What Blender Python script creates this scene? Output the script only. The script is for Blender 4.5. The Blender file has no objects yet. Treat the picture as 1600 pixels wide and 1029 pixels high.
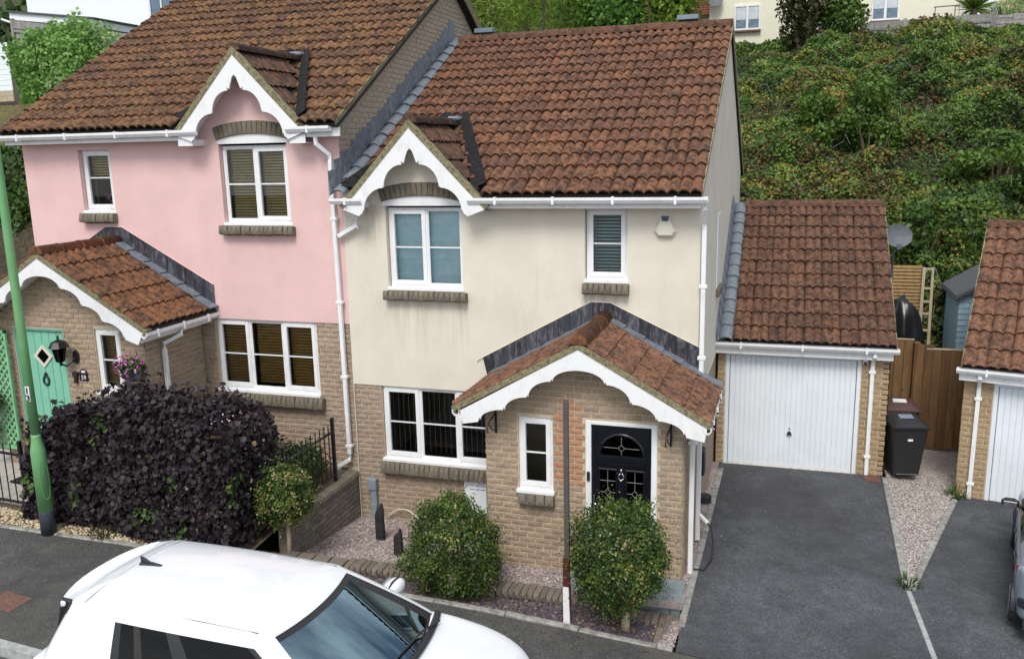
import bpy, math, random
import numpy as np
from mathutils import Vector, Matrix, noise as mnoise

random.seed(7)
RNG = np.random.default_rng(11)
scene = bpy.context.scene
COL = scene.collection
R = math.radians

# ------------------------------------------------------------------ camera, sky, sun, exposure
cam_d = bpy.data.cameras.new('camera')
cam = bpy.data.objects.new('camera', cam_d)
COL.objects.link(cam)
scene.camera = cam
cam_d.sensor_width = 36.0
cam_d.lens = 1356.78 / 1600.0 * 36.0
cam_d.clip_start = 0.1
cam_d.clip_end = 600
yaw, pitch, roll = 0.309805, -0.204582, -0.021802
fwd = Vector((-math.sin(yaw) * math.cos(pitch), math.cos(yaw) * math.cos(pitch), math.sin(pitch)))
rt = Vector((math.cos(yaw), math.sin(yaw), 0))
up = rt.cross(fwd)
r2 = rt * math.cos(roll) + up * math.sin(roll)
u2 = up * math.cos(roll) - rt * math.sin(roll)
cm = Matrix((r2, u2, -fwd)).transposed().to_4x4()
cm.translation = Vector((6.525, -12.0039, 5.886))
cam.matrix_world = cm

world = bpy.data.worlds.new('World')
scene.world = world
world.use_nodes = True
wn, wl = world.node_tree.nodes, world.node_tree.links
wn.clear()
SUN_EL, SUN_AZ = R(52), R(176)          # azimuth measured clockwise from +Y
sky = wn.new('ShaderNodeTexSky')
sky.sky_type = 'NISHITA'
sky.sun_disc = False
sky.sun_elevation = SUN_EL
sky.sun_rotation = SUN_AZ
sky.air_density = 1.0
sky.dust_density = 2.0
tc = wn.new('ShaderNodeTexCoord')
mp = wn.new('ShaderNodeMapping')
mp.inputs['Scale'].default_value = (1.0, 1.0, 2.2)
nz = wn.new('ShaderNodeTexNoise')
nz.inputs['Scale'].default_value = 2.3
nz.inputs['Detail'].default_value = 8
nz.inputs['Roughness'].default_value = 0.58
cr = wn.new('ShaderNodeValToRGB')
cr.color_ramp.elements[0].position = 0.43
cr.color_ramp.elements[0].color = (0.12, 0.12, 0.12, 1)
cr.color_ramp.elements[1].position = 0.62
cr.color_ramp.elements[1].color = (0.95, 0.95, 0.95, 1)
mix = wn.new('ShaderNodeMixRGB')
mix.inputs[2].default_value = (9.6, 9.9, 10.2, 1)
bg = wn.new('ShaderNodeBackground')
bg.inputs['Strength'].default_value = 0.1
wo = wn.new('ShaderNodeOutputWorld')
wl.new(tc.outputs['Generated'], mp.inputs['Vector'])
wl.new(mp.outputs['Vector'], nz.inputs['Vector'])
wl.new(nz.outputs['Fac'], cr.inputs['Fac'])
wl.new(cr.outputs['Color'], mix.inputs[0])
wl.new(sky.outputs['Color'], mix.inputs[1])
wl.new(mix.outputs['Color'], bg.inputs['Color'])
wl.new(bg.outputs['Background'], wo.inputs['Surface'])

sun_d = bpy.data.lights.new('sun', 'SUN')
sun_d.energy = 1.7
sun_d.angle = R(22)
sun_d.color = (1.0, 0.96, 0.9)
sun = bpy.data.objects.new('sun', sun_d)
COL.objects.link(sun)
sd = Vector((math.sin(SUN_AZ) * math.cos(SUN_EL), math.cos(SUN_AZ) * math.cos(SUN_EL), math.sin(SUN_EL)))
sun.rotation_euler = (-sd).to_track_quat('-Z', 'Y').to_euler()
sun.location = (0, -20, 30)

vs = scene.view_settings
vs.view_transform = 'Standard'
vs.look = 'None'
vs.exposure = 0.56
vs.gamma = 1.0
vs.use_curve_mapping = False

# ------------------------------------------------------------------ materials
MATS = {}


def new_mat(name):
    m = bpy.data.materials.new(name)
    m.use_nodes = True
    nt = m.node_tree
    for n in list(nt.nodes):
        nt.nodes.remove(n)
    out = nt.nodes.new('ShaderNodeOutputMaterial')
    bs = nt.nodes.new('ShaderNodeBsdfPrincipled')
    nt.links.new(bs.outputs['BSDF'], out.inputs['Surface'])
    MATS[name] = m
    return m, nt, bs


def nnoise(nt, scale, detail=4, rough=0.55, stretch=None, off=None, obj=False):
    if obj:
        t = nt.nodes.new('ShaderNodeTexCoord'); src = t.outputs['Object']
    else:
        g = nt.nodes.new('ShaderNodeNewGeometry'); src = g.outputs['Position']
    if stretch or off:
        mpn = nt.nodes.new('ShaderNodeMapping')
        if stretch: mpn.inputs['Scale'].default_value = stretch
        if off: mpn.inputs['Location'].default_value = off
        nt.links.new(src, mpn.inputs['Vector']); src = mpn.outputs['Vector']
    n = nt.nodes.new('ShaderNodeTexNoise')
    n.inputs['Scale'].default_value = scale
    n.inputs['Detail'].default_value = detail
    n.inputs['Roughness'].default_value = rough
    nt.links.new(src, n.inputs['Vector'])
    return n.outputs['Fac']


def ramp(nt, fac, stops):
    c = nt.nodes.new('ShaderNodeValToRGB')
    el = c.color_ramp.elements
    while len(el) < len(stops): el.new(0.5)
    for e, (p, col) in zip(el, stops):
        e.position = p
        e.color = (*col, 1) if len(col) == 3 else col
    nt.links.new(fac, c.inputs['Fac'])
    return c.outputs['Color']


def mixc(nt, fac, a, b, mode='MIX'):
    n = nt.nodes.new('ShaderNodeMixRGB')
    n.blend_type = mode
    for i, v in ((0, fac), (1, a), (2, b)):
        if isinstance(v, (int, float)): n.inputs[i].default_value = v
        elif isinstance(v, tuple): n.inputs[i].default_value = (*v, 1)
        else: nt.links.new(v, n.inputs[i])
    return n.outputs['Color']


def bump(nt, bs, h, strength=0.3, dist=0.01):
    b = nt.nodes.new('ShaderNodeBump')
    b.inputs['Strength'].default_value = strength
    b.inputs['Distance'].default_value = dist
    nt.links.new(h, b.inputs['Height'])
    nt.links.new(b.outputs['Normal'], bs.inputs['Normal'])


def objrand(nt):
    o = nt.nodes.new('ShaderNodeObjectInfo')
    a = nt.nodes.new('ShaderNodeAttribute'); a.attribute_name = 'tint'
    s = nt.nodes.new('ShaderNodeMath'); s.operation = 'ADD'
    nt.links.new(o.outputs['Random'], s.inputs[0]); nt.links.new(a.outputs['Fac'], s.inputs[1])
    f = nt.nodes.new('ShaderNodeMath'); f.operation = 'FRACT'
    nt.links.new(s.outputs[0], f.inputs[0])
    return f.outputs[0]


def attr(nt, name='tint'):
    a = nt.nodes.new('ShaderNodeAttribute'); a.attribute_name = name
    return a.outputs['Fac']


def plain(name, col, rough=0.5, metal=0.0, var=0.12, scale=6.0, bmp=0.0, bscale=60, spec=0.5, coat=0.0):
    m, nt, bs = new_mat(name)
    n = nnoise(nt, scale, 5)
    lo = tuple(c * (1 - var) for c in col); hi = tuple(min(1, c * (1 + var)) for c in col)
    nt.links.new(ramp(nt, n, [(0.3, lo), (0.7, hi)]), bs.inputs['Base Color'])
    bs.inputs['Roughness'].default_value = rough
    bs.inputs['Metallic'].default_value = metal
    bs.inputs['Specular IOR Level'].default_value = spec
    if coat:
        bs.inputs['Coat Weight'].default_value = coat
        bs.inputs['Coat Roughness'].default_value = 0.04
    if bmp: bump(nt, bs, nnoise(nt, bscale, 3), bmp, 0.004)
    return m


def render_mat(name, col, dirt, amount, sills=()):
    m, nt, bs = new_mat(name)
    base = ramp(nt, nnoise(nt, 1.3, 6, 0.6), [(0.3, tuple(c * 0.90 for c in col)), (0.7, tuple(min(1, c * 1.05) for c in col))])
    st = ramp(nt, nnoise(nt, 5.0, 6, 0.65, (1, 1, 0.16)), [(0.48, (0, 0, 0)), (0.75, (amount,) * 3)])
    big = ramp(nt, nnoise(nt, 0.7, 3), [(0.42, (0, 0, 0)), (0.62, (1, 1, 1))])
    fac = mixc(nt, 1.0, st, big, 'MULTIPLY')
    c1 = mixc(nt, fac, base, dirt)
    sp = ramp(nt, nnoise(nt, 24, 5, 0.7), [(0.66, (0, 0, 0)), (0.76, (amount * .5,) * 3)])
    c2 = mixc(nt, mixc(nt, 1.0, sp, big, 'MULTIPLY'), c1, dirt)
    if sills:                       # drip stains hanging from sills and flashings
        g = nt.nodes.new('ShaderNodeNewGeometry'); sx = nt.nodes.new('ShaderNodeSeparateXYZ'); nt.links.new(g.outputs['Position'], sx.inputs[0])
        def mr(out, a, b, c_, d_):
            q = nt.nodes.new('ShaderNodeMapRange'); q.inputs[1].default_value = a; q.inputs[2].default_value = b; q.inputs[3].default_value = c_; q.inputs[4].default_value = d_
            nt.links.new(out, q.inputs[0]); return q.outputs[0]
        def mul(a, b):
            q = nt.nodes.new('ShaderNodeMath'); q.operation = 'MULTIPLY'; nt.links.new(a, q.inputs[0]); nt.links.new(b, q.inputs[1]); return q.outputs[0]
        drip = ramp(nt, nnoise(nt, 11, 5, 0.7, (1, 1, 0.07)), [(0.44, (0, 0, 0)), (0.66, (0.55,) * 3)])
        for (a, b, z_, L_) in sills:
            m_ = mul(mul(mr(sx.outputs[0], a - .06, a + .06, 0, 1), mr(sx.outputs[0], b - .06, b + .06, 1, 0)), mul(mr(sx.outputs[2], z_ - L_, z_, 0, 1), mr(sx.outputs[2], z_, z_ + .02, 1, 0)))
            c2 = mixc(nt, mixc(nt, 1.0, drip, m_, 'MULTIPLY'), c2, dirt)
    nt.links.new(c2, bs.inputs['Base Color'])
    bs.inputs['Roughness'].default_value = 0.9
    bs.inputs['Specular IOR Level'].default_value = 0.2
    bump(nt, bs, nnoise(nt, 90, 4), 0.25, 0.006)
    return m


def brick_mat(name, cols, dark, rough=0.9):
    m, nt, bs = new_mat(name)
    n = len(cols)
    c = ramp(nt, objrand(nt), [(i / max(1, n - 1), cols[i]) for i in range(n)])
    v = ramp(nt, nnoise(nt, 22, 6, 0.65), [(0.3, (0.80,) * 3), (0.65, (1.10,) * 3)])
    c = mixc(nt, 1.0, c, v, 'MULTIPLY')
    d = ramp(nt, nnoise(nt, 2.2, 5, 0.6), [(0.54, (0, 0, 0)), (0.76, (0.35,) * 3)])
    c = mixc(nt, d, c, dark)
    nt.links.new(c, bs.inputs['Base Color'])
    bs.inputs['Roughness'].default_value = rough
    bs.inputs['Specular IOR Level'].default_value = 0.2
    bump(nt, bs, nnoise(nt, 30, 5, 0.6), 0.6, 0.012)
    return m


def tile_mat(name, cols, moss=0.6):
    m, nt, bs = new_mat(name)
    n = len(cols)
    c = ramp(nt, objrand(nt), [(i / (n - 1), cols[i]) for i in range(n)])
    v = ramp(nt, nnoise(nt, 30, 6, 0.7), [(0.28, (0.4,) * 3), (0.7, (1.35,) * 3)])
    c = mixc(nt, 1.0, c, v, 'MULTIPLY')
    mo = ramp(nt, nnoise(nt, 9, 6, 0.7), [(0.455, (0, 0, 0)), (0.60, (moss,) * 3)])
    c = mixc(nt, mo, c, (0.030, 0.022, 0.018))
    li = ramp(nt, nnoise(nt, 38, 4, 0.6, off=(5, 3, 1)), [(0.70, (0, 0, 0)), (0.75, (0.55,) * 3)])
    c = mixc(nt, li, c, (0.30, 0.22, 0.15))
    nt.links.new(c, bs.inputs['Base Color'])
    bs.inputs['Roughness'].default_value = 0.88
    bs.inputs['Specular IOR Level'].default_value = 0.25
    bump(nt, bs, nnoise(nt, 70, 5, 0.7), 0.5, 0.008)
    return m


def leaf_mat(name, stops, rough=0.55, trans=0.25, spec=0.3):
    m, nt, bs = new_mat(name)
    c = ramp(nt, attr(nt), stops)
    nt.links.new(c, bs.inputs['Base Color'])
    bs.inputs['Roughness'].default_value = rough
    bs.inputs['Specular IOR Level'].default_value = spec
    tr = nt.nodes.new('ShaderNodeBsdfTranslucent')
    nt.links.new(c, tr.inputs['Color'])
    ms = nt.nodes.new('ShaderNodeMixShader'); ms.inputs[0].default_value = trans
    out = [x for x in nt.nodes if x.type == 'OUTPUT_MATERIAL'][0]
    nt.links.new(bs.outputs['BSDF'], ms.inputs[1]); nt.links.new(tr.outputs['BSDF'], ms.inputs[2])
    nt.links.new(ms.outputs[0], out.inputs['Surface'])
    return m


def glass_mat(name, tint, refl=1.0, ior=1.5, rough=0.0):
    m = bpy.data.materials.new(name); m.use_nodes = True
    nt = m.node_tree
    for n in list(nt.nodes): nt.nodes.remove(n)
    out = nt.nodes.new('ShaderNodeOutputMaterial')
    t = nt.nodes.new('ShaderNodeBsdfTransparent'); t.inputs['Color'].default_value = (*tint, 1)
    g = nt.nodes.new('ShaderNodeBsdfGlossy'); g.inputs['Roughness'].default_value = rough
    g.inputs['Color'].default_value = (*refl, 1) if isinstance(refl, tuple) else (refl, refl, refl, 1)
    f = nt.nodes.new('ShaderNodeFresnel'); f.inputs['IOR'].default_value = ior
    ms = nt.nodes.new('ShaderNodeMixShader')
    nt.links.new(f.outputs[0], ms.inputs[0]); nt.links.new(t.outputs[0], ms.inputs[1]); nt.links.new(g.outputs[0], ms.inputs[2])
    nt.links.new(ms.outputs[0], out.inputs['Surface'])
    MATS[name] = m
    return m


def ground_mat(name, c1, c2, speck, sc=90, big=0.8, spk=0.66, patch=None, bmp=0.5):
    m, nt, bs = new_mat(name)
    c = ramp(nt, nnoise(nt, big, 6, 0.65), [(0.3, c1), (0.7, c2)])
    f = ramp(nt, nnoise(nt, sc, 3, 0.7), [(0.33, (0.58,) * 3), (0.67, (1.42,) * 3)])
    c = mixc(nt, 1.0, c, f, 'MULTIPLY')
    f = ramp(nt, nnoise(nt, 3.2, 6, 0.75, off=(4, 4, 4)), [(0.36, (0.80,) * 3), (0.64, (1.2,) * 3)])
    c = mixc(nt, 1.0, c, f, 'MULTIPLY')
    s = ramp(nt, nnoise(nt, sc * 0.7, 2, 0.6, off=(9, 2, 4)), [(spk, (0, 0, 0)), (spk + .05, (0.7,) * 3)])
    c = mixc(nt, s, c, speck)
    if patch:
        p = ramp(nnoise and nt, nnoise(nt, 0.55, 5, 0.6, off=(3, 8, 0)), [(0.45, (0, 0, 0)), (0.68, (0.7,) * 3)])
        c = mixc(nt, p, c, patch)
    nt.links.new(c, bs.inputs['Base Color'])
    bs.inputs['Roughness'].default_value = 0.9
    bs.inputs['Specular IOR Level'].default_value = 0.3
    bump(nt, bs, nnoise(nt, sc, 3, 0.7), bmp, 0.01)
    return m


render_mat('cream_render', (0.71, 0.662, 0.565), (0.36, 0.30, 0.21), 0.22, sills=[(.66, 2.02, 3.66, .9), (3.75, 4.45, 3.83, .7), (2.2, 3.0, 2.72, .5), (.3, .75, 5.1, .8)])
render_mat('pink_render', (0.75, 0.515, 0.50), (0.42, 0.28, 0.26), 0.12)
m, nt, bs = new_mat('upvc')
c = mixc(nt, ramp(nt, nnoise(nt, 7, 6, 0.7, (1, 1, .5)), [(0.5, (0, 0, 0)), (0.78, (0.5,) * 3)]), (0.80, 0.81, 0.82), (0.50, 0.51, 0.47))
c = mixc(nt, ramp(nt, nnoise(nt, 45, 3, 0.7), [(0.68, (0, 0, 0)), (0.76, (0.4,) * 3)]), c, (0.36, 0.36, 0.31))
nt.links.new(c, bs.inputs['Base Color']); bs.inputs['Roughness'].default_value = 0.42
plain('upvc_dirty', (0.70, 0.70, 0.68), 0.45, var=0.12, scale=14)
plain('garage_white', (0.74, 0.79, 0.83), 0.4, var=0.04, scale=2)
plain('black_paint', (0.012, 0.012, 0.014), 0.35)
plain('black_plastic', (0.018, 0.018, 0.02), 0.5, bmp=0.1)
plain('rubber', (0.02, 0.02, 0.02), 0.8)
plain('black_door', (0.008, 0.009, 0.013), 0.22)
plain('mint_door', (0.20, 0.50, 0.36), 0.5, var=0.05)
plain('mint_dark', (0.12, 0.33, 0.24), 0.6)
plain('trellis_green', (0.20, 0.50, 0.26), 0.65, var=0.15)
plain('lamp_green', (0.15, 0.36, 0.15), 0.45, var=0.12, scale=3)
plain('lamp_base', (0.03, 0.04, 0.05), 0.7, var=0.4, scale=20)
plain('chrome', (0.75, 0.75, 0.76), 0.15, metal=1.0)
plain('lead_came', (0.22, 0.22, 0.22), 0.5)
plain('verge_mortar', (0.20, 0.18, 0.105), 0.95, var=0.5, scale=22, bmp=0.5)
plain('mortar', (0.52, 0.44, 0.32), 0.95, var=0.12, scale=30, bmp=0.3)
plain('mortar_dark', (0.22, 0.19, 0.14), 0.95, var=0.25, scale=20, bmp=0.3)
plain('lead', (0.16, 0.18, 0.21), 0.55, var=0.3, scale=12)
plain('grey_tile', (0.17, 0.195, 0.225), 0.65, var=0.22, scale=14, bmp=0.2)
plain('valley_black', (0.018, 0.018, 0.018), 0.95, var=0.8, scale=25, bmp=.5, spec=.2)
plain('roof_felt', (0.03, 0.028, 0.025), 0.9)
plain('dark_room', (0.03, 0.03, 0.03), 0.9)
plain('trunk_pale', (0.50, 0.41, 0.28), 0.9, var=0.2, scale=20)
plain('trunk_bark', (0.10, 0.075, 0.05), 0.95, var=0.4, scale=16, bmp=0.5)
plain('slate_stone', (0.022, 0.020, 0.024), 0.85, var=0.5, scale=14, bmp=0.9, bscale=22)
plain('concrete', (0.30, 0.29, 0.26), 0.95, var=0.3, scale=14, bmp=0.5)
plain('kerb_stone', (0.33, 0.34, 0.33), 0.95, var=0.25, scale=14, bmp=0.5)
plain('edging', (0.27, 0.265, 0.24), 0.95, var=0.45, scale=9, bmp=0.6)
plain('paving_blue', (0.20, 0.24, 0.25), 0.75, var=0.25, scale=5)
plain('paving_pink', (0.40, 0.37, 0.33), 0.9, var=0.1, scale=5)
plain('iron_cover', (0.14, 0.07, 0.05), 0.8, var=0.4, scale=30)
plain('duct_grey', (0.22, 0.27, 0.31), 0.6, var=0.1)
plain('dark_red', (0.10, 0.022, 0.022), 0.5, var=0.2)
plain('post_grey', (0.10, 0.092, 0.09), 0.5, metal=0.2)
plain('alarm_cream', (0.66, 0.64, 0.54), 0.5, var=0.03)
plain('alarm_blue', (0.02, 0.03, 0.11), 0.3)
plain('car_white', (0.72, 0.74, 0.76), 0.25, var=0.02, coat=0.8)
plain('car_silver', (0.33, 0.40, 0.48), 0.3, metal=0.55, var=0.04, coat=0.5)
plain('car_bumper', (0.02, 0.022, 0.035), 0.5)
plain('tail_red', (0.30, 0.01, 0.012), 0.2, coat=0.5)
plain('alloy', (0.45, 0.46, 0.48), 0.3, metal=0.8)
plain('car_interior', (0.05, 0.052, 0.055), 0.8)
plain('brown_lid', (0.09, 0.045, 0.04), 0.5)
plain('label_white', (0.75, 0.75, 0.74), 0.5)
plain('dish_grey', (0.10, 0.115, 0.13), 0.6, var=0.15, scale=10)
plain('shed_blue', (0.29, 0.44, 0.55), 0.7, var=0.12, scale=8)
plain('felt_grey', (0.075, 0.08, 0.085), 0.9)
plain('tarp', (0.012, 0.012, 0.015), 0.3)
plain('timber_new', (0.38, 0.25, 0.11), 0.8, var=0.25, scale=10)
plain('timber_pale', (0.45, 0.37, 0.26), 0.8, var=0.15)
plain('timber_grey', (0.19, 0.18, 0.165), 0.95, var=0.35, scale=9, bmp=0.4)
plain('bg_white', (0.78, 0.84, 0.86), 0.9, var=0.03)
plain('bg_cream', (0.74, 0.73, 0.58), 0.9, var=0.04)
plain('bg_pink', (0.72, 0.52, 0.43), 0.9, var=0.04)
plain('bg_roof', (0.17, 0.07, 0.05), 0.9, var=0.3, scale=12)
plain('bg_pane', (0.12, 0.18, 0.25), 0.1, var=0.3)
plain('curtain_pale', (0.55, 0.60, 0.64), 0.9, var=0.15, scale=9)
plain('blind_wood', (0.42, 0.25, 0.07), 0.6, var=0.2, scale=9)
plain('blind_tan', (0.58, 0.47, 0.19), 0.6, var=0.15, scale=9)
plain('blind_grey', (0.5, 0.62, 0.62), 0.5, var=0.1)
plain('blind_strip', (0.20, 0.20, 0.18), 0.8)
plain('pot_red', (0.35, 0.06, 0.03), 0.4, var=0.5, scale=25)
plain('pot_blue', (0.20, 0.26, 0.33), 0.4, var=0.6, scale=40)
plain('pot_yellow', (0.50, 0.38, 0.03), 0.5)
plain('doormat', (0.02, 0.02, 0.022), 0.95)
plain('lamp_glass', (0.35, 0.35, 0.30), 0.15)
plain('solar_blue', (0.10, 0.15, 0.19), 0.4)
brick_mat('buff_brick', [(0.31, 0.235, 0.175), (0.39, 0.295, 0.21), (0.35, 0.27, 0.20), (0.42, 0.32, 0.225), (0.30, 0.24, 0.18)], (0.20, 0.16, 0.11))
brick_mat('orange_brick', [(0.40, 0.215, 0.13), (0.43, 0.225, 0.135), (0.39, 0.24, 0.155)], (0.25, 0.14, 0.09))
brick_mat('pinkish_brick', [(0.31, 0.235, 0.18), (0.38, 0.29, 0.22), (0.34, 0.265, 0.205), (0.40, 0.305, 0.23)], (0.18, 0.145, 0.11))
brick_mat('garage_brick', [(0.33, 0.235, 0.14), (0.40, 0.29, 0.17), (0.36, 0.27, 0.17)], (0.23, 0.17, 0.10))
brick_mat('grey_brick', [(0.165, 0.145, 0.115), (0.20, 0.175, 0.135), (0.15, 0.135, 0.11), (0.18, 0.15, 0.11)], (0.10, 0.09, 0.07))
brick_mat('gable_brick', [(0.40, 0.345, 0.275), (0.44, 0.375, 0.30), (0.415, 0.35, 0.27)], (0.31, 0.265, 0.21))
brick_mat('wall_brick_dark', [(0.19, 0.175, 0.155), (0.26, 0.225, 0.185), (0.15, 0.145, 0.135)], (0.28, 0.235, 0.175))
brick_mat('planter_brick', [(0.17, 0.14, 0.115), (0.21, 0.175, 0.14), (0.14, 0.125, 0.105)], (0.07, 0.062, 0.055))
brick_mat('far_brick', [(0.30, 0.12, 0.08), (0.26, 0.10, 0.07)], (0.2, 0.08, 0.06))
brick_mat('flash_slate', [(0.030, 0.030, 0.036), (0.045, 0.047, 0.056), (0.024, 0.024, 0.028)], (0.012, 0.012, 0.013), 0.5)
tile_mat('roof_tile', [(0.226, 0.103, 0.056), (0.174, 0.084, 0.052), (0.249, 0.116, 0.062), (0.203, 0.100, 0.058), (0.157, 0.078, 0.050), (0.220, 0.096, 0.054)], 0.8)
tile_mat('pink_roof_tile', [(0.215, 0.107, 0.052), (0.162, 0.084, 0.048), (0.244, 0.125, 0.058), (0.191, 0.105, 0.054), (0.151, 0.075, 0.046)], 0.85)
tile_mat('garage_tile', [(0.168, 0.084, 0.052), (0.139, 0.071, 0.048), (0.203, 0.105, 0.060), (0.157, 0.082, 0.054)], 0.8)
tile_mat('orange_tile', [(0.22, 0.105, 0.062), (0.185, 0.094, 0.058), (0.24, 0.12, 0.070)], 0.75)
tile_mat('porch_tile', [(0.232, 0.103, 0.048), (0.180, 0.084, 0.046), (0.249, 0.114, 0.052)], 0.85)
tile_mat('mossy_tile', [(0.14, 0.075, 0.045), (0.11, 0.06, 0.04), (0.16, 0.08, 0.05)], 0.85)
tile_mat('ridge_clay', [(0.20, 0.10, 0.065), (0.17, 0.09, 0.06), (0.22, 0.105, 0.065)], 0.7)
tile_mat('porch_ridge', [(0.24, 0.10, 0.04), (0.19, 0.085, 0.045)], 0.6)


def wood_mat(name, cols):
    m, nt, bs = new_mat(name)
    n = len(cols)
    c = ramp(nt, objrand(nt), [(i / (n - 1), cols[i]) for i in range(n)])
    v = ramp(nt, nnoise(nt, 14, 6, 0.65, (1, 1, 0.12)), [(0.3, (0.6,) * 3), (0.7, (1.25,) * 3)])
    c = mixc(nt, 1.0, c, v, 'MULTIPLY')
    k = ramp(nt, nnoise(nt, 5, 2, 0.5, off=(2, 2, 7)), [(0.70, (0, 0, 0)), (0.76, (0.8,) * 3)])
    c = mixc(nt, k, c, (0.05, 0.025, 0.01))
    nt.links.new(c, bs.inputs['Base Color']); bs.inputs['Roughness'].default_value = 0.75
    bump(nt, bs, nnoise(nt, 40, 4, 0.6, (1, 1, 0.1)), 0.3, 0.005)
    return m


wood_mat('fence_brown', [(0.11, 0.055, 0.020), (0.15, 0.080, 0.028), (0.19, 0.108, 0.042), (0.125, 0.062, 0.023)])
wood_mat('fence_grey', [(0.27, 0.26, 0.25), (0.33, 0.32, 0.305), (0.23, 0.225, 0.215)])

ground_mat('driveway_tarmac', (0.054, 0.057, 0.063), (0.094, 0.099, 0.108), (0.24, 0.24, 0.24), 38, 0.45, 0.68, (0.040, 0.039, 0.042))
ground_mat('path_tarmac', (0.055, 0.055, 0.056), (0.085, 0.083, 0.078), (0.25, 0.24, 0.2), 45, 0.7, 0.66, (0.10, 0.095, 0.075))
ground_mat('road_tarmac', (0.06, 0.06, 0.062), (0.09, 0.09, 0.09), (0.2, 0.2, 0.2), 110, 0.6)
ground_mat('soil', (0.10, 0.075, 0.05), (0.15, 0.115, 0.08), (0.25, 0.2, 0.15), 40, 1.5)
ground_mat('gravel_bed', (0.24, 0.20, 0.19), (0.32, 0.27, 0.25), (0.45, 0.4, 0.38), 60, 1.5)
ground_mat('hill_soil', (0.035, 0.03, 0.018), (0.06, 0.05, 0.03), (0.02, 0.02, 0.012), 8, 0.6)
ground_mat('meadow', (0.12, 0.10, 0.05), (0.16, 0.14, 0.06), (0.2, 0.16, 0.08), 20, 0.4)


def stone_mat(name, stops):
    m, nt, bs = new_mat(name)
    nt.links.new(ramp(nt, attr(nt), stops), bs.inputs['Base Color'])
    bs.inputs['Roughness'].default_value = 0.85
    return m


stone_mat('gravel_pink', [(0, (0.13, 0.10, 0.10)), (0.25, (0.33, 0.27, 0.25)), (0.55, (0.42, 0.34, 0.31)), (0.8, (0.27, 0.22, 0.22)), (1, (0.55, 0.50, 0.47))])
stone_mat('gravel_pale', [(0, (0.14, 0.12, 0.11)), (0.25, (0.38, 0.33, 0.30)), (0.6, (0.46, 0.40, 0.365)), (0.85, (0.28, 0.25, 0.235)), (1, (0.56, 0.52, 0.48))])
stone_mat('gravel_gold', [(0, (0.30, 0.20, 0.10)), (0.4, (0.46, 0.36, 0.20)), (0.7, (0.52, 0.46, 0.32)), (1, (0.62, 0.58, 0.5))])
stone_mat('slate_chip', [(0, (0.045, 0.032, 0.045)), (0.5, (0.085, 0.065, 0.085)), (0.88, (0.13, 0.10, 0.115)), (0.93, (0.28, 0.20, 0.12)), (1, (0.32, 0.24, 0.15))])

leaf_mat('bramble_leaf', [(0, (0.028, 0.052, 0.014)), (0.25, (0.065, 0.125, 0.024)), (0.48, (0.125, 0.205, 0.036)), (0.62, (0.21, 0.275, 0.042)), (0.74, (0.13, 0.105, 0.035)), (0.88, (0.115, 0.055, 0.03)), (1, (0.27, 0.20, 0.04))], 0.5, 0.2)
leaf_mat('shrub_leaf', [(0, (0.030, 0.062, 0.012)), (0.5, (0.085, 0.16, 0.026)), (1, (0.16, 0.25, 0.045))], 0.5)
leaf_mat('tree_leaf', [(0, (0.05, 0.11, 0.014)), (0.45, (0.18, 0.29, 0.035)), (1, (0.34, 0.45, 0.08))], 0.5, 0.35)
leaf_mat('bright_leaf', [(0, (0.06, 0.14, 0.03)), (0.45, (0.15, 0.31, 0.06)), (0.8, (0.26, 0.45, 0.12)), (1, (0.46, 0.56, 0.34))], 0.5, 0.35)
leaf_mat('olive_leaf', [(0, (0.03, 0.035, 0.012)), (0.5, (0.06, 0.07, 0.022)), (0.85, (0.10, 0.09, 0.03)), (1, (0.12, 0.06, 0.035))], 0.5)
leaf_mat('purple_leaf', [(0, (0.010, 0.0075, 0.010)), (0.5, (0.025, 0.0180, 0.0225)), (0.955, (0.050, 0.034, 0.040)), (0.965, (0.045, 0.085, 0.025)), (0.985, (0.09, 0.15, 0.04)), (0.993, (0.30, 0.17, 0.05)), (1, (0.42, 0.38, 0.38))], 0.5, 0.12, 0.3)
leaf_mat('box_leaf', [(0, (0.014, 0.034, 0.008)), (0.35, (0.050, 0.098, 0.016)), (0.75, (0.13, 0.190, 0.028)), (0.86, (0.20, 0.26, 0.045)), (0.90, (0.27, 0.24, 0.07)), (1, (0.38, 0.34, 0.15))], 0.42, 0.2, 0.45)
leaf_mat('hedge_leaf', [(0, (0.020, 0.045, 0.010)), (0.5, (0.045, 0.085, 0.018)), (1, (0.09, 0.13, 0.03))], 0.5)
leaf_mat('ivy_leaf', [(0, (0.018, 0.044, 0.009)), (0.5, (0.048, 0.098, 0.017)), (1, (0.095, 0.165, 0.028))], 0.4)
leaf_mat('petal', [(0, (0.55, 0.10, 0.38)), (0.6, (0.62, 0.18, 0.50)), (1, (0.75, 0.55, 0.70))], 0.6)
glass_mat('window_glass', (0.95, 0.98, 0.98), 0.9, 1.6)
glass_mat('dark_glass', (0.02, 0.022, 0.024), 0.55, 1.45)
glass_mat('screen_glass', (0.14, 0.23, 0.28), (0.62, 0.90, 1.05), 2.9)

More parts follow.
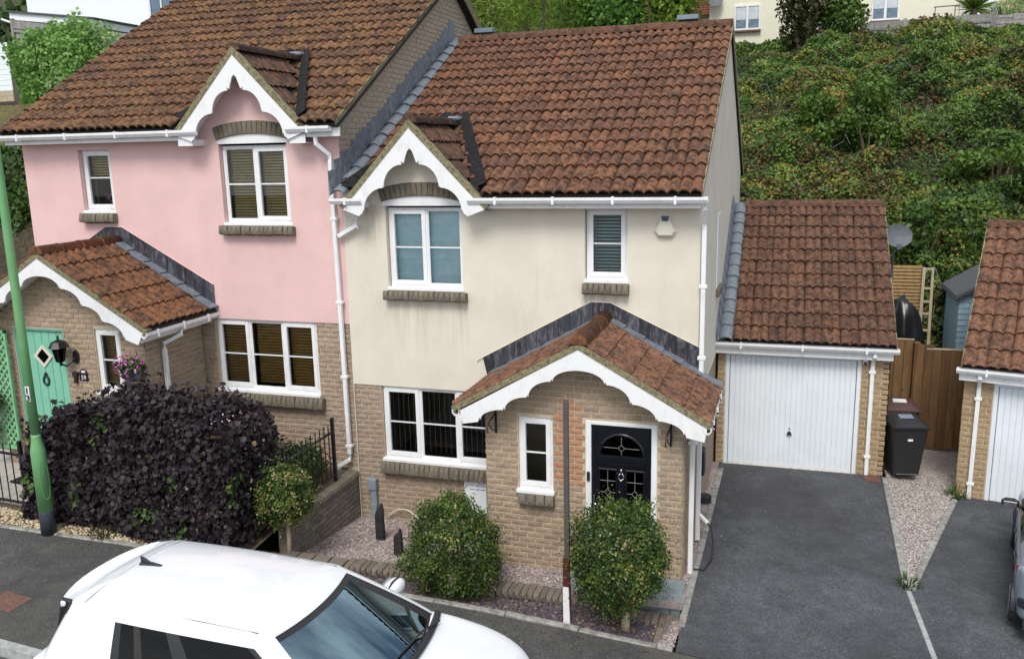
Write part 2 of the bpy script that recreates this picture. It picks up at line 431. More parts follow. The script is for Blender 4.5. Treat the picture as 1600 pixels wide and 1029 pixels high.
# printed / two-tone materials
m, nt, bs = new_mat('roman_blind')
c = ramp(nt, nnoise(nt, 6, 5, 0.6), [(0.3, (0.55, 0.76, 0.82)), (0.7, (0.70, 0.88, 0.92))])
nt.links.new(c, bs.inputs['Base Color']); bs.inputs['Roughness'].default_value = 0.9
m, nt, bs = new_mat('flash_streak')
c = ramp(nt, objrand(nt), [(0, (0.020, 0.019, 0.024)), (0.5, (0.032, 0.032, 0.042)), (1, (0.05, 0.055, 0.07))])
s = ramp(nt, nnoise(nt, 20, 6, 0.75, (1, 1, 0.25)), [(0.50, (0, 0, 0)), (0.66, (0.7,) * 3)])
c = mixc(nt, s, c, (0.22, 0.21, 0.23))
nt.links.new(c, bs.inputs['Base Color']); bs.inputs['Roughness'].default_value = 0.5

# ------------------------------------------------------------------ geometry helpers
BASE = {}


class MB:
    def __init__(s, T=None):
        s.v = []; s.f = []; s.m = []; s.T = T

    def add(s, vs, fs, mi=0):
        o = len(s.v)
        s.v.extend([tuple(p) for p in vs])
        for f in fs:
            s.f.append(tuple(i + o for i in f)); s.m.append(mi)

    def box(s, x0, x1, y0, y1, z0, z1, mi=0):
        s.add([(x0, y0, z0), (x1, y0, z0), (x1, y1, z0), (x0, y1, z0), (x0, y0, z1), (x1, y0, z1), (x1, y1, z1), (x0, y1, z1)],
              [(3, 2, 1, 0), (4, 5, 6, 7), (0, 1, 5, 4), (1, 2, 6, 5), (2, 3, 7, 6), (3, 0, 4, 7)], mi)

    def hexa(s, p, mi=0):          # 8 points, bottom ring then top ring
        s.add(p, [(3, 2, 1, 0), (4, 5, 6, 7), (0, 1, 5, 4), (1, 2, 6, 5), (2, 3, 7, 6), (3, 0, 4, 7)], mi)

    def quad(s, a, b, c, d, mi=0):
        s.add([a, b, c, d], [(0, 1, 2, 3)], mi)

    def prism_y(s, poly, y0, y1, mi=0):      # poly of (x,z), counter-clockwise seen from -Y
        n = len(poly)
        vs = [(x, y0, z) for x, z in poly] + [(x, y1, z) for x, z in poly]
        fs = [tuple(range(n)), tuple(range(2 * n - 1, n - 1, -1))]
        for i in range(n):
            j = (i + 1) % n
            fs.append((j, i, i + n, j + n))
        s.add(vs, fs, mi)

    def prism_z(s, poly, z0, z1, mi=0):      # poly of (x,y) ccw from above; z may be callables
        n = len(poly)
        f0 = z0 if callable(z0) else (lambda x, y: z0)
        f1 = z1 if callable(z1) else (lambda x, y: z1)
        vs = [(x, y, f0(x, y)) for x, y in poly] + [(x, y, f1(x, y)) for x, y in poly]
        fs = [tuple(range(n - 1, -1, -1)), tuple(range(n, 2 * n))]
        for i in range(n):
            j = (i + 1) % n
            fs.append((i, j, j + n, i + n))
        s.add(vs, fs, mi)

    def prism_x(s, poly, x0, x1, mi=0):      # poly of (y,z)
        n = len(poly)
        vs = [(x0, y, z) for y, z in poly] + [(x1, y, z) for y, z in poly]
        fs = [tuple(range(n - 1, -1, -1)), tuple(range(n, 2 * n))]
        for i in range(n):
            j = (i + 1) % n
            fs.append((i, j, j + n, i + n))
        s.add(vs, fs, mi)

    def tube(s, pts, r, n=8, mi=0, square=False):
        pts = [Vector(p) for p in pts]
        rs = r if isinstance(r, (list, tuple)) else [r] * len(pts)
        k0 = len(s.v)
        for i, p in enumerate(pts):
            d = (pts[min(i + 1, len(pts) - 1)] - pts[max(i - 1, 0)]).normalized()
            a = Vector((0, 0, 1)) if abs(d.z) < 0.9 else Vector((1, 0, 0))
            u = d.cross(a).normalized(); w = u.cross(d)
            for k in range(n):
                t = 2 * math.pi * (k + (0.5 if square else 0)) / n
                q = p + (u * math.cos(t) + w * math.sin(t)) * rs[i] * (1.414 if square else 1)
                s.v.append(tuple(q))
        for i in range(len(pts) - 1):
            for k in range(n):
                a = k0 + i * n + k; b = k0 + i * n + (k + 1) % n
                s.f.append((b, a, a + n, b + n)); s.m.append(mi)
        s.f.append(tuple(k0 + k for k in range(n))); s.m.append(mi)
        e = k0 + (len(pts) - 1) * n
        s.f.append(tuple(e + k for k in range(n - 1, -1, -1))); s.m.append(mi)

    def lathe(s, prof, c=(0, 0, 0), n=16, mi=0):
        k0 = len(s.v)
        for r, z in prof:
            for k in range(n):
                t = 2 * math.pi * k / n
                s.v.append((c[0] + r * math.cos(t), c[1] + r * math.sin(t), c[2] + z))
        for i in range(len(prof) - 1):
            for k in range(n):
                a = k0 + i * n + k; b = k0 + i * n + (k + 1) % n
                s.f.append((a, b, b + n, a + n)); s.m.append(mi)
        s.f.append(tuple(k0 + k for k in range(n - 1, -1, -1))); s.m.append(mi)
        e = k0 + (len(prof) - 1) * n
        s.f.append(tuple(e + k for k in range(n))); s.m.append(mi)

    def disc_y(s, c, rx, rz, y0, y1, n=20, mi=0, rot=0):
        poly = [(c[0] + rx * math.cos(-2 * math.pi * k / n + rot), c[1] - rz * math.sin(-2 * math.pi * k / n + rot)) for k in range(n)]
        poly = [(c[0] + rx * math.cos(2 * math.pi * k / n), c[1] + rz * math.sin(2 * math.pi * k / n)) for k in range(n)]
        s.prism_y(poly, y0, y1, mi)

    def grid(s, fn, nu, nv, mi=0):
        k0 = len(s.v)
        for j in range(nv + 1):
            for i in range(nu + 1):
                s.v.append(tuple(fn(i / nu, j / nv)))
        for j in range(nv):
            for i in range(nu):
                a = k0 + j * (nu + 1) + i
                s.f.append((a, a + 1, a + nu + 2, a + nu + 1)); s.m.append(mi)

    def build(s, name, mats, parent=None, smooth=False, bevel=0.0, kind=None, seg=1, sub=0):
        v = np.array(s.v, dtype=float).reshape(-1, 3)
        f = s.f
        if s.T is not None:
            M = np.array(s.T)
            v = v @ M[:3, :3].T + M[:3, 3]
            if s.T.to_3x3().determinant() < 0: f = [tuple(reversed(q)) for q in f]
        b = BASE.get(parent.name, Vector((0, 0, 0))) if parent else Vector((0, 0, 0))
        v = v - np.array(b)
        me = bpy.data.meshes.new(name)
        me.from_pydata([tuple(q) for q in v], [], f)
        if not isinstance(mats, (list, tuple)): mats = [mats]
        for q in mats: me.materials.append(MATS[q])
        if len(mats) > 1: me.polygons.foreach_set('material_index', s.m)
        if smooth: me.polygons.foreach_set('use_smooth', [True] * len(me.polygons))
        me.update()
        o = bpy.data.objects.new(name, me)
        COL.objects.link(o)
        if parent:
            o.parent = parent; BASE[o.name] = b
        if kind: o['kind'] = kind
        if bevel:
            md = o.modifiers.new('bevel', 'BEVEL'); md.width = bevel; md.segments = seg; md.limit_method = 'ANGLE'
        if sub:
            md = o.modifiers.new('sub', 'SUBSURF'); md.levels = sub; md.render_levels = sub
        return o


def tag(o, label, cat, group=None):
    o['label'] = label; o['category'] = cat
    if group: o['group'] = group
    return o


def thing(name, base, label, cat, group=None):
    o = bpy.data.objects.new(name, None)
    o.empty_display_size = 0.2
    COL.objects.link(o)
    o.location = base
    BASE[o.name] = Vector(base)
    return tag(o, label, cat, group)


def inst(name, me, M, parent):
    o = bpy.data.objects.new(name, me)
    COL.objects.link(o)
    b = BASE.get(parent.name, Vector((0, 0, 0)))
    o.parent = parent
    o.matrix_basis = Matrix.Translation(-b) @ M
    BASE[o.name] = b
    return o


def raw_mesh(name, v, f, mat, tint=None, smooth=False):
    """numpy mesh: v (n,3), f (m,k) with a constant k; tint per vertex"""
    me = bpy.data.meshes.new(name)
    n, (mm, k) = len(v), f.shape
    me.vertices.add(n); me.vertices.foreach_set('co', np.asarray(v, dtype=np.float32).ravel())
    me.loops.add(mm * k); me.loops.foreach_set('vertex_index', f.astype(np.int32).ravel())
    me.polygons.add(mm)
    me.polygons.foreach_set('loop_start', np.arange(0, mm * k, k, dtype=np.int32))
    me.polygons.foreach_set('loop_total', np.full(mm, k, dtype=np.int32))
    if smooth: me.polygons.foreach_set('use_smooth', np.ones(mm, dtype=bool))
    if tint is not None:
        a = me.attributes.new('tint', 'FLOAT', 'POINT'); a.data.foreach_set('value', np.asarray(tint, dtype=np.float32))
    me.materials.append(MATS[mat])
    me.update(calc_edges=True)
    return me


def raw_obj(name, me, parent=None, kind=None):
    o = bpy.data.objects.new(name, me); COL.objects.link(o)
    if parent:
        o.parent = parent
        b = BASE[parent.name]; BASE[o.name] = b
        o.location = -b
    if kind: o['kind'] = kind
    return o


CAMP = np.array([6.525, -12.0039, 5.886])


class Pieces:
    """alike pieces: the nearest up to LIMIT become objects of their own, the rest one stuff part"""

    def __init__(s, name, mesh, parent, limit=300):
        s.name, s.mesh, s.parent, s.limit, s.L = name, mesh, parent, limit, []

    def put(s, M, single=True):
        s.L.append((M, single))

    def done(s):
        def key(e):
            d = np.linalg.norm(np.array(e[0].translation) - CAMP)
            return (not e[1], d)
        s.L.sort(key=key)
        one = [e for e in s.L if e[1]][:s.limit]
        rest = s.L[len(one):]
        for M, _ in one: inst(s.name, s.mesh, M, s.parent)
        if rest:
            n = len(s.mesh.vertices)
            co = np.empty(n * 3); s.mesh.vertices.foreach_get('co', co); co = co.reshape(-1, 3)
            polys = [tuple(p.vertices) for p in s.mesh.polygons]
            V, F, T = [], [], []
            for i, (M, _) in enumerate(rest):
                A = np.array(M)
                V.append(co @ A[:3, :3].T + A[:3, 3])
                F.extend([tuple(q + i * n for q in p) for p in polys])
                T.append(np.full(n, random.random()))
            b = np.array(BASE.get(s.parent.name, Vector((0, 0, 0))))
            me = bpy.data.meshes.new(s.name + '_rest')
            me.from_pydata([tuple(q) for q in (np.concatenate(V) - b)], [], F)
            a = me.attributes.new('tint', 'FLOAT', 'POINT'); a.data.foreach_set('value', np.concatenate(T).astype(np.float32))
            for mt in s.mesh.materials: me.materials.append(mt)
            o = bpy.data.objects.new(s.name, me); COL.objects.link(o)
            o.parent = s.parent; BASE[o.name] = Vector(b); o['kind'] = 'stuff'


# unit brick (x length, y depth, z height; front face at y=-0.5), chamfered and slightly uneven
def unit_brick(mat, seed, c=0.04):
    rr = random.Random(seed)
    me = bpy.data.meshes.new('brick')
    j = lambda a: a + rr.uniform(-0.012, 0.012)
    cx, cz = c * 0.35, c
    v = [(-.5, .5, -.5), (.5, .5, -.5), (.5, .5, .5), (-.5, .5, .5),
         (j(-.5), -.3, j(-.5)), (j(.5), -.3, j(-.5)), (j(.5), -.3, j(.5)), (j(-.5), -.3, j(.5)),
         (j(-.5 + cx), -.5, j(-.5 + cz)), (j(.5 - cx), -.5, j(-.5 + cz)), (j(.5 - cx), -.5, j(.5 - cz)), (j(-.5 + cx), -.5, j(.5 - cz)),
         (rr.uniform(-.2, .2), -.62, rr.uniform(-.15, .15))]
    f = [(0, 1, 5, 4), (1, 2, 6, 5), (2, 3, 7, 6), (3, 0, 4, 7), (4, 5, 9, 8), (5, 6, 10, 9), (6, 7, 11, 10), (7, 4, 8, 11),
         (8, 9, 12), (9, 10, 12), (10, 11, 12), (11, 8, 12)]
    me.from_pydata(v, [], f)
    me.materials.append(MATS[mat])
    return me


BR = {}


def brick_mesh(mat, k=0):
    if (mat, k) not in BR: BR[(mat, k)] = unit_brick(mat, sum(map(ord, mat)) * 7 + k)
    return BR[(mat, k)]


def brick_field(P, origin, ax, nrm, width, z0, z1, holes=(), course=0.081, length=0.225, gap=0.015, clip=None, T=None, depth=0.05, single=True, extra=None):
    """ax: unit vector along the wall, nrm: outward normal; clip(z)->(u0,u1) limits at height z"""
    origin = Vector(origin); ax = Vector(ax); nrm = Vector(nrm)
    nc = max(1, round((z1 - z0) / course)); ch = (z1 - z0) / nc
    for r in range(nc):
        za, zb = z0 + r * ch, z0 + (r + 1) * ch
        zc = (za + zb) / 2
        u0, u1 = (0, width) if clip is None else clip(zc)
        if u1 - u0 < 0.05: continue
        spans = [(u0, u1)]
        for (h0, h1, k0, k1) in holes:
            if zb - 0.02 > k0 and za + 0.02 < k1:
                ns = []
                for a, b in spans:
                    if h1 <= a or h0 >= b: ns.append((a, b)); continue
                    if h0 > a: ns.append((a, h0))
                    if h1 < b: ns.append((h1, b))
                spans = ns
        off = (length / 2 if r % 2 else 0)
        for a, b in spans:
            k = math.floor((a + off) / length)
            x = k * length - off
            while x < b - 0.02:
                xa, xb = max(a, x), min(b, x + length)
                if xb - xa > 0.035:
                    L = xb - xa - gap; H = ch - gap
                    c = origin + ax * ((xa + xb) / 2) + Vector((0, 0, zc)) + nrm * random.uniform(-0.003, 0.003)
                    if T is not None:
                        c = T @ c; ax2 = (T.to_3x3() @ ax).normalized(); n2 = (T.to_3x3() @ nrm).normalized()
                    else:
                        ax2, n2 = ax, nrm
                    yv = -n2; xv = yv.cross(Vector((0, 0, 1)))
                    M = Matrix((xv, yv, Vector((0, 0, 1)))).transposed().to_4x4()
                    M = Matrix.Translation(c - n2 * (depth / 2 - 0.012)) @ M @ Matrix.Diagonal((L, depth, H, 1))
                    if extra and extra((xa + xb) / 2, zc): extra.P.put(M, single)
                    else: P[random.randrange(len(P))].put(M, single)
                x += length


# double-roll roof tile: x across, y up the slope, z out of the roof
def tile_mesh(name, mat, cw, L, amp=0.042, lip=0.036, waves=2, seed=0):
    rr = random.Random(seed)
    nx = 8 * waves + 1
    xs = [cw * (i / (nx - 1)) * 1.01 for i in range(nx)]
    def h(x):
        t = (x / cw * waves) % 1.0
        return amp * (abs(math.sin(math.pi * t)) ** 0.75)
    v, f = [], []
    je = [rr.uniform(-0.006, 0.006) for _ in xs]
    for i, x in enumerate(xs): v.append((x - cw / 2, je[i], h(x) + lip))
    for i, x in enumerate(xs): v.append((x - cw / 2, L, h(x)))
    for i, x in enumerate(xs): v.append((x - cw / 2, je[i], h(x) + lip))
    for i, x in enumerate(xs): v.append((x - cw / 2, je[i] + .004, h(x) * 0.9 + lip - 0.024))
    v += [(-cw / 2, 0, lip - .02), (-cw / 2, L, -.015), (cw / 2 * 1.01, 0, lip - .02), (cw / 2 * 1.01, L, -.015)]
    for i in range(nx - 1):
        f.append((i, i + 1, nx + i + 1, nx + i))
        f.append((3 * nx + i, 3 * nx + i + 1, 2 * nx + i + 1, 2 * nx + i))
    o = 4 * nx
    f.append((nx, o + 1, o, 0)); f.append((nx - 1, o + 2, o + 3, 2 * nx - 1))
    me = bpy.data.meshes.new(name)
    me.from_pydata(v, [], f)
    me.materials.append(MATS[mat])
    me.polygons.foreach_set('use_smooth', [i < 2 * (nx - 1) and i % 2 == 0 for i in range(len(f))])
    me.update()
    return me


def tile_slope(name, mat, parent, origin, across, upv, width, length, ncols, nrows, clip=None, limit=300, amp=0.056, lip=0.038, waves=2, jit=0.007, single=None):
    """origin: lower corner; across x upv must point out of the roof"""
    origin = Vector(origin); across = Vector(across).normalized(); upv = Vector(upv).normalized()
    n = across.cross(upv)
    if n.z < 0:
        origin = origin + across * width; across = -across; n = -n
    cw = width / ncols; g = length / nrows
    meshes = [tile_mesh(name, mat, cw, g + 0.035, amp, lip, waves, k) for k in range(3)]
    P = [Pieces(name, q, parent, limit // 3 + 1) for q in meshes]
    Rm = Matrix((across, upv, n)).transposed().to_4x4()
    for r in range(nrows):
        for c in range(ncols):
            p = origin + across * ((c + .5) * cw) + upv * (r * g)
            if clip and not clip(p + upv * g * .5): continue
            J = Matrix.Translation(p + n * random.uniform(-.003, .003) + across * random.uniform(-jit, jit) + upv * random.uniform(-jit, jit)) @ Rm @ Matrix.Rotation(random.uniform(-.018, .018), 4, 'Z')
            P[random.randrange(3)].put(J, single(p) if single else True)
    for q in P: q.done()


def ridge_run(name, mat, parent, a, b, r=0.12, seg=0.42, limit=300):
    a, b = Vector(a), Vector(b)
    d = b - a; n = max(1, round(d.length / seg)); L = d.length / n
    me = bpy.data.meshes.new(name)
    v, f = [], []
    K = 9
    for (x, rr) in ((0, 1.06), (0.05, 1.06), (0.051, 1.0), (1.0, 1.0)):
        for k in range(K):
            t = math.pi * k / (K - 1)
            v.append((x * L, math.cos(t) * r * rr, math.sin(t) * r * rr - r * .35))
    for i in range(3):
        for k in range(K - 1):
            q = i * K + k
            f.append((q, q + K, q + K + 1, q + 1))
    f.append(tuple(range(K))); f.append(tuple(range(3 * K + K - 1, 3 * K - 1, -1)))
    me.from_pydata(v, [], f); me.materials.append(MATS[mat])
    me.polygons.foreach_set('use_smooth', [True] * (3 * (K - 1)) + [False, False]); me.update()
    dx = d.normalized(); yv = Vector((0, 0, 1)).cross(dx).normalized(); zv = dx.cross(yv)
    Rm = Matrix((dx, yv, zv)).transposed().to_4x4()
    for i in range(n):
        inst(name, me, Matrix.Translation(a + dx * (i * L) + Vector((0, 0, random.uniform(-.006, .006)))) @ Rm @ Matrix.Rotation(random.uniform(-.01, .01), 4, 'Y'), parent)


def wall_face(mb, x0, x1, z0, z1, y, holes, depth, mi=0, mi_rev=None):
    """front face (towards -Y) with rectangular holes and their reveals"""
    mr = mi if mi_rev is None else mi_rev
    xs = sorted({x0, x1, *[h for q in holes for h in q[:2] if x0 < h < x1]})
    zs = sorted({z0, z1, *[h for q in holes for h in q[2:] if z0 < h < z1]})
    for i in range(len(xs) - 1):
        for j in range(len(zs) - 1):
            cx, cz = (xs[i] + xs[i + 1]) / 2, (zs[j] + zs[j + 1]) / 2
            if any(q[0] < cx < q[1] and q[2] < cz < q[3] for q in holes): continue
            mb.quad((xs[i], y, zs[j]), (xs[i + 1], y, zs[j]), (xs[i + 1], y, zs[j + 1]), (xs[i], y, zs[j + 1]), mi)
    for a, b, c, d in holes:
        c2, d2 = max(c, z0), min(d, z1)
        if c2 >= d2: continue
        mb.quad((a, y, d2), (a, y + depth, d2), (a, y + depth, c2), (a, y, c2), mr)
        mb.quad((b, y, c2), (b, y + depth, c2), (b, y + depth, d2), (b, y, d2), mr)
        if d <= z1: mb.quad((a, y, d2), (b, y, d2), (b, y + depth, d2), (a, y + depth, d2), mr)
        if c >= z0: mb.quad((a, y + depth, c2), (b, y + depth, c2), (b, y, c2), (a, y, c2), mr)


# leaves ------------------------------------------------------------
def unit(v):
    return v / (np.linalg.norm(v, axis=1, keepdims=True) + 1e-9)


LEAF = {
    'oval': (np.array([(0, 0, 0), (.36, .5, .10), (0, 1, 0), (-.36, .5, .10)]), np.array([(0, 1, 2, 3)])),
    'maple': (np.array([(0, 0, 0), (.46, .10, .06), (.34, .42, .10), (.50, .62, .05), (.16, .68, .06), (0, 1.0, -.06), (-.16, .68, .06), (-.50, .62, .05), (-.34, .42, .10), (-.46, .10, .06), (0, .45, 0)]),
              np.array([(0, 1, 2, 10), (2, 3, 4, 10), (4, 5, 6, 10), (6, 7, 8, 10), (8, 9, 0, 10)])),
    'blade': (np.array([(-.06, 0, 0), (.06, 0, 0), (.05, .6, .05), (0, 1, 0)]), np.array([(0, 1, 2, 3)])),
}


def leaves(name, pts, nrm, size, tint, mat, shape='oval', droop=0.0, spread=0.9, parent=None, kind='stuff'):
    n = len(pts)
    sh, fc = LEAF[shape]
    nn = unit(nrm + RNG.normal(0, spread, (n, 3)))
    t = RNG.normal(0, 1, (n, 3)); t[:, 2] -= droop
    d = unit(t - nn * np.sum(t * nn, 1, keepdims=True))
    x = np.cross(d, nn)
    sz = (size * RNG.uniform(0.65, 1.25, n))[:, None, None]
    V = pts[:, None, :] + sz * (sh[None, :, 0:1] * x[:, None, :] + sh[None, :, 1:2] * d[:, None, :] + sh[None, :, 2:3] * nn[:, None, :])
    k = len(sh)
    F = (fc[None, :, :] + (np.arange(n) * k)[:, None, None]).reshape(-1, fc.shape[1])
    me = raw_mesh(name, V.reshape(-1, 3), F, mat, np.repeat(np.clip(tint, 0, 1), k))
    return raw_obj(name, me, parent, kind)


_G = RNG.uniform(0, 1, (64, 64, 64))


def vnoise(p, scale):
    q = p * scale
    i = np.floor(q).astype(int); f = q - i; f = f * f * (3 - 2 * f)
    out = 0
    for dx in (0, 1):
        for dy in (0, 1):
            for dz in (0, 1):
                w = (f[:, 0] if dx else 1 - f[:, 0]) * (f[:, 1] if dy else 1 - f[:, 1]) * (f[:, 2] if dz else 1 - f[:, 2])
                out = out + w * _G[(i[:, 0] + dx) % 64, (i[:, 1] + dy) % 64, (i[:, 2] + dz) % 64]
    return out


def fbm(p, scale, o=3):
    s = 0; a = 0.5; t = 0
    for k in range(o):
        s = s + a * vnoise(p + 7.3 * k, scale * 2 ** k); t += a; a *= .5
    return s / t


def blob_points(n, c, rad, lump=0.25, lscale=2.0, shell=0.75, flat_bottom=None):
    d = unit(RNG.normal(0, 1, (n, 3)))
    rr = shell + (1 - shell) * RNG.uniform(0, 1, n) ** 0.5
    lum = 1 + lump * (fbm(d * 1.0 + np.array(c) * .37, lscale, 3) * 2 - 1)
    p = np.array(c) + d * np.array(rad) * (rr * lum)[:, None]
    return p, d


def stones(name, pts, size, mat, flat=0.6, kind='stuff', parent=None):
    n = len(pts)
    base = np.array([(1, 0, 0), (0, 1, 0), (-1, 0, 0), (0, -1, 0), (0, 0, 1), (0, 0, -1)], float)
    F = np.array([(0, 1, 4), (1, 2, 4), (2, 3, 4), (3, 0, 4)])
    a = RNG.uniform(0, 6.28, n); s = size * RNG.uniform(0.5, 1.3, n)
    st = RNG.uniform(0.55, 1.0, n)
    V = np.empty((n, 6, 3))
    bx = base[None, :, 0] * st[:, None]; by = base[None, :, 1]
    V[..., 0] = (bx * np.cos(a)[:, None] - by * np.sin(a)[:, None]) * s[:, None]
    V[..., 1] = (bx * np.sin(a)[:, None] + by * np.cos(a)[:, None]) * s[:, None]
    V[..., 2] = base[None, :, 2] * (s * flat)[:, None] + base[None, :, 0] * (RNG.uniform(-.4, .4, n) * s)[:, None]
    V += pts[:, None, :]
    FF = (F[None] + (np.arange(n) * 6)[:, None, None]).reshape(-1, 3)
    me = raw_mesh(name, V.reshape(-1, 3), FF, mat, np.repeat(RNG.uniform(0, 1, n), 6))
    return raw_obj(name, me, parent, kind)


def in_poly(x, y, poly):
    c = np.zeros(len(x), bool); j = len(poly) - 1
    for i in range(len(poly)):
        xi, yi = poly[i]; xj, yj = poly[j]
        with np.errstate(divide='ignore', invalid='ignore'):
            t = ((yi > y) != (yj > y)) & (x < (xj - xi) * (y - yi) / (yj - yi) + xi)
        c ^= t; j = i
    return c


def scatter(poly, n):
    xs, ys = [p[0] for p in poly], [p[1] for p in poly]
    out = []
    m = 0
    while m < n:
        x = RNG.uniform(min(xs), max(xs), n); y = RNG.uniform(min(ys), max(ys), n)
        k = in_poly(x, y, poly); out.append(np.stack([x[k], y[k]], 1)); m += k.sum()
    return np.concatenate(out)[:n]

# ================================================================== the ground
def zp(x):            # street level falls to the right
    return 0.25 + 0.065 * (5.5 - x)


EDX = [-40, -8, -3.77, -1.66, 1.2, 3.4, 5.5, 9]
EDY = [-3.6, -3.47, -3.38, -3.14, -3.05, -2.96, -2.98, -3.0]


def ey(x): return float(np.interp(x, EDX, EDY))


def zback(x): return 0.22 if x < 8.2 else 0.22 - min(0.12, (x - 8.2) * 0.1)


def zd(x, y):
    t = min(1, max(0, (3.4 - y) / 6.4))
    return zback(x) * (1 - t) + zp(x) * t


def gz(x, y): return 0.0 + 0.115 * max(0, -y) + 0.018 * max(0, x)


def zpg(x, y):        # pink house garden
    t = min(1, max(0, -y / 3.1))
    return 0.84 * (1 - t) + (zp(x) + 0.0) * t


def hill(x, y):
    x = np.asarray(x, float); y = np.asarray(y, float)
    hr = np.interp(y, [-60, 5, 9.6, 10.2, 11.5, 15, 20, 27, 34, 60, 110], [0, 0.0, 0.15, 0.8, 2.9, 5.6, 7.7, 9.6, 9.8, 15, 40])
    hl = np.interp(y, [-60, 5, 9.5, 12.0, 14, 20, 24, 34, 60, 110], [.5, 0.8, 1.1, 5.6, 6.6, 8.5, 9.6, 10.5, 18, 42])
    w = np.clip((x + 9) / 9, 0, 1)
    return hl * (1 - w) + hr * w


# one terrain sheet to the horizon
gx = np.unique(np.concatenate([np.linspace(-160, -20, 15), np.linspace(-20, 30, 101), np.linspace(30, 160, 14)]))
gy = np.unique(np.concatenate([np.linspace(-90, -6, 12), np.linspace(-6, 34, 121), np.linspace(34, 160, 18)]))
X, Y = np.meshgrid(gx, gy)
Z = hill(X, Y)
low = np.clip((4.6 - Y) / .6, 0, 1)
Z = Z * (1 - low) + low * np.minimum(np.where(X < -0.25, 0.5, -0.25), zp(np.clip(X, -40, 40)) - 0.35)
P3 = np.stack([X.ravel(), Y.ravel(), Z.ravel()], 1)
hm = (Y > 9.4).ravel()
P3[hm, 2] += (fbm(P3[hm], 0.45, 3) - .5) * 0.9
nxg = len(gx)
F4 = np.array([(j * nxg + i, j * nxg + i + 1, (j + 1) * nxg + i + 1, (j + 1) * nxg + i) for j in range(len(gy) - 1) for i in range(nxg - 1)])
ter = raw_obj('hillside', raw_mesh('hillside', P3, F4, 'hill_soil', smooth=True), kind='structure')


def sheet(name, mat, x0, x1, yf0, yf1, zf, nu=24, nv=10, kind='structure', parent=None):
    mb = MB()
    def fn(u, v):
        x = x0 + (x1 - x0) * u
        a = yf0(x) if callable(yf0) else yf0
        b = yf1(x) if callable(yf1) else yf1
        y = a + (b - a) * v
        return (x, y, zf(x, y))
    mb.grid(fn, nu, nv)
    return mb.build(name, mat, parent, kind=kind, smooth=True)


sheet('road', 'road_tarmac', -60, 60, -40, -5.56, lambda x, y: zp(max(-40, min(40, x))) - 0.11, 30, 4)
sheet('footpath', 'path_tarmac', -40, 30, -5.43, lambda x: ey(x) - .0, lambda x, y: zp(x), 70, 6)
sheet('driveway', 'driveway_tarmac', 5.50, 8.30, lambda x: ey(x) + .004, 3.39, lambda x, y: zd(x, y) + .004, 14, 16)
sheet('neighbouring_driveway', 'driveway_tarmac', 8.30, 22, lambda x: ey(x) + .004, 4.2, lambda x, y: zd(x, y) + .004, 30, 16)
sheet('front_garden_gravel_bed', 'gravel_bed', 0.0, 5.48, -2.2, 0.05, gz, 12, 8)
sheet('neighbour_front_garden', 'soil', -9, -0.2, lambda x: ey(x) + .09, 0.05, zpg, 30, 10)
sheet('flower_bed', 'soil', -.45, 5.3, lambda x: ey(x) + .08, -2.2, lambda x, y: zp(x) - .03 - (0.20 if x < 4 else .07) * min(1, (y - ey(x)) / .75) * min(1, (4.8 - min(x, 4.8)) / 2.0), 20, 6)
sheet('side_gravel_strip', 'gravel_bed', 5.36, 5.50, -1.45, 3.4, lambda x, y: zd(5.5, y) + .012, 2, 10)
sheet('back_garden', 'meadow', 8.2, 22, 5.52, 9.8, lambda x, y: 0.30, 6, 6)

kerb = bpy.data.objects.new('kerb', None); COL.objects.link(kerb); kerb['kind'] = 'structure'; BASE['kerb'] = Vector((0, 0, 0))
x = -9.0
while x < 7.5:
    mb = MB()
    a, b = x + .004, x + .910
    p = lambda xx, yy, dz: (xx, yy, zp(xx) + dz)
    mb.hexa([p(a, -5.56, -.25), p(b, -5.56, -.25), p(b, -5.43, -.25), p(a, -5.43, -.25), p(a, -5.545, .006), p(b, -5.545, .006), p(b, -5.43, .006), p(a, -5.43, .006)])
    mb.build('kerb_stone', 'kerb_stone', kerb, bevel=.012, seg=2)
    x += .914
edg = bpy.data.objects.new('garden_edging', None); COL.objects.link(edg); edg['kind'] = 'structure'; BASE['garden_edging'] = Vector((0, 0, 0))
x = -8.4
while x < 5.38:
    a, b = x, min(5.46, x + .905)
    mb = MB()
    k = random.uniform(.012, .03)
    mb.hexa([(a, ey(a), zp(a) - .2), (b, ey(b), zp(b) - .2), (b, ey(b) + .10, zp(b) - .2), (a, ey(a) + .10, zp(a) - .2),
             (a, ey(a) + .008, zp(a) + k), (b, ey(b) + .008, zp(b) + k), (b, ey(b) + .095, zp(b) + k), (a, ey(a) + .095, zp(a) + k)])
    mb.build('edging_stone', 'edging', edg, bevel=.012)
    x += .912


def edging_line(name, pts, w, mat='edging', h=.03, seg=.915):
    root = bpy.data.objects.new(name, None); COL.objects.link(root); root['kind'] = 'structure'; BASE[root.name] = Vector((0, 0, 0))
    for (a, b) in zip(pts[:-1], pts[1:]):
        a, b = Vector((*a, 0)), Vector((*b, 0)); d = b - a; n = max(1, round(d.length / seg))
        pr = Vector((-d.y, d.x, 0)).normalized() * w / 2
        for i in range(n):
            s, e = a + d * (i / n + .002), a + d * ((i + 1) / n - .002)
            mb = MB()
            q = [s - pr, e - pr, e + pr, s + pr]
            mb.hexa([(v.x, v.y, zd(v.x, v.y) - .15) for v in q] + [(v.x, v.y, zd(v.x, v.y) + h) for v in q])
            mb.build('edging_stone', mat, root, bevel=.008)
    return root


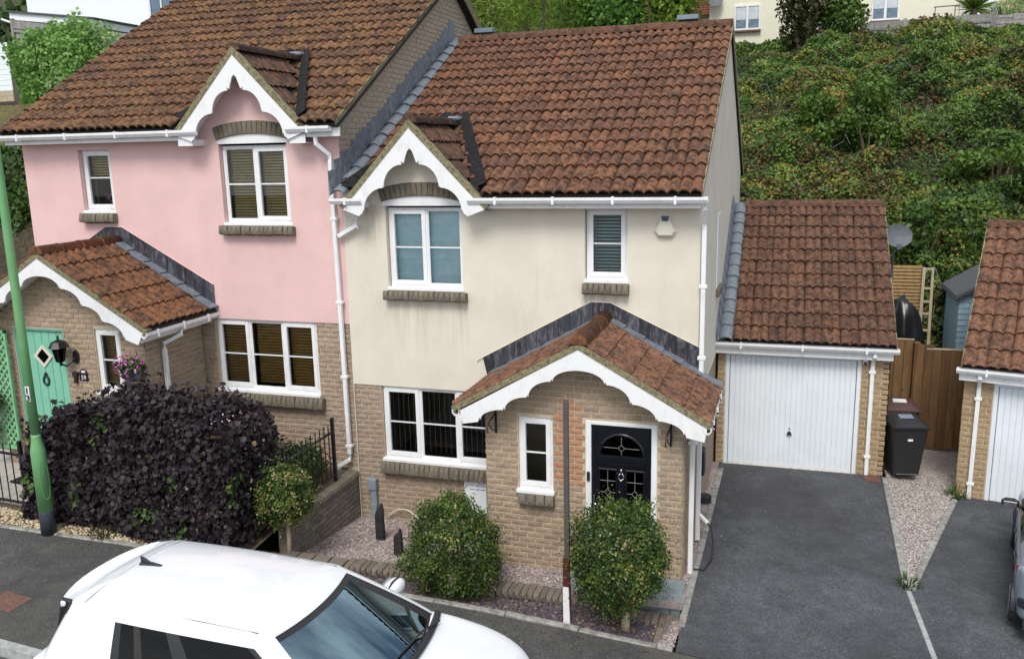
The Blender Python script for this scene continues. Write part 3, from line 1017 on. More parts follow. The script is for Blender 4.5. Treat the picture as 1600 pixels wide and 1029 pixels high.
edging_line('driveway_edging', [(5.50, -2.42), (5.53, 0.2), (5.56, 3.05)], .085, h=.035)
edging_line('gravel_wedge_edging', [(8.28, 3.3), (8.20, -.45)], .09, h=.04)
edging_line('gravel_wedge_edging', [(8.26, -.52), (9.30, 2.85)], .09, h=.04)
edging_line('drive_divider', [(8.22, -.55), (8.37, -2.75)], .065, h=.012, mat='kerb_stone')

# loose stones (geometry, nobody could count them)
pl = [(0.0, -2.05), (0.0, -.01), (2.72, -.01), (2.72, -1.37), (5.40, -1.37), (5.40, -1.5), (3.9, -1.5), (3.9, -2.05)]
p2 = scatter(pl, 8500)
z = np.array([gz(a, b) for a, b in p2])
stones('front_garden_gravel', np.column_stack([p2, z + .008]), .019, 'gravel_pink')
p2 = scatter([(5.37, -1.36), (5.485, -1.36), (5.52, 3.0), (5.41, 3.0)], 1600)
stones('side_gravel', np.column_stack([p2, [zd(5.5, b) + .02 for a, b in p2]]), .02, 'gravel_pink')
wedge = [(8.30, 5.5), (8.32, 3.3), (8.22, -.35), (8.26, -.36), (9.28, 2.95), (9.45, 3.3), (9.80, 5.5)]
mb = MB(); mb.add([(a, b, zd(a, min(b, 3.4)) + .012) for a, b in wedge], [tuple(range(len(wedge)))])
mb.build('gravel_wedge', 'gravel_bed', kind='structure')
p2 = scatter(wedge, 15000)
stones('wedge_gravel', np.column_stack([p2, [zd(a, min(b, 3.4)) + .020 for a, b in p2]]), .017, 'gravel_pale')
p2 = scatter([(-8, -3.35), (-3.7, -3.28), (-1.66, -3.05), (-0.3, -3.0), (-.3, -2.85), (-3.6, -2.9), (-8, -2.75)], 4500)
stones('golden_gravel', np.column_stack([p2, [zpg(a, b) + .012 for a, b in p2]]), .022, 'gravel_gold')
p2 = scatter([(0.0, -2.97), (2.6, -2.92), (5.2, -2.88), (5.2, -2.34), (0.0, -2.3)], 6500)
def zbed(x, y): return zp(x) - .03 - (0.20 if x < 4 else .07) * min(1, max(0, (y - ey(x)) / .75)) * min(1, (4.8 - min(x, 4.8)) / 2.0)
stones('slate_chippings', np.column_stack([p2, [zbed(a, b) + .012 for a, b in p2]]), .026, 'slate_chip', .35)
p2 = scatter([(5.28, -2.9), (5.47, -2.9), (5.47, -2.3), (5.40, -2.3)], 260)
stones('corner_gravel', np.column_stack([p2, [zp(a) + .0 for a, b in p2]]), .02, 'gravel_pink')

# paving in front of the porch
pav = bpy.data.objects.new('porch_paving', None); COL.objects.link(pav); pav['kind'] = 'structure'; BASE[pav.name] = Vector((0, 0, 0))
for poly in ([(3.95, -1.74), (4.86, -1.74), (4.86, -1.39), (3.95, -1.39)], [(4.87, -1.74), (5.44, -1.74), (5.44, -1.39), (4.87, -1.39)],
             [(3.95, -2.14), (4.86, -2.14), (4.86, -1.75), (3.95, -1.75)], [(4.87, -2.14), (4.87, -1.75), (4.90, -1.75), (5.32, -2.14)], [(4.92, -1.75), (5.44, -1.75), (5.45, -2.14), (5.34, -2.14)]):
    mb = MB(); dz = random.uniform(-.002, .003)
    mb.prism_z([(a, b) for a, b in poly], .12, .318 + dz)
    mb.build('paving_slab', 'paving_blue', pav, bevel=.004)
pav2 = bpy.data.objects.new('garden_path', None); COL.objects.link(pav2); pav2['kind'] = 'structure'; BASE[pav2.name] = Vector((0, 0, 0))
for i in range(5):
    for j in range(3):
        x0, y0 = -7.4 + i * .72, -2.72 + j * .62
        mb = MB(); mb.prism_z([(x0, y0), (x0 + .708, y0), (x0 + .708, y0 + .608), (x0, y0 + .608)], lambda a, b: zpg(a, b) - .05, lambda a, b: zpg(a, b) + .03)
        mb.build('paving_slab', 'paving_pink', pav2, bevel=.004)

# ================================================================== houses
ZR = 2.2755
EAVE_Y, EAVE_Z, RID_Y, RID_Z = -0.378, 5.249, 4.74, 7.95
SL = math.hypot(RID_Y - EAVE_Y, RID_Z - EAVE_Z)
UPM = Vector((0, (RID_Y - EAVE_Y) / SL, (RID_Z - EAVE_Z) / SL))


def zmain(y): return EAVE_Z + (y - EAVE_Y) * (RID_Z - EAVE_Z) / (RID_Y - EAVE_Y)


def window(parent, x0, x1, z0, z1, y, cells, blind=None, barz=0.5, name='window', sill=True, mirror=False, bar=True):
    """cells: list of (fraction, opening?)"""
    mb = MB(); fw, fd = .045, .07
    mb.box(x0, x1, y, y + fd, z0, z0 + fw); mb.box(x0, x1, y, y + fd, z1 - fw, z1)
    mb.box(x0, x0 + fw, y, y + fd, z0 + fw, z1 - fw); mb.box(x1 - fw, x1, y, y + fd, z0 + fw, z1 - fw)
    tot = sum(c[0] for c in cells)
    xs = [x0]
    for c in cells: xs.append(xs[-1] + (x1 - x0) * c[0] / tot)
    for q in xs[1:-1]: mb.box(q - .022, q + .022, y, y + fd, z0 + fw, z1 - fw)
    w = mb.build(name, 'upvc', parent, bevel=.004)
    for i, c in enumerate(cells):
        a = xs[i] + (fw if i == 0 else .022); b = xs[i + 1] - (fw if i == len(cells) - 1 else .022)
        c0, c1 = z0 + fw, z1 - fw
        if c[1]:
            s = .052; mb = MB()
            a0, b0, e = a - .012, b + .012, .012
            mb.box(a0, b0, y - .016, y + .045, c0 - e, c0 + s); mb.box(a0, b0, y - .016, y + .045, c1 - s, c1 + e)
            mb.box(a0, a + s, y - .016, y + .045, c0 + s, c1 - s); mb.box(b - s, b0, y - .016, y + .045, c0 + s, c1 - s)
            mb.build('sash', 'upvc', w, bevel=.005, seg=2)
            a, b, c0, c1 = a + s, b - s, c0 + s, c1 - s
        else:
            s = .014; mb = MB()
            mb.box(a, b, y + .01, y + .04, c0, c0 + s); mb.box(a, b, y + .01, y + .04, c1 - s, c1)
            mb.box(a, a + s, y + .01, y + .04, c0 + s, c1 - s); mb.box(b - s, b, y + .01, y + .04, c0 + s, c1 - s)
            mb.build('bead', 'upvc', w)
            a, b, c0, c1 = a + s, b - s, c0 + s, c1 - s
        mb = MB(); mb.quad((a, y + .022, c0), (b, y + .022, c0), (b, y + .022, c1), (a, y + .022, c1))
        mb.build('pane', 'window_glass', w)
        if bar:
            mb = MB(); zb = c0 + (c1 - c0) * barz
            mb.box(a, b, y + .012, y + .020, zb - .011, zb + .011); mb.build('glazing_bar', 'upvc', w)
    if sill:
        mb = MB(); mb.box(x0 - .03, x1 + .03, y - .10, y + .06, z0 - .055, z0 - .002)
        mb.build('sill', 'upvc', w, bevel=.008)
    yb = y + .12
    if blind:
        kind = blind[0]
        if kind == 'roman':
            n = 44; mb = MB()
            def fn(u, v):
                zz = z0 + .04 + (z1 - z0 - .08) * v
                xx = x0 + .04 + (x1 - x0 - .08) * u
                f = abs(((v * 4.3) % 1) - .5) * 2
                return (xx, yb - .02 * (1 - f) ** 4 + .012 * mnoise.noise(Vector((xx * 5, zz * 2.5, 3))) + .006 * mnoise.noise(Vector((xx * 14, zz * 9, 8))), zz)
            mb.grid(fn, n, 60); mb.build('roman_blind', 'roman_blind', w, smooth=True)
        elif kind == 'slats':
            mb = MB(); pitch = blind[2]; zz = z0 + blind[3] if len(blind) > 3 else z0 + .09
            while zz < z1 - .05:
                for i in range(len(cells)):
                    a, b = xs[i] + .05, xs[i + 1] - .05
                    mb.hexa([(a, yb, zz), (b, yb, zz), (b, yb + .03, zz + pitch * .55), (a, yb + .03, zz + pitch * .55),
                             (a, yb, zz + .004), (b, yb, zz + .004), (b, yb + .03, zz + pitch * .55 + .004), (a, yb + .03, zz + pitch * .55 + .004)])
                zz += pitch
            for i in range(len(cells)):
                a, b = xs[i] + .05, xs[i + 1] - .05
                for t in (.12, .88):
                    xx = a + (b - a) * t
                    mb.box(xx - .004, xx + .004, yb - .004, yb - .001, z0 + .06, z1 - .05)
            mb.build('venetian_blind', blind[1], w, kind='stuff')
        elif kind == 'vertical':
            mb = MB(); xx = x0 + .1
            while xx < x1 - .06:
                h = random.uniform(-.004, .004)
                mb.box(xx - .0035, xx + .0035, yb + .02, yb + .022, z0 + .08, z1 - .05); xx += .088
            mb.build('vertical_blind', 'blind_strip', w, kind='stuff')
    return w


def stone_sill(parent, x0, x1, z, h=.165, y=0.0, mat='grey_brick', n=None):
    mb = MB(); mb.box(x0 + .01, x1 - .01, y - .06, y + .03, z - h + .01, z - .012)
    s = mb.build('stone_sill', 'mortar_dark', parent)
    n = n or round((x1 - x0) / .085); w = (x1 - x0) / n
    for i in range(n):
        xc = x0 + (i + .5) * w
        M = Matrix.Translation((xc, y - .015, z - h / 2 + random.uniform(-.006, .006))) @ Matrix.Rotation(R(-12), 4, 'X') @ Matrix.Rotation(random.uniform(-.05, .05), 4, 'Y') @ Matrix.Diagonal((w * .95, .20 + random.uniform(-.02, .02), h * .95, 1))
        inst('brick', brick_mesh(mat, i % 3), M, s)
    return s


def arch(parent, x0, x1, zend, sag, th, y, mat='grey_brick', n=15):
    hw = (x1 - x0) / 2; g = (x0 + x1) / 2
    Rr = (hw * hw + sag * sag) / (2 * sag); zc = zend + sag - Rr
    a1 = math.asin(hw / Rr)
    pts = [(g + Rr * math.sin(a), zc + Rr * math.cos(a)) for a in np.linspace(-a1, a1, 14)]
    pts2 = [(g + (Rr + th) * math.sin(a), zc + (Rr + th) * math.cos(a)) for a in np.linspace(a1, -a1, 14)]
    mb = MB(); mb.prism_y([*pts, *pts2], y - .012, y + .05)
    A = mb.build('arch_lintel', 'mortar', parent)
    for i in range(n):
        a = -a1 + 2 * a1 * (i + .5) / n
        M = Matrix.Translation((g + (Rr + th / 2) * math.sin(a), y + .0, zc + (Rr + th / 2) * math.cos(a))) @ Matrix.Rotation(a, 4, 'Y') @ Matrix.Diagonal((2 * a1 * Rr / n * .94, .07, th * .97, 1))
        inst('brick', brick_mesh(mat, i % 3), M, A)
    return pts


def scallop_board(name, parent, apex, cusps, outer, y0, y1, top_notch=None, mat='upvc', spike=.03):
    """cusps: right-half list of (dx, dz) from inner/top to outer/bottom; outer: [(dx,dz)...] bottom end corner points"""
    ax, az = apex
    half = []
    if top_notch: half += top_notch
    for i in range(len(cusps) - 1):
        (xa, za), (xb, zb) = cusps[i], cusps[i + 1]
        for k in range(0 if (i == 0 and not top_notch) else 1, 9):
            t = k / 8 * math.pi / 2
            half.append((xa + (xb - xa) * math.sin(t), zb + (za - zb) * math.cos(t)))
        if i < len(cusps) - 2:
            half.append((xb + spike * .25, zb + spike)); half.append((xb + spike * .8, zb - .004))
    half.append((cusps[-1][0] + spike * .3, cusps[-1][1] + spike)); half.append((cusps[-1][0] + spike, cusps[-1][1] - .03))
    right = half
    left = [(-dx, dz) for dx, dz in half]
    poly = [(-dx, dz) for dx, dz in reversed(outer)]
    poly = [(-outer[-1][0], outer[-1][1]), (-outer[0][0], outer[0][1])]
    poly = []
    # counter-clockwise seen from -Y (x right, z up): start at left bottom, along inner edge to the right, then outer edge back over the apex
    poly += [(-outer[0][0], outer[0][1])]
    poly += list(reversed(left))
    if abs(right[0][0]) < 1e-6: poly += right[1:]
    else: poly += right
    poly += [(outer[0][0], outer[0][1]), (outer[1][0], outer[1][1]), (0, 0), (-outer[1][0], outer[1][1])]
    mb = MB(); mb.prism_y([(ax + dx, az + dz) for dx, dz in poly], y0, y1)
    return mb.build(name, mat, parent)


def verge_strip(parent, apex, end_r, end_l, y0, y1, t0, t1, name='verge'):
    ax, az = apex
    mb = MB()
    for e in (end_r, end_l):
        d = Vector((e[0] - ax, e[1] - az)).normalized(); n = Vector((-d.y, d.x)) if d.x > 0 else Vector((d.y, -d.x))
        zt = lambda t: az + t / abs(n.y) if abs(n.y) > 0 else az
        p = [(ax, az + t0 / n.y), (e[0] + n.x * t0, e[1] + n.y * t0), (e[0] + n.x * t1, e[1] + n.y * t1), (ax, az + t1 / n.y)]
        if d.x < 0: p = list(reversed(p))
        p = list(reversed(p)) if d.x > 0 else list(reversed(p))
        mb.prism_y(p, y0, y1)
    return mb.build(name, 'verge_mortar', parent)


def gutter(parent, x0, x1, y, z, brackets=True, w=.075, h=.075):
    mb = MB()
    prof = [(y - w, z + .0), (y - w * 1.0, z - h * .45), (y - w * .7, z - h), (y - .012, z - h), (y, z - h * .6), (y, z), (y - .012, z), (y - .02, z - h * .8), (y - w * .65, z - h * .8), (y - w + .012, z - h * .4), (y - w + .012, z)]
    mb.prism_x(prof, x0, x1)
    g = mb.build('gutter', 'upvc', parent)
    if brackets:
        n = max(1, round((x1 - x0) / .95))
        for i in range(n):
            xx = x0 + (x1 - x0) * (i + .5) / n
            mb = MB(); mb.box(xx - .018, xx + .018, y - w - .010, y + .0, z - h - .012, z + .012)
            mb.build('gutter_bracket', 'upvc', g, bevel=.004)
    return g


def pipe(parent, pts, name='downpipe', w=.032, clips=()):
    mb = MB(); mb.tube(pts, w, 4, square=True)
    d = mb.build(name, 'upvc', parent, bevel=.006)
    for c in clips:
        mb = MB(); mb.box(c[0] - .055, c[0] + .055, c[1] - .04, c[1] + .05, c[2] - .022, c[2] + .022); mb.build('pipe_clip', 'upvc', d, bevel=.004)
    return d


def build_house(c):
    dz, x0, x1 = c['dz'], c['x0'], c['x1']
    rdz = c.get('rdz', 0.0)
    EAVE_Z, RID_Z = 5.249 + rdz, 7.95 + c.get('ridz', 0.0)
    SL = math.hypot(RID_Y - EAVE_Y, RID_Z - EAVE_Z)
    UPM = Vector((0, (RID_Y - EAVE_Y) / SL, (RID_Z - EAVE_Z) / SL))
    zmain = lambda y: EAVE_Z + (y - EAVE_Y) * (RID_Z - EAVE_Z) / (RID_Y - EAVE_Y)
    H = thing('semi_detached_house', ((x0 + x1) / 2, 0, dz), c['label'], 'house')
    rm = c['render']
    big, small, grd, g = c['big'], c['small'], c['ground'], c['gab']
    bz = (3.86 + dz, 5.06 + dz); sz = (4.05 + dz, 5.05 + dz); gzv = (1.09 + dz, 2.27 + dz)
    # rendered upper storey
    mb = MB()
    wall_face(mb, x0, x1, ZR + dz, 5.33 + dz, 0, [(big[0] - .01, big[1] + .01, bz[0] - .05, bz[1] + .03), (small[0] - .01, small[1] + .01, sz[0] - .05, sz[1])], .17)
    mb.prism_y([(g - .93, 5.331 + dz), (g + .93, 5.331 + dz), (g, 6.30 + dz)], .0, .1)
    mb.quad((x0, 0, ZR + dz), (x0, .05, ZR + dz), (x1, .05, ZR + dz), (x1, 0, ZR + dz))
    mb.build('rendered_wall', rm, H)
    # side and rear walls
    ys = [(9.40, dz - 1), (9.40, ZR + dz), (9.40, 5.3 + dz), (RID_Y, RID_Z - .06 + dz), (0, 5.33 + dz), (0, ZR + dz), (0, dz - 1)]
    if c['side'] == 'right':
        mb = MB(); mb.prism_x([(0.003, ZR + dz), (9.4, ZR + dz), (9.4, 5.27 + dz), (RID_Y, RID_Z - .05 + dz), (.003, 5.40 + dz)], x1 - .12, x1); mb.build('gable_wall', rm, H)
        mb = MB(); mb.prism_x([(0.026, -.3 + dz), (9.4, -.3 + dz), (9.4, ZR + dz - .003), (.026, ZR + dz - .003)], x1 - .14, x1 - .012); mb.build('side_wall', 'pinkish_brick', H)
    else:
        mb = MB(); mb.prism_x([(0.026, dz - .3), (9.4, dz - .3), (9.4, 5.27 + dz), (RID_Y, RID_Z - .05 + dz), (.026, 5.40 + dz)], x0, x0 + .12); mb.build('gable_wall', rm, H)
    mb = MB(); mb.box(x0 + .12, x1 - .12, 9.3, 9.4, dz - .3, 5.3 + dz)
    mb.box(x0 + .12, x1 - .14, .3, 9.3, dz - .2, dz + .02); mb.box(x0 + .12, x1 - .14, .25, 9.3, ZR + .25 + dz, ZR + .40 + dz); mb.box(x0 + .12, x1 - .14, .25, 9.3, 5.12 + dz, 5.2 + dz)
    mb.box(x0 + .12, x1 - .14, 3.4, 3.5, dz, 5.1 + dz)
    mb.build('inner_walls', 'dark_room', H)
    # brick ground floor
    mb = MB()
    wall_face(mb, x0, x1, dz - .35, ZR + dz - .003, .022, [(grd[0] - .008, grd[1] + .008, gzv[0] - .05, ZR + dz)], .13)
    bw = mb.build('brick_wall', 'mortar', H)
    P = [Pieces('brick', brick_mesh(c['brick'], k), bw, 62) for k in range(3)]
    hol = [(grd[0] - x0 - .01, grd[1] - x0 + .01, gzv[0] - .05, 9), (c['pwall'][0] - x0, c['pwall'][1] - x0, -9, 9)]
    brick_field(P, (x0, .022, 0), (1, 0, 0), (0, -1, 0), x1 - x0, dz - .1, ZR + dz - .006, hol)
    for q in P: q.done()
    # windows
    w1 = window(H, big[0], big[1], bz[0], bz[1], .085, c['bigcells'], c['bigblind'])
    w2 = window(H, small[0], small[1], sz[0], sz[1], .085, [(1, True)], c['smallblind'], barz=c.get('smallbar', .5))
    w3 = window(H, grd[0], grd[1], gzv[0], gzv[1], .05, [(1, True), (1, False), (1, True)], c['groundblind'])
    stone_sill(H, big[0] - .06, big[1] + .08, bz[0] - .055, .15, -.01)
    stone_sill(H, small[0] - .03, small[1] + .04, sz[0] - .055, .16, -.01, 'grey_brick')
    stone_sill(H, grd[0] - .04, min(grd[1] + .10, c['pwall'][0] + .02 if c['pwall'][0] > x0 + 2 else 99), gzv[0] - .055, .20, .0, 'grey_brick')
    und = arch(H, g - .63, g + .63, 5.15 + dz, .085, .205, -.002)
    mb = MB(); mb.prism_y([(und[0][0], 5.09 + dz), (und[-1][0], 5.09 + dz), *[(a, b) for a, b in reversed(und)]], -.006, .16); mb.build('arch_infill', 'upvc', H)
    # main roof ------------------------------------------------------
    ra, rb = c['roofx']
    tp = lambda y: (y, zmain(y) + dz - .035)
    mb = MB()
    def slab(xa, xb, ya):
        mb.prism_x([(ya, zmain(ya) + dz - .10), (9.86, zmain(EAVE_Y) + dz - .10), (9.86, zmain(EAVE_Y) + dz - .035), (RID_Y, RID_Z + dz - .035), (ya, zmain(ya) + dz - .035)], xa, xb)
    mb2 = mb
    gl, gr = g - .98, g + .98
    def slab2(xa, xb, ya):
        mb2.prism_x([(ya, zmain(ya) + dz - .10), (RID_Y, RID_Z + dz - .10), (9.86, EAVE_Z + dz - .10), (9.86, EAVE_Z + dz - .035), (RID_Y, RID_Z + dz - .035), (ya, zmain(ya) + dz - .035)], xa, xb)
    slab2(ra, gl, EAVE_Y + .085); slab2(gl, gr, .16); slab2(gr, rb, EAVE_Y + .085)
    roof = mb.build('roof', 'roof_felt', H)
    tan_g = 1.05 / 1.0
    za = c.get('za', 6.40) + dz + .7 * rdz

    def clip_main(p):
        h = (za - .04 - (zmain(p.y) + dz)) / tan_g
        return abs(p.x - g) > h + (-.10 if p.y > .35 else .10)
    tile_slope('roof_tile', c['tile'], roof, (ra, EAVE_Y, EAVE_Z + dz), (1, 0, 0), UPM, rb - ra, SL - .05, c['cols'], 16, clip_main)
    ridge_run('ridge_tile', 'ridge_clay', roof, (ra, RID_Y, RID_Z + .05 + dz), (rb, RID_Y, RID_Z + .05 + dz), .135, .45)
    # verge
    for xa, xb in c['verges']:
        mb = MB(); mb.prism_x([(EAVE_Y + .02, EAVE_Z + dz - .02), (RID_Y, RID_Z + dz - .02), (RID_Y, RID_Z + dz + .05), (EAVE_Y + .02, EAVE_Z + dz + .05)], xa, xb)
        mb.build('verge', 'verge_mortar', roof)
        mb = MB(); mb.prism_x([(RID_Y, RID_Z + dz - .14), (9.86, EAVE_Z + dz - .14), (9.86, EAVE_Z + dz + .05), (RID_Y, RID_Z + dz + .05)], xa, xb)
        mb.build('verge', 'verge_mortar', roof)
    # eaves: fascia, soffit, gutters
    for (xa, xb, gx0, gx1) in c['eaves']:
        mb = MB(); mb.box(xa, xb, -.265, -.24, 5.065 + dz + rdz, 5.20 + dz + rdz); mb.build('fascia', 'upvc', H, bevel=.003)
        mb = MB(); mb.box(max(xa, x0), min(xb, x1), -.238, .0, 5.07 + dz + rdz, 5.08 + dz + rdz); mb.build('soffit', 'upvc', H)
        gutter(H, gx0, gx1, -.28, 5.222 + dz + rdz, w=.10, h=.085)
    # gablet -----------------------------------------------------------
    s45 = Vector((1.0, 0, -tan_g)).normalized()
    L = math.hypot(1.0, tan_g)
    mb = MB()
    for sg in (1, -1):
        pts = []
        for yy, q in ((-.27, 0), (1.62, 1)):
            pass
        a = Vector((g, -.27, za - .05)); b = Vector((g + sg * 1.0, -.27, za - .05 - tan_g)); cc = Vector((g + sg * 1.0, -.22, za - .05 - tan_g)); d = Vector((g, 1.75, za - .05))
        q = [a, b, cc, d] if sg < 0 else [a, d, cc, b]
        mb.add([*q, *[v - Vector((0, 0, .05)) for v in q]], [(0, 1, 2, 3), (7, 6, 5, 4), (0, 4, 5, 1), (1, 5, 6, 2), (2, 6, 7, 3), (3, 7, 4, 0)])
    gr_ = mb.build('gablet_roof', 'roof_felt', H)
    for sg in (1, -1):
        o = Vector((g + sg * 1.02, -.31, za - .02 - tan_g * 1.02)); upv = Vector((-sg * 1.0, 0, tan_g)).normalized()
        tile_slope('roof_tile', c['gtile'], gr_, o, (0, 1, 0), upv, 2.0, L, 7, 4, lambda p: p.z > zmain(p.y) + dz + .02 and p.z < za + .02, amp=.03)
    for sg in (1, -1):
        mb = MB(); a, b = (g, za - .17), (g + sg * 1.06, za - .17 - 1.06 * tan_g)
        q = [a, b, (b[0], b[1] + .02), (a[0], a[1] + .02)]
        mb.prism_y(q, -.298, -.004); mb.build('soffit', 'upvc', gr_)
    ridge_run('ridge_tile', 'mossy_tile', gr_, (g, -.31, za + .03), (g, 1.50, za + .03), .11, .45)
    mb = MB()
    for sg in (1, -1):       # valleys
        p0 = Vector((g + sg * 1.03, -.30, zmain(-.30) + dz + .10)); p1 = Vector((g + sg * .07, 1.66, zmain(1.66) + dz + .10))
        w = Vector((sg * .10, -.02, .03))
        mb.add([p0 - w * 1.0, p0 + w * 1.0 + Vector((sg * .03, 0, .02)), p1 + w * 1.2 + Vector((0, 0, .05)), p1 - w * .5 + Vector((0, 0, .03))], [(0, 1, 2, 3) if sg > 0 else (3, 2, 1, 0)])
    mb.build('valley', 'valley_black', gr_)
    mb = MB(); mb.box(g - .11, g + .12, 1.42, 1.75, za + .05, za + .135); mb.build('lead_cap', 'lead', gr_, bevel=.03)
    notch = [(0, -.286), (.04, -.33), (.075, -.42), (.10, -.495), (.142, -.467), (.137, -.514)]
    scallop_board('bargeboard', H, (g, za - .075), [(.137, -.514), (.436, -.842), (.773, -1.178)], [(.86, -1.255), (1.12, -1.16)], -.33, -.30, notch, spike=.028)
    verge_strip(gr_, (g, za - .075), (g + 1.12, za - .075 - 1.16), (g - 1.12, za - .075 - 1.16), -.335, -.25, .0, .085)
    for sg in (1, -1):
        mb = MB()
        xa = g + sg * .86; xb = g + sg * 1.13
        mb.box(min(xa, xb), max(xa, xb), -.298, -.0, 5.07 + dz, 5.085 + dz)
        mb.box(min(xa, xb), max(xa, xb), -.298, -.29, 5.085 + dz, 5.2 + dz)
        mb.box(xa - .006, xa + .006, -.298, -.0, 5.085 + dz, 5.16 + dz)
        mb.build('soffit_box', 'upvc', H)
    # porch ----------------------------------------------------------------
    p = c['porch']
    pa, pb = c['pwall']; py = -1.36
    pz0 = dz - .1 if dz else .05
    dx0, dx1, dtop = p['door']; wx0, wx1, wz0, wz1 = p['win']
    ax, az, er, el, ez = p['apex'], p['az'], p['er'], p['el'], p['ez']
    def clip(z):
        if z < ez - .1: return (0, pb - pa)
        hr = (az - .05 - z) / (az - .05 - ez + .1)
        return (max(0, ax - pa - (ax - el) * hr), min(pb - pa, ax - pa + (er - ax) * hr))
    mb = MB()
    wall_face(mb, pa + .01, pb - .01, pz0 - .2, ez - .05, py, [(dx0, dx1, pz0 - .1, dtop), (wx0, wx1, wz0, wz1)], .12)
    mb.prism_y([(pa + .03, ez - .05), (pb - .03, ez - .05), (ax, az - .12)], py, py + .1)
    pw = mb.build('porch_wall', 'mortar', H)
    P = [Pieces('brick', brick_mesh(c['pbrick'], k), pw, 100) for k in range(3)]
    ex = None
    if 'orange' in c:
        O = Pieces('brick', brick_mesh('orange_brick'), pw)
        def ex(u, z):
            return 1.03 < u - (0) < 1.32 and z > 1.45 and z < 2.72 - abs(u - 1.22) * 0.5
        ex.P = O
    hol = [(dx0 - pa - .005, dx1 - pa + .005, -9, dtop + .005), (wx0 - pa - .005, wx1 - pa + .005, wz0 - .02, wz1 + .005)]
    if not ex:
        brick_field(P, (pa, py, 0), (1, 0, 0), (0, -1, 0), pb - pa, pz0 - .1, az - .1, hol, clip=clip)
    else:
        brick_field(P, (pa, py, 0), (1, 0, 0), (0, -1, 0), pb - pa, pz0 - .1, az - .1, hol, clip=clip, length=.225, extra=ex)
        O.done()
    for q in P: q.done()
    for xs_, nx, o in ((pb, 1, (pb, py, 0)), (pa, -1, (pa, 0, 0))):
        mb = MB(); mb.box(min(xs_, xs_ - nx * .1), max(xs_, xs_ - nx * .1), py + .012, 0.0, pz0 - .2, ez)
        sw = mb.build('porch_side_wall', 'mortar', H)
        Q = [Pieces('brick', brick_mesh(c['pbrick'], k), sw, 40 if c['side'] == 'left' else 0) for k in range(2)]
        brick_field(Q, o, (0, nx, 0), (nx, 0, 0), 1.36, pz0 - .1, ez - .05)
        for q in Q: q.done()
    # porch roof
    pyf = -1.72
    mb = MB()
    for (ex_, sg) in ((er, 1), (el, -1)):
        q = [(ex_, ez - .06), (ax, az - .06), (ax, az - .02), (ex_, ez - .02)]
        if sg < 0: q = list(q)
        else: q = list(reversed(q))
        mb.prism_y(q if sg < 0 else q, pyf + .04, -.005)
    pr_ = mb.build('porch_roof', 'roof_felt', H)
    for (ex_, sg) in ((er, 1), (el, -1)):
        run = abs(ex_ - ax); Lp = math.hypot(run, az - ez)
        upv = Vector((-sg * run, 0, az - ez)).normalized()
        tile_slope('roof_tile', c['ptile'], pr_, (ex_, pyf, ez), (0, 1, 0), upv, 1.52, Lp, p['pc'], p['pr'], amp=p['amp'], lip=.03, limit=150)
        # lead soaker next to the wall
        mb = MB(); n = Vector((sg * (az - ez), 0, run)).normalized()
        nstep = 6
        for k in range(nstep):
            a = Vector((ex_, 0, ez)) + upv * (Lp * k / nstep); b = a + upv * (Lp / nstep)
            o1, o2 = n * .055, n * .075
            v = [a + o2 + Vector((0, -.21, 0)), a + o2 + Vector((0, -.004, 0)), b + o1 + Vector((0, -.004, 0)), b + o1 + Vector((0, -.21, 0))]
            v += [q - n * .03 for q in v]
            mb.hexa([v[4], v[5], v[6], v[7], v[0], v[1], v[2], v[3]] if sg < 0 else [v[7], v[6], v[5], v[4], v[3], v[2], v[1], v[0]])
        mb.build('lead_soaker', 'lead', pr_)
    ridge_run('ridge_tile', 'porch_ridge', pr_, (ax, pyf - .02, az + .03), (ax, -.02, az + .03), .12, .44)
    verge_strip(pr_, (ax, az - .075), (er, ez - .075), (el, ez - .075), pyf - .012, pyf + .1, .0, .075)
    scallop_board('bargeboard', H, (ax, az - .075), p['cusps'], p['outer'], pyf - .005, pyf + .025, None, spike=.035)
    mb = MB(); mb.prism_y([(el + .1, ez - .16), (ax, az - .20), (er - .1, ez - .16), (er - .1, ez - .15), (ax, az - .19), (el + .1, ez - .15)], pyf + .03, py); mb.build('porch_soffit', 'upvc', H)
    for (ex_, sg) in ((er, 1), (el, -1)):
        xe = ex_ - sg * .02
        mb = MB(); mb.box(min(xe - sg * .10, xe - sg * .125), max(xe - sg * .10, xe - sg * .125), pyf + .03, -.0, ez - .21, ez - .06); mb.build('fascia', 'upvc', H)
        gx = xe + sg * .03
        mb = MB(); prof = [(0, 0), (0, -.06), (.03, -.09), (.075, -.09), (.105, -.05), (.105, 0), (.092, 0), (.088, -.045), (.07, -.075), (.035, -.075), (.014, -.05), (.012, 0)]
        prof = [(gx + sg * (a - .09), ez - .045 + b) for a, b in prof]
        if sg < 0: prof.reverse()
        mb.prism_y(list(reversed(prof)) if False else prof, pyf - .01, .0)
        gt = mb.build('gutter', 'upvc_dirty' if c['side'] == 'right' else 'upvc', H)
        if c['side'] == 'right':
            pts = np.column_stack([gx + sg * (RNG.uniform(.0, .07, 160) - .05), RNG.uniform(pyf, 0, 160), np.full(160, ez - .075)])
            leaves('gutter_moss', pts, np.tile((0, 0, 1.), (160, 1)), .05, RNG.uniform(0, .3, 160), 'purple_leaf', parent=gt)
        for k in range(3):
            yy = pyf + .25 + k * .6
            mb = MB(); mb.box(min(gx - sg * .09, gx + sg * .03), max(gx - sg * .09, gx + sg * .03), yy - .015, yy + .015, ez - .145, ez - .03); mb.build('gutter_bracket', 'upvc', gt)
    # stepped slate / lead flashing on the wall above the porch
    fl = p['flash']
    mb = MB()
    (a0, a1, b0, b1, c0, c1) = fl      # left end x, right end x, peak flat from b0..b1, band height c0, top z c1
    slope = (az - ez) / (er - ax)
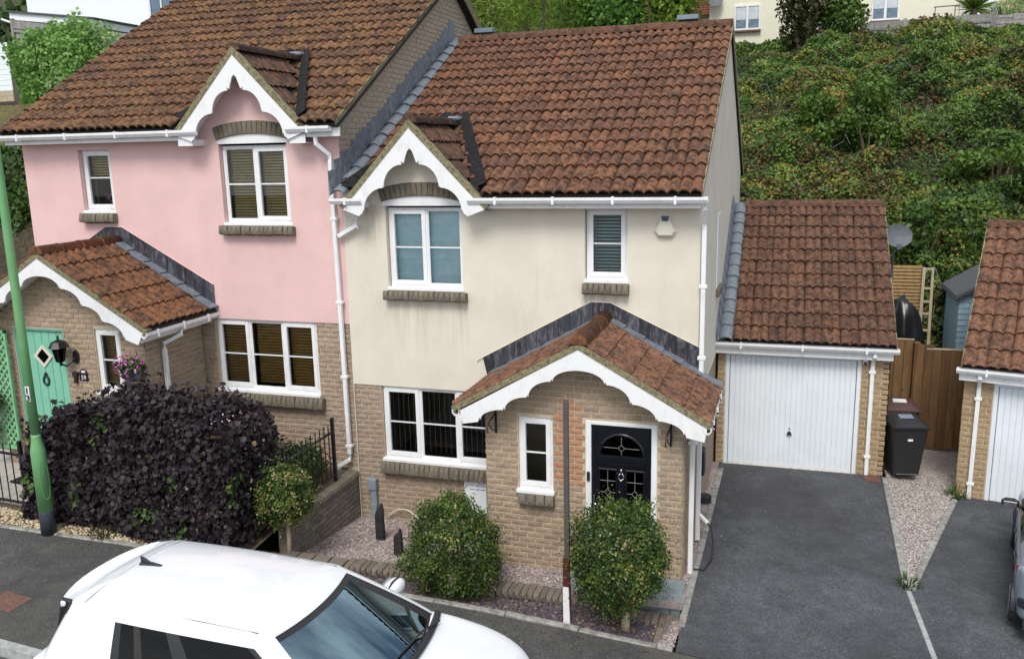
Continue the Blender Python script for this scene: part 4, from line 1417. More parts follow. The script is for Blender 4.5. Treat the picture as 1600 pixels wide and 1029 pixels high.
    lowz = lambda xx: az - .02 - abs(xx - ax) * slope
    root = MB(); root.prism_y([(a0 + .12, lowz(a0 + .12)), (ax, az - .02), (a1 - .02, lowz(a1 - .02)), (a1 - .02, lowz(a1 - .02) + c0 - .02), (b1, c1 - .01), (b0, c1 - .01), (a0, lowz(a0) + c0 - .02)][:7], -.014, -.002)
    fr = root.build('flashing', 'valley_black', H)
    n = round((a1 - a0) / .17)
    ztop = lambda xx: min(c1, c1 - max(0, xx - b1) * (c1 - lowz(a1) - c0) / max(.01, a1 - b1), c1 - max(0, b0 - xx) * (c1 - lowz(a0) - c0) / max(.01, b0 - a0))
    for i in range(n):
        xa, xb = a0 + (a1 - a0) * i / n + .003, a0 + (a1 - a0) * (i + 1) / n - .003
        mb = MB(); yo = -.016 - .012 * random.random()
        mb.prism_y([(xa + (.09 if i == 0 else 0), lowz(xa)), (xb, lowz(xb)), (xb, ztop(xb)), (xa, ztop(xa))], yo - .006, -.0142)
        mb.build('slate', 'flash_streak', fr)
    mb = MB(); tp_ = [(a0 - .1, ztop(a0) - .06), (a0, ztop(a0)), (b0, c1), (b1, c1), (a1, ztop(a1))]
    mb.tube([(a, -.02, b + .006) for a, b in tp_], .008, 4); mb.build('flashing_bead', rm, fr)
    # porch window and door
    window(H, wx0, wx1, wz0 + .045, wz1, py + .03, [(1, True)], p.get('blind'), barz=.5)
    stone_sill(H, wx0 + .0, wx1 + .03, wz0 - .012, .16, py + .0, n=4)
    return H, (dx0, dx1, dtop, py, pz0)


cream, cdoor = build_house(dict(
    dz=0.0, za=6.29, x0=0.0, x1=5.40, side='right', label='cream rendered semi-detached house with brick porch and black front door', render='cream_render',
    big=(.723, 1.925), small=(3.80, 4.392), ground=(.50, 2.37), gab=1.30, bigcells=[(1.06, True), (1, False)],
    bigblind=('roman',), smallblind=('slats', 'blind_grey', .048, .10), smallbar=.5, groundblind=('vertical',),
    brick='pinkish_brick', pbrick='buff_brick', roofx=(.24, 5.44), cols=17, tile='roof_tile', gtile='mossy_tile', ptile='orange_tile',
    verges=[(5.432, 5.452)], eaves=[(2.15, 5.42, 2.17, 5.51), (.10, .45, -.02, .50)],
    pwall=(2.71, 5.37), orange=True,
    porch=dict(door=(4.10, 5.04, 2.40), win=(3.175, 3.651, 1.33, 2.387), apex=4.09, az=3.50, er=5.72, el=2.40, ez=2.58, pc=6, pr=5, amp=.036,
               cusps=[(0, -.27), (.335, -.43), (.66, -.66), (.98, -.85), (1.32, -1.01)], outer=[(1.57, -1.08), (1.60, -.90)], flash=(2.22, 5.43, 3.87, 4.16, .40, 3.72))))
pink, pdoor = build_house(dict(
    dz=0.97, rdz=.09, ridz=.30, x0=-6.08, x1=0.0, side='left', label='pink rendered semi-detached house with brick porch and mint green front door', render='pink_render',
    big=(-2.124, -.92), small=(-4.90, -4.27), ground=(-2.50, -.62), gab=-1.52, bigcells=[(1, False), (1.06, True)],
    bigblind=('slats', 'blind_tan', .045, .06), smallblind=('slats', 'blind_tan', .045, .58), smallbar=.55, groundblind=('slats', 'blind_wood', .05, .09),
    brick='pinkish_brick', pbrick='buff_brick', roofx=(-6.20, .17), cols=20, tile='pink_roof_tile', gtile='mossy_tile', ptile='porch_tile',
    verges=[(.15, .172), (-6.21, -6.185)], eaves=[(-6.16, -2.36, -6.28, -2.28), (-.68, .17, -.68, .05)],
    pwall=(-5.75, -2.78),
    porch=dict(door=(-5.33, -4.33, 3.25), win=(-3.72, -3.24, 2.25, 3.29), apex=-4.28, az=4.50, er=-2.43, el=-6.13, ez=3.40, pc=5, pr=5, amp=.05, blind=('slats', 'blind_wood', .05, .09),
               cusps=[(0, -.27), (.36, -.45), (.73, -.70), (1.08, -.93), (1.45, -1.16)], outer=[(1.70, -1.26), (1.80, -1.08)], flash=(-6.05, -2.45, -4.50, -4.16, .42, 4.74))))

# pink gable above the cream roof: brick, with stepped lead and a grey tile channel
mb = MB(); mb.prism_x([(.026, .97 - .3), (9.4, .97 - .3), (9.4, 6.25), (RID_Y, RID_Z + 1.27 - .05), (.026, 6.42)], -.14, -.012)
gw = mb.build('brick_gable', 'mortar', pink)
P = [Pieces('brick', brick_mesh('gable_brick', k), gw, 90) for k in range(3)]
def gclip(z):
    t0 = EAVE_Y + (z - EAVE_Z - 1.06 + .12) * (RID_Y - EAVE_Y) / (RID_Z - EAVE_Z + .21)
    t1 = EAVE_Y + (z - EAVE_Z - .05) * (RID_Y - EAVE_Y) / (RID_Z - EAVE_Z)
    top = 9.3 - t0
    return (max(0, t0), max(0, min(t1, 9.3 - max(0, t0)) if z < RID_Z else top))
brick_field(P, (-.012, 0, 0), (0, 1, 0), (1, 0, 0), 9.4, 5.3, 9.15, clip=gclip, course=.085, length=.23)
for q in P: q.done()
mb = MB(); mb.prism_x([(0, ZR), (.3, ZR), (.3, 5.5), (0, 5.4)], -.011, .004); 
fl = bpy.data.objects.new('abutment_flashing', None); COL.objects.link(fl); fl.parent = cream; fl.location = -BASE[cream.name]; BASE[fl.name] = Vector((0, 0, 0))
NS = 27
for i in range(NS):
    y0 = EAVE_Y + (RID_Y - EAVE_Y + .15) * i / NS; y1 = y0 + (RID_Y - EAVE_Y) / NS * 1.12
    y1 = y0 + (y1 - y0) * .90; zt = zmain(y1) + .30 + random.uniform(-.035, .035)
    mb = MB(); xo = .012 + random.uniform(0, .045)
    mb.add([(xo, y0, zmain(y0) + .03), (xo + .01, y1, zmain(y1) + .02), (.004 + xo * .8, y1 + .01, zt + .03), (.0, y0 - .01, zt)] + [(-.008, y0, zmain(y0)), (-.008, y1, zmain(y1)), (-.008, y1, zt + .03), (-.008, y0, zt)],
           [(0, 1, 2, 3), (7, 6, 5, 4), (0, 3, 7, 4), (1, 5, 6, 2), (2, 6, 7, 3), (0, 4, 5, 1)])
    mb.build('lead_step', 'lead', fl)
tile_slope('channel_tile', 'grey_tile', cream, (.03, EAVE_Y, EAVE_Z + .02), (1, 0, 0), UPM, .22, SL, 1, 16, amp=.06, lip=.035, waves=1)
for xx in (.55, 4.45):
    mb = MB(); mb.prism_x([(RID_Y - .1, RID_Z + .15), (RID_Y + .12, RID_Z + .15), (RID_Y + .1, RID_Z + .24), (RID_Y - .08, RID_Z + .24)], xx, xx + .38)
    mb.build('ridge_vent', 'solar_blue', cream, bevel=.01)
# right gable window reveal and sill
mb = MB(); mb.box(5.395, 5.41, 2.9, 3.5, 3.5, 4.75); mb.build('side_window', 'upvc', cream)
stone = MB(); stone.box(5.39, 5.47, 2.84, 3.56, 3.36, 3.5); stone.build('side_window_sill', 'grey_brick', cream, bevel=.02)

# ---- doors
dx0, dx1, dtop, py, pz0 = cdoor
mb = MB(); f = .075; zb = .30
mb.box(dx0, dx0 + f, py - .01, py + .07, zb, dtop); mb.box(dx1 - f, dx1, py - .01, py + .07, zb, dtop); mb.box(dx0 + f, dx1 - f, py - .01, py + .07, dtop - f * .7, dtop)
mb.build('door_frame', 'upvc', cream, bevel=.006)
mb = MB(); mb.box(dx0 + f, dx1 - f, py + .03, py + .07, zb, dtop - f * .7)
door = mb.build('front_door', 'black_door', cream)
dm = (dx0 + dx1) / 2; lw = .30
mb = MB()
za_ = 1.93
arc = [(dm + lw * math.cos(t), za_ + .30 * math.sin(t)) for t in np.linspace(0, math.pi, 18)]
mb.tube([(a, py + .022, b) for a, b in arc], .014, 6)
mb.box(dm - lw - .03, dm + lw + .03, py + .008, py + .03, za_ - .075, za_ - .015)
mb.box(dm - lw - .01, dm + lw + .01, py + .012, py + .03, za_ - .13, za_ - .09)
for sx in (-1, 1):
    a, b = dm + sx * .06, dm + sx * .30
    a, b = min(a, b), max(a, b)
    for (p0, p1) in (((a, 1.74), (b, 1.74)), ((a, .95), (b, .95)), ((a, .95), (a, 1.74)), ((b, .95), (b, 1.74))):
        mb.tube([(p0[0], py + .026, p0[1]), (p1[0], py + .026, p1[1])], .010, 4)
mb.box(dm - .035, dm + .035, py + .015, py + .03, .6, 1.72)
for sg in (-1, 1): mb.box(dm + sg * .345 - .012, dm + sg * .345 + .012, py + .018, py + .03, .4, dtop - .12)
mb.build('door_moulding', 'black_door', door)
mb = MB(); gp = [(a, b) for a, b in [(dm + .27 * math.cos(t), za_ + .01 + .265 * math.sin(t)) for t in np.linspace(0, math.pi, 16)]]
mb.add([(a, py + .0285, b) for a, b in gp], [tuple(range(len(gp)))])
for sx in (-1, 1):
    a, b = sorted((dm + sx * .075, dm + sx * .285)); mb.quad((a, py + .0285, .97), (b, py + .0285, .97), (b, py + .0285, 1.72), (a, py + .0285, 1.72))
mb.build('door_pane', 'dark_glass', door)
mb = MB(); T_ = .0035
def came(p, q): mb.tube([(p[0], py + .026, p[1]), (q[0], py + .026, q[1])], T_, 4)
def diamond(cx, cz, r):
    k = [(cx, cz + r), (cx + r * .95, cz), (cx, cz - r), (cx - r * .95, cz)]
    for i in range(4): came(k[i], k[(i + 1) % 4])
diamond(dm, 2.04, .045); came((dm, 2.085), (dm, 2.19)); came((dm, 1.995), (dm, 1.945)); came((dm - .045, 2.04), (dm - .235, 2.04)); came((dm + .045, 2.04), (dm + .235, 2.04))
for sx in (-1, 1):
    cx = dm + sx * .18
    diamond(cx, 1.42, .045); came((cx, 1.72), (cx, 1.465)); came((cx, 1.375), (cx, .97))
    for zz in (1.58, 1.26, 1.10): came((cx - .10, zz), (cx + .10, zz))
    came((cx - .045, 1.42), (cx - .10, 1.42)); came((cx + .045, 1.42), (cx + .10, 1.42))
mb.build('lead_came', 'lead_came', door)
mb = MB(); mb.lathe([(.0, .0), (.012, .01), (.014, .03), (.006, .05)], (dm, py + .02, 1.71), 10)
mb.tube([(dm + .036 * math.sin(t), py + .012, 1.65 + .046 * math.cos(t)) for t in np.linspace(0.2, 2 * math.pi - .2, 16)], .009, 6)
mb.lathe([(.001, -.018), (.018, 0), (.001, .018)], (dm, py + .014, 1.60), 10)
mb.build('door_knocker', 'chrome', door, smooth=True)
mb = MB(); mb.box(dx0 + .10, dx0 + .13, py + .018, py + .03, 1.12, 1.36); mb.tube([(dx0 + .115, py + .01, 1.26), (dx0 + .13, py - .02, 1.258), (dx0 + .24, py - .022, 1.24)], .010, 8)
mb.build('door_handle', 'chrome', door, bevel=.003)
mb = MB(); mb.box(dx0 + .02, dx0 + .06, py - .035, py - .01, 1.57, 1.70); mb.build('doorbell', 'black_plastic', cream, bevel=.006)

dx0, dx1, dtop, py, pz0 = pdoor
mb = MB(); zb = .86
mb.box(dx0, dx0 + .06, py, py + .08, zb, dtop); mb.box(dx1 - .02, dx1, py, py + .08, zb, dtop); mb.box(dx0 + .06, dx1 - .02, py, py + .08, dtop - .035, dtop)
mb.build('door_frame', 'mint_dark', pink)
mb = MB(); mb.box(dx0 + .06, dx1 - .02, py + .06, py + .08, zb, dtop - .04)
door = mb.build('front_door', 'mint_dark', pink)
n = 6
for i in range(n):
    a = dx0 + .062 + (dx1 - .084 - dx0) * i / n; b = dx0 + .062 + (dx1 - .084 - dx0) * (i + 1) / n - .007
    mb = MB(); mb.box(a, b, py + .035, py + .062, zb + .01, dtop - .05); mb.build('door_board', 'mint_door', door, bevel=.005)
cx, cz = (dx0 + dx1) / 2 + .02, 2.79
mb = MB(); r = .185
k = [(cx, cz + r), (cx + r, cz), (cx, cz - r), (cx - r, cz)]; k2 = [(cx, cz + r * .68), (cx + r * .68, cz), (cx, cz - r * .68), (cx - r * .68, cz)]
for i in range(4):
    a, b, c2, d2 = k[i], k[(i + 1) % 4], k2[(i + 1) % 4], k2[i]
    mb.prism_y([a, d2, c2, b][::-1] if False else [d2, c2, b, a][::-1], py + .015, py + .04)
mb.build('diamond_frame', 'alarm_cream', door)
mb = MB(); mb.prism_y([k2[3], k2[2], k2[1], k2[0]], py + .026, py + .034); mb.build('door_pane', 'dark_glass', door)
mb = MB(); mb.tube([(cx + .055 * math.sin(t), py + .02, cz - .40 + .075 * math.cos(t)) for t in np.linspace(0, 2 * math.pi, 18)], .016, 6)
mb.lathe([(.001, -.03), (.035, 0), (.001, .045)], (cx + .0, py + .026, cz - .30), 10); mb.build('door_knocker', 'black_paint', door, smooth=True)

# ---- pipes of the houses
pipe(pink, [(-.255, -.23, 6.13), (-.255, -.23, 6.02), (-.13, -.085, 5.86), (-.12, -.075, 5.75), (-.095, -.075, 1.12), (-.105, -.08, 1.02), (-.29, -.10, .90), (-.30, -.10, .72)], clips=[(-.115, -.075, 4.9), (-.11, -.075, 3.6), (-.105, -.075, 2.4), (-.097, -.075, 1.25)])
pipe(cream, [(.145, -.23, 5.15), (.145, -.23, 5.05), (.27, -.10, 4.90), (.27, -.09, 4.80), (-.06, -.08, 4.63)])
pipe(cream, [(5.47, -.24, 5.15), (5.47, -.24, 5.06), (5.455, -.10, 4.86), (5.455, -.08, 4.75), (5.455, -.08, .30)], clips=[(5.455, -.08, 4.0), (5.455, -.08, 3.0)])
pipe(cream, [(5.66, -1.2, 2.48), (5.65, -1.2, 2.40), (5.475, -1.06, 2.26), (5.455, -1.05, 2.15), (5.455, -1.05, .25)], clips=[(5.455, -1.05, 2.1)])
pipe(pink, [(-2.50, -.85, 3.28), (-2.50, -.85, 3.16), (-2.70, -1.02, 3.04), (-2.71, -1.02, 2.93), (-2.715, -1.02, 1.0)])
# gas meter cupboard, duct and pipe on the cream front
mb = MB(); mb.box(1.85, 2.22, -.04, .03, .29, .84); mt = mb.build('meter_cupboard', 'garage_white', cream, bevel=.008)
mb = MB()
for i in range(3): mb.box(1.95 + i * .09, 2.02 + i * .09, -.044, -.040, .70, .715); mb.box(1.95 + i * .09, 2.02 + i * .09, -.044, -.040, .76, .77)
mb.build('cupboard_vent', 'duct_grey', mt)
mb = MB(); mb.box(.185, .345, -.10, .01, .53, .72); mb.box(.235, .335, -.08, .01, .24, .53); mb.box(.225, .325, -.085, .01, .02, .30); mb.build('service_duct', 'duct_grey', cream, bevel=.01)
mb = MB(); mb.tube([(.015, -.01, zz) for zz in np.linspace(0, ZR, 12)], .009, 5); mb.build('wall_joint', 'alarm_cream', cream)
mb = MB(); mb.tube([(.52 + t * .5, -.05 - .05 * t, .10 + .16 * math.sin(t * 2.6)) for t in np.linspace(0, 1.15, 14)], .010, 5); tag(mb.build('cable', 'alarm_cream'), 'pale cable looping off the cream house wall above the gravel', 'cable')
# alarm box
A = thing('alarm_box', (4.925, 0, 4.80), 'cream bell-shaped burglar alarm box high on the cream wall', 'alarm')
mb = MB(); q = [(4.86, 4.95), (4.99, 4.95), (5.09, 4.73), (5.04, 4.65), (4.81, 4.65), (4.76, 4.73)]
q2 = [(4.875, 4.94), (4.975, 4.94), (5.045, 4.74), (5.01, 4.69), (4.84, 4.69), (4.805, 4.74)]
vs_ = [(a, -.001, b) for a, b in q] + [(a, -.075, b) for a, b in q2]; nn = 6
mb.add(vs_, [(6, 11, 10, 9, 8, 7)] + [(i, i + 6, (i + 1) % nn + 6, (i + 1) % nn) for i in range(nn)]); mb.build('alarm_cover', 'alarm_cream', A, bevel=.006)
mb = MB(); mb.add([(4.872, -.08, 4.945), (4.978, -.08, 4.945), (4.965, -.085, 4.885), (4.885, -.085, 4.885), (4.872, -.03, 4.95), (4.978, -.03, 4.95), (4.965, -.03, 4.885), (4.885, -.03, 4.885)], [(0, 3, 2, 1), (4, 5, 6, 7), (0, 1, 5, 4), (1, 2, 6, 5), (2, 3, 7, 6), (3, 0, 4, 7)]); mb.build('strobe_lens', 'alarm_blue', A)
# hanging basket brackets on the porch
for bx, lab in ((2.87, 'black hanging basket bracket left of the small porch window'), (5.215, 'black hanging basket bracket right of the black front door')):
    B = thing('basket_bracket', (bx, -1.37, 2.2), lab, 'bracket', 'empty hanging basket brackets on the porch')
    mb = MB(); mb.box(bx - .012, bx + .012, -1.40, -1.372, 2.14, 2.44); mb.build('back_plate', 'black_paint', B)
    mb = MB(); mb.tube([(bx, -1.39, 2.42), (bx - .03, -1.60, 2.34), (bx - .035, -1.66, 2.25), (bx - .03, -1.63, 2.21)], .010, 6); mb.build('arm', 'black_paint', B)
    mb = MB(); mb.tube([(bx, -1.39, 2.17), (bx - .02, -1.50, 2.22), (bx - .03, -1.62, 2.33)], .009, 6); mb.build('brace', 'black_paint', B)
# boxes and charger on the side wall of the cream house
E_ = thing('car_charger', (5.45, .9, .9), 'black wall charger with coiled lead on the side of the cream house', 'charger')
mb = MB(); mb.box(5.392, 5.46, .75, 1.0, .95, 1.35); mb.build('casing', 'black_plastic', E_, bevel=.02)
mb = MB(); mb.lathe([(.001, -.05), (.10, -.05), (.10, .05), (.001, .05)], (5.5, .45, .72), 14); mb.build('cable_reel', 'black_plastic', E_)
mb = MB(); mb.tube([(5.44, .0, .66), (5.50, -.1, .68), (5.60, -.15, .60)], .03, 8); mb.build('white_hose', 'upvc', E_)
mb = MB(); mb.tube([(5.60, -.15, .60), (5.66, -.2, .54), (5.70, -.35, .40), (5.70, -.6, .28), (5.63, -.9, .26), (5.50, -1.0, .30)], .012, 6); mb.build('lead', 'rubber', E_)

# ================================================================== garages
def build_garage(base, rot, label, W, door, pier_l, eave, ridge, roofx, cols, rows, tilem, zb, brick, handle, right_end=True, ngrooves=24):
    """local frame: x along the front, y into the garage, z from base"""
    G = thing('garage', (0, 0, 0), label, 'garage')
    d0, d1, dh = door
    ey_, ez_ = eave; ry, rz = ridge
    mb = MB()
    wall_face(mb, 0, W, -.3, ez_ - .05, 0, [(d0, d1, -.4, dh)], .1)
    mb.prism_x([(.0, -.3), (2 * ry, -.3), (2 * ry, ez_ - .05), (ry, rz - .12), (.0, ez_ - .02)], W - .1, W)
    mb.prism_x([(.012, -.3), (2 * ry, -.3), (2 * ry, ez_ - .05), (ry, rz - .12), (.012, ez_ - .02)], 0, .1)
    wall = mb.build('brick_wall', 'mortar', G)
    P = [Pieces('brick', brick_mesh(brick, k), wall, 80) for k in range(3)]
    brick_field(P, (0, 0, 0), (1, 0, 0), (0, -1, 0), W, 0, ez_ - .06, [(d0 - .005, d1 + .005, -9, dh + .005)], course=.09, length=.225)
    brick_field(P, (0, 5.5, 0), (0, -1, 0), (-1, 0, 0), 5.5, 0, ez_ - .06, course=.09, length=.225, single=False)
    for q in P: q.done()
    # frame and up-and-over door
    mb = MB(); f = .065
    mb.box(d0, d0 + f, -.005, .08, .0, dh); mb.box(d1 - f, d1, -.005, .08, 0, dh); mb.box(d0 + f, d1 - f, -.005, .08, dh - .05, dh)
    mb.build('door_frame', 'garage_white', G, bevel=.006)
    a, b = d0 + f + .008, d1 - f - .008
    mb = MB(); mb.box(a, b, .035, .06, .03, dh - .06); dr = mb.build('garage_door', 'garage_white', G)
    n = ngrooves; w = (b - a) / n
    for i in range(n):
        mb = MB(); mb.prism_z([(a + i * w + .003, .034), (a + i * w + .012, .022), (a + (i + 1) * w - .012, .022), (a + (i + 1) * w - .003, .034)], .035, dh - .065)
        mb.build('panel_rib', 'garage_white', dr)
    mb = MB(); mb.box(a, b, .02, .03, .0, .045); mb.build('bottom_rail', 'upvc_dirty', dr)
    if handle:
        hx = (a + b) / 2
        mb = MB(); mb.prism_y([(hx - .045, dh * .30), (hx + .045, dh * .30), (hx + .02, dh * .30 + .06), (hx - .02, dh * .30 + .06)], -.02, .022)
        mb.lathe([(.012, .0), (.012, .02)], (hx, .012, dh * .30 + .10), 8); mb.build('door_handle', 'black_plastic', dr, bevel=.004)
    mb = MB(); mb.box(d0 - .02, d1 + .03, -.10, .05, -.2, .0); mb.build('threshold', 'concrete', G, bevel=.01)
    # roof
    L = math.hypot(ry - ey_, rz - ez_); upv = Vector((0, ry - ey_, rz - ez_)).normalized()
    x0_, x1_ = roofx
    mb = MB(); mb.prism_x([(ey_ + .085, ez_ - .05), (ry, rz - .09), (2 * ry, ez_ - .09), (2 * ry, ez_ - .04), (ry, rz - .04), (ey_ + .085, ez_ + .005)], x0_, x1_)
    roof = mb.build('roof', 'roof_felt', G)
    tile_slope('roof_tile', tilem, roof, (x0_, ey_, ez_), (1, 0, 0), upv, x1_ - x0_, L - .05, cols, rows, amp=.050)
    ridge_run('ridge_tile', 'ridge_clay', roof, (x0_, ry, rz + .04), (x1_, ry, rz + .04), .13, .45)
    for xx in (x0_, x1_):
        mb = MB(); mb.prism_x([(ey_ + .02, ez_ - .05), (ry, rz - .05), (ry, rz + .03), (ey_ + .02, ez_ + .03)], xx - .012, xx + .012)
        mb.build('verge', 'verge_mortar', roof)
    mb = MB(); mb.box(-.08, W + .02, -.19, -.165, ez_ - .24, ez_ - .04); mb.build('fascia', 'upvc', G, bevel=.003)
    mb = MB(); mb.box(-.06, W, -.163, .0, ez_ - .235, ez_ - .22); mb.build('soffit', 'upvc', G)
    gutter(G, -.12, W + .10, -.205, ez_ - .025, w=.10, h=.085)
    return G


ROOT_KIDS = []
g1 = build_garage(None, 0, 'attached single garage with white ribbed door beside the cream house', 2.82,
                  (.13, 2.37, 2.07), .13, (-.30, 2.33), (3.22, 4.42), (.24, 2.87), 9, 11, 'garage_tile', .22, 'garage_brick', True)
tile_slope('channel_tile', 'grey_tile', g1, (.02, -.30, 2.34), (1, 0, 0), Vector((0, 3.52, 2.09)), .22, math.hypot(3.52, 2.09), 1, 12, amp=.055, lip=.032, waves=1)
mb = MB()
for i in range(12):
    y0, y1 = -.3 + 3.5 * i / 12, -.3 + 3.5 * (i + 1.15) / 12
    z0_, z1_ = 2.33 + (y0 + .3) * .594, 2.33 + (y1 + .3) * .594
    mb = MB(); mb.add([(-.02, y0, z0_), (-.02, y1, z1_), (-.035, y1, z1_ + .2), (-.035, y0, z0_ + .2), (.03, y0, z0_ + .02), (.03, y1, z1_ + .02), (-.02, y1, z1_ + .2), (-.02, y0, z0_ + .2)], [(0, 3, 2, 1), (4, 5, 6, 7), (0, 1, 5, 4), (1, 2, 6, 5), (2, 3, 7, 6), (3, 0, 4, 7)])
    mb.build('lead_step', 'lead', g1)
pipe(g1, [(2.55, -.23, 2.28), (2.55, -.23, 2.16), (2.54, -.06, 2.05), (2.54, -.045, 1.95), (2.54, -.045, .02)], clips=[(2.54, -.045, 1.85), (2.54, -.045, .35)])
g1.location = (5.44, 3.41, .22)
mb = MB(); mb.box(7.94, 8.2, 3.10, 3.38, .10, .235); mb.build('drain_cover', 'iron_cover', kind='structure')
C_ = thing('security_camera', (7.86, 3.4, 2.25), 'small white security camera on the garage pier under the gutter', 'camera')
mb = MB(); mb.box(7.825, 7.895, 3.31, 3.40, 2.20, 2.34); mb.build('camera_body', 'upvc', C_, bevel=.012, seg=2)
mb = MB(); mb.box(7.835, 7.885, 3.305, 3.312, 2.20, 2.255); mb.build('lens', 'black_plastic', C_, bevel=.004)

g2 = build_garage(None, 0, 'neighbouring garage with orange-brown tiled roof at the edge of the wedge of gravel', 3.2,
                  (.42, 2.66, 2.02), .42, (-.30, 2.30), (3.0, 4.25), (-.05, 3.3), 10, 9, 'orange_tile', .05, 'garage_brick', True)
pipe(g2, [(.22, -.23, 2.25), (.22, -.23, 2.13), (.21, -.06, 2.0), (.21, -.045, 1.9), (.20, -.045, .02)], clips=[(.21, -.045, 1.75), (.205, -.045, .3)])
g2.location = (9.36, 3.15, .05); g2.rotation_euler = (0, 0, -.25)

# ================================================================== street objects
# green lamp column
LX, LY = -3.08, -3.26
LZ = zp(LX)
Lp = thing('lamp_post', (LX, LY, LZ), 'tall green street lamp column with white number label by the purple hedge', 'lamp post')
mb = MB(); mb.lathe([(.100, 0), (.100, .34), (.097, .345)], (LX, LY, LZ), 20); mb.build('painted_foot', 'lamp_base', Lp, smooth=True)
mb = MB(); mb.lathe([(.097, .34), (.097, 1.18), (.094, 1.22), (.066, 1.36), (.062, 1.40), (.062, 1.44)], (LX, LY, LZ), 20); mb.build('base_compartment', 'lamp_green', Lp, smooth=True)
mb = MB(); mb.lathe([(.060, 1.40), (.058, 3.0), (.050, 5.2), (.046, 6.0)], (LX, LY, LZ), 20)
mb.tube([(LX, LY, LZ + 6.0), (LX + .02, LY - .1, LZ + 6.2), (LX + .05, LY - .4, LZ + 6.35)], .035, 10); sh = mb.build('shaft', 'lamp_green', Lp, smooth=True)
mb = MB(); mb.box(LX - .08, LX + .18, LY - .95, LY - .4, LZ + 6.28, LZ + 6.42); mb.build('lantern', 'post_grey', Lp, bevel=.05, seg=3)
cdir = Vector((CAMP[0] - LX, CAMP[1] - LY, 0)).normalized(); cs = Vector((-cdir.y, cdir.x, 0))
mb = MB()
pts = []
for k in range(15):
    t = 2 * math.pi * k / 14
    u_, w_ = .058 * math.cos(t), .30 * math.sin(t)
    w_ = max(-.27, min(.27, w_ * 1.1)); pts.append(Vector((LX, LY, LZ + .80 + w_)) + (cs * (.035 + u_ * .9) + cdir * math.sqrt(max(0, .0985 ** 2 - (.035 + u_ * .9) ** 2))))
mb.tube(pts, .004, 5); mb.build('access_door', 'lamp_green', Lp)
# the white label with its two digits
def column_pt(u, zz, rad, ofs): return Vector((LX, LY, zz)) + cs * (rad * math.sin(u)) + cdir * (rad * math.cos(u)) + cdir * 0
mb = MB(); zc = LZ + 2.02; r_ = .0600
mb.grid(lambda a, b: column_pt(-1.0 + .95 * a, zc - .105 + .21 * b, r_ + .0015, 0), 8, 2)
pl_ = mb.build('number_label', 'label_white', Lp, smooth=True)
def text_mesh(o):
    bpy.context.view_layer.update()
    me = bpy.data.meshes.new_from_object(o.evaluated_get(bpy.context.evaluated_depsgraph_get()))
    n, par = o.name, o.parent
    bpy.data.objects.remove(o)
    q = bpy.data.objects.new(n, me); COL.objects.link(q); q.parent = par; BASE[q.name] = BASE[par.name]
    return q


def digit(ch, zc_, h):
    cu = bpy.data.curves.new('digit', 'FONT'); cu.body = ch; cu.size = h * 1.38; cu.align_x = 'CENTER'; cu.extrude = .0008; cu.offset = .0022
    o = bpy.data.objects.new('digit', cu); COL.objects.link(o); o.parent = pl_; BASE[o.name] = BASE[Lp.name]
    cu.materials.append(MATS['black_paint'])
    o = text_mesh(o)
    u_ = -.52; p = column_pt(u_, zc_, r_ + .0075, 0)
    nd = (cs * math.sin(u_) + cdir * math.cos(u_)).normalized(); xd = Vector((0, 0, 1)).cross(nd)
    o.matrix_basis = Matrix.Translation(p - BASE[Lp.name] - Vector((0, 0, h / 2))) @ Matrix((xd, Vector((0, 0, 1)), nd)).transposed().to_4x4()
digit('1', zc + .05, .085); digit('3', zc - .052, .085)

# estate board post in the slate bed
PX, PY = 4.20, -2.80; PZ = zbed(PX, PY)
S = thing('sign_post', (PX, PY, PZ), 'slim grey sign post with dark red and white foot in the slate bed', 'post')
mb = MB(); mb.hexa([(PX - .045, PY - .03, PZ - .05), (PX + .035, PY - .03, PZ - .05), (PX + .035, PY - .005, PZ - .05), (PX - .045, PY - .005, PZ - .05), (PX - .048, PY - .03, PZ + .50), (PX + .02, PY - .03, PZ + .50), (PX + .02, PY - .005, PZ + .50), (PX - .048, PY - .005, PZ + .50)]); mb.build('white_stake', 'upvc', S)
mb = MB(); mb.box(PX - .048, PX + .03, PY - .03, PY + .03, PZ + .50, PZ + .86); mb.build('red_sleeve', 'dark_red', S)
mb = MB(); mb.box(PX + .0, PX + .035, PY - .003, PY + .035, PZ, PZ + .52); mb.build('back_stake', 'dark_red', S)
mb = MB(); mb.box(PX - .030, PX + .030, PY - .022, PY + .022, PZ + .86, PZ + 2.78); mb.build('post', 'post_grey', S, bevel=.004)
mb = MB(); mb.box(PX - .028, PX + .028, PY - .02, PY + .02, PZ + 2.78, PZ + 2.80); mb.build('cap', 'post_grey', S)

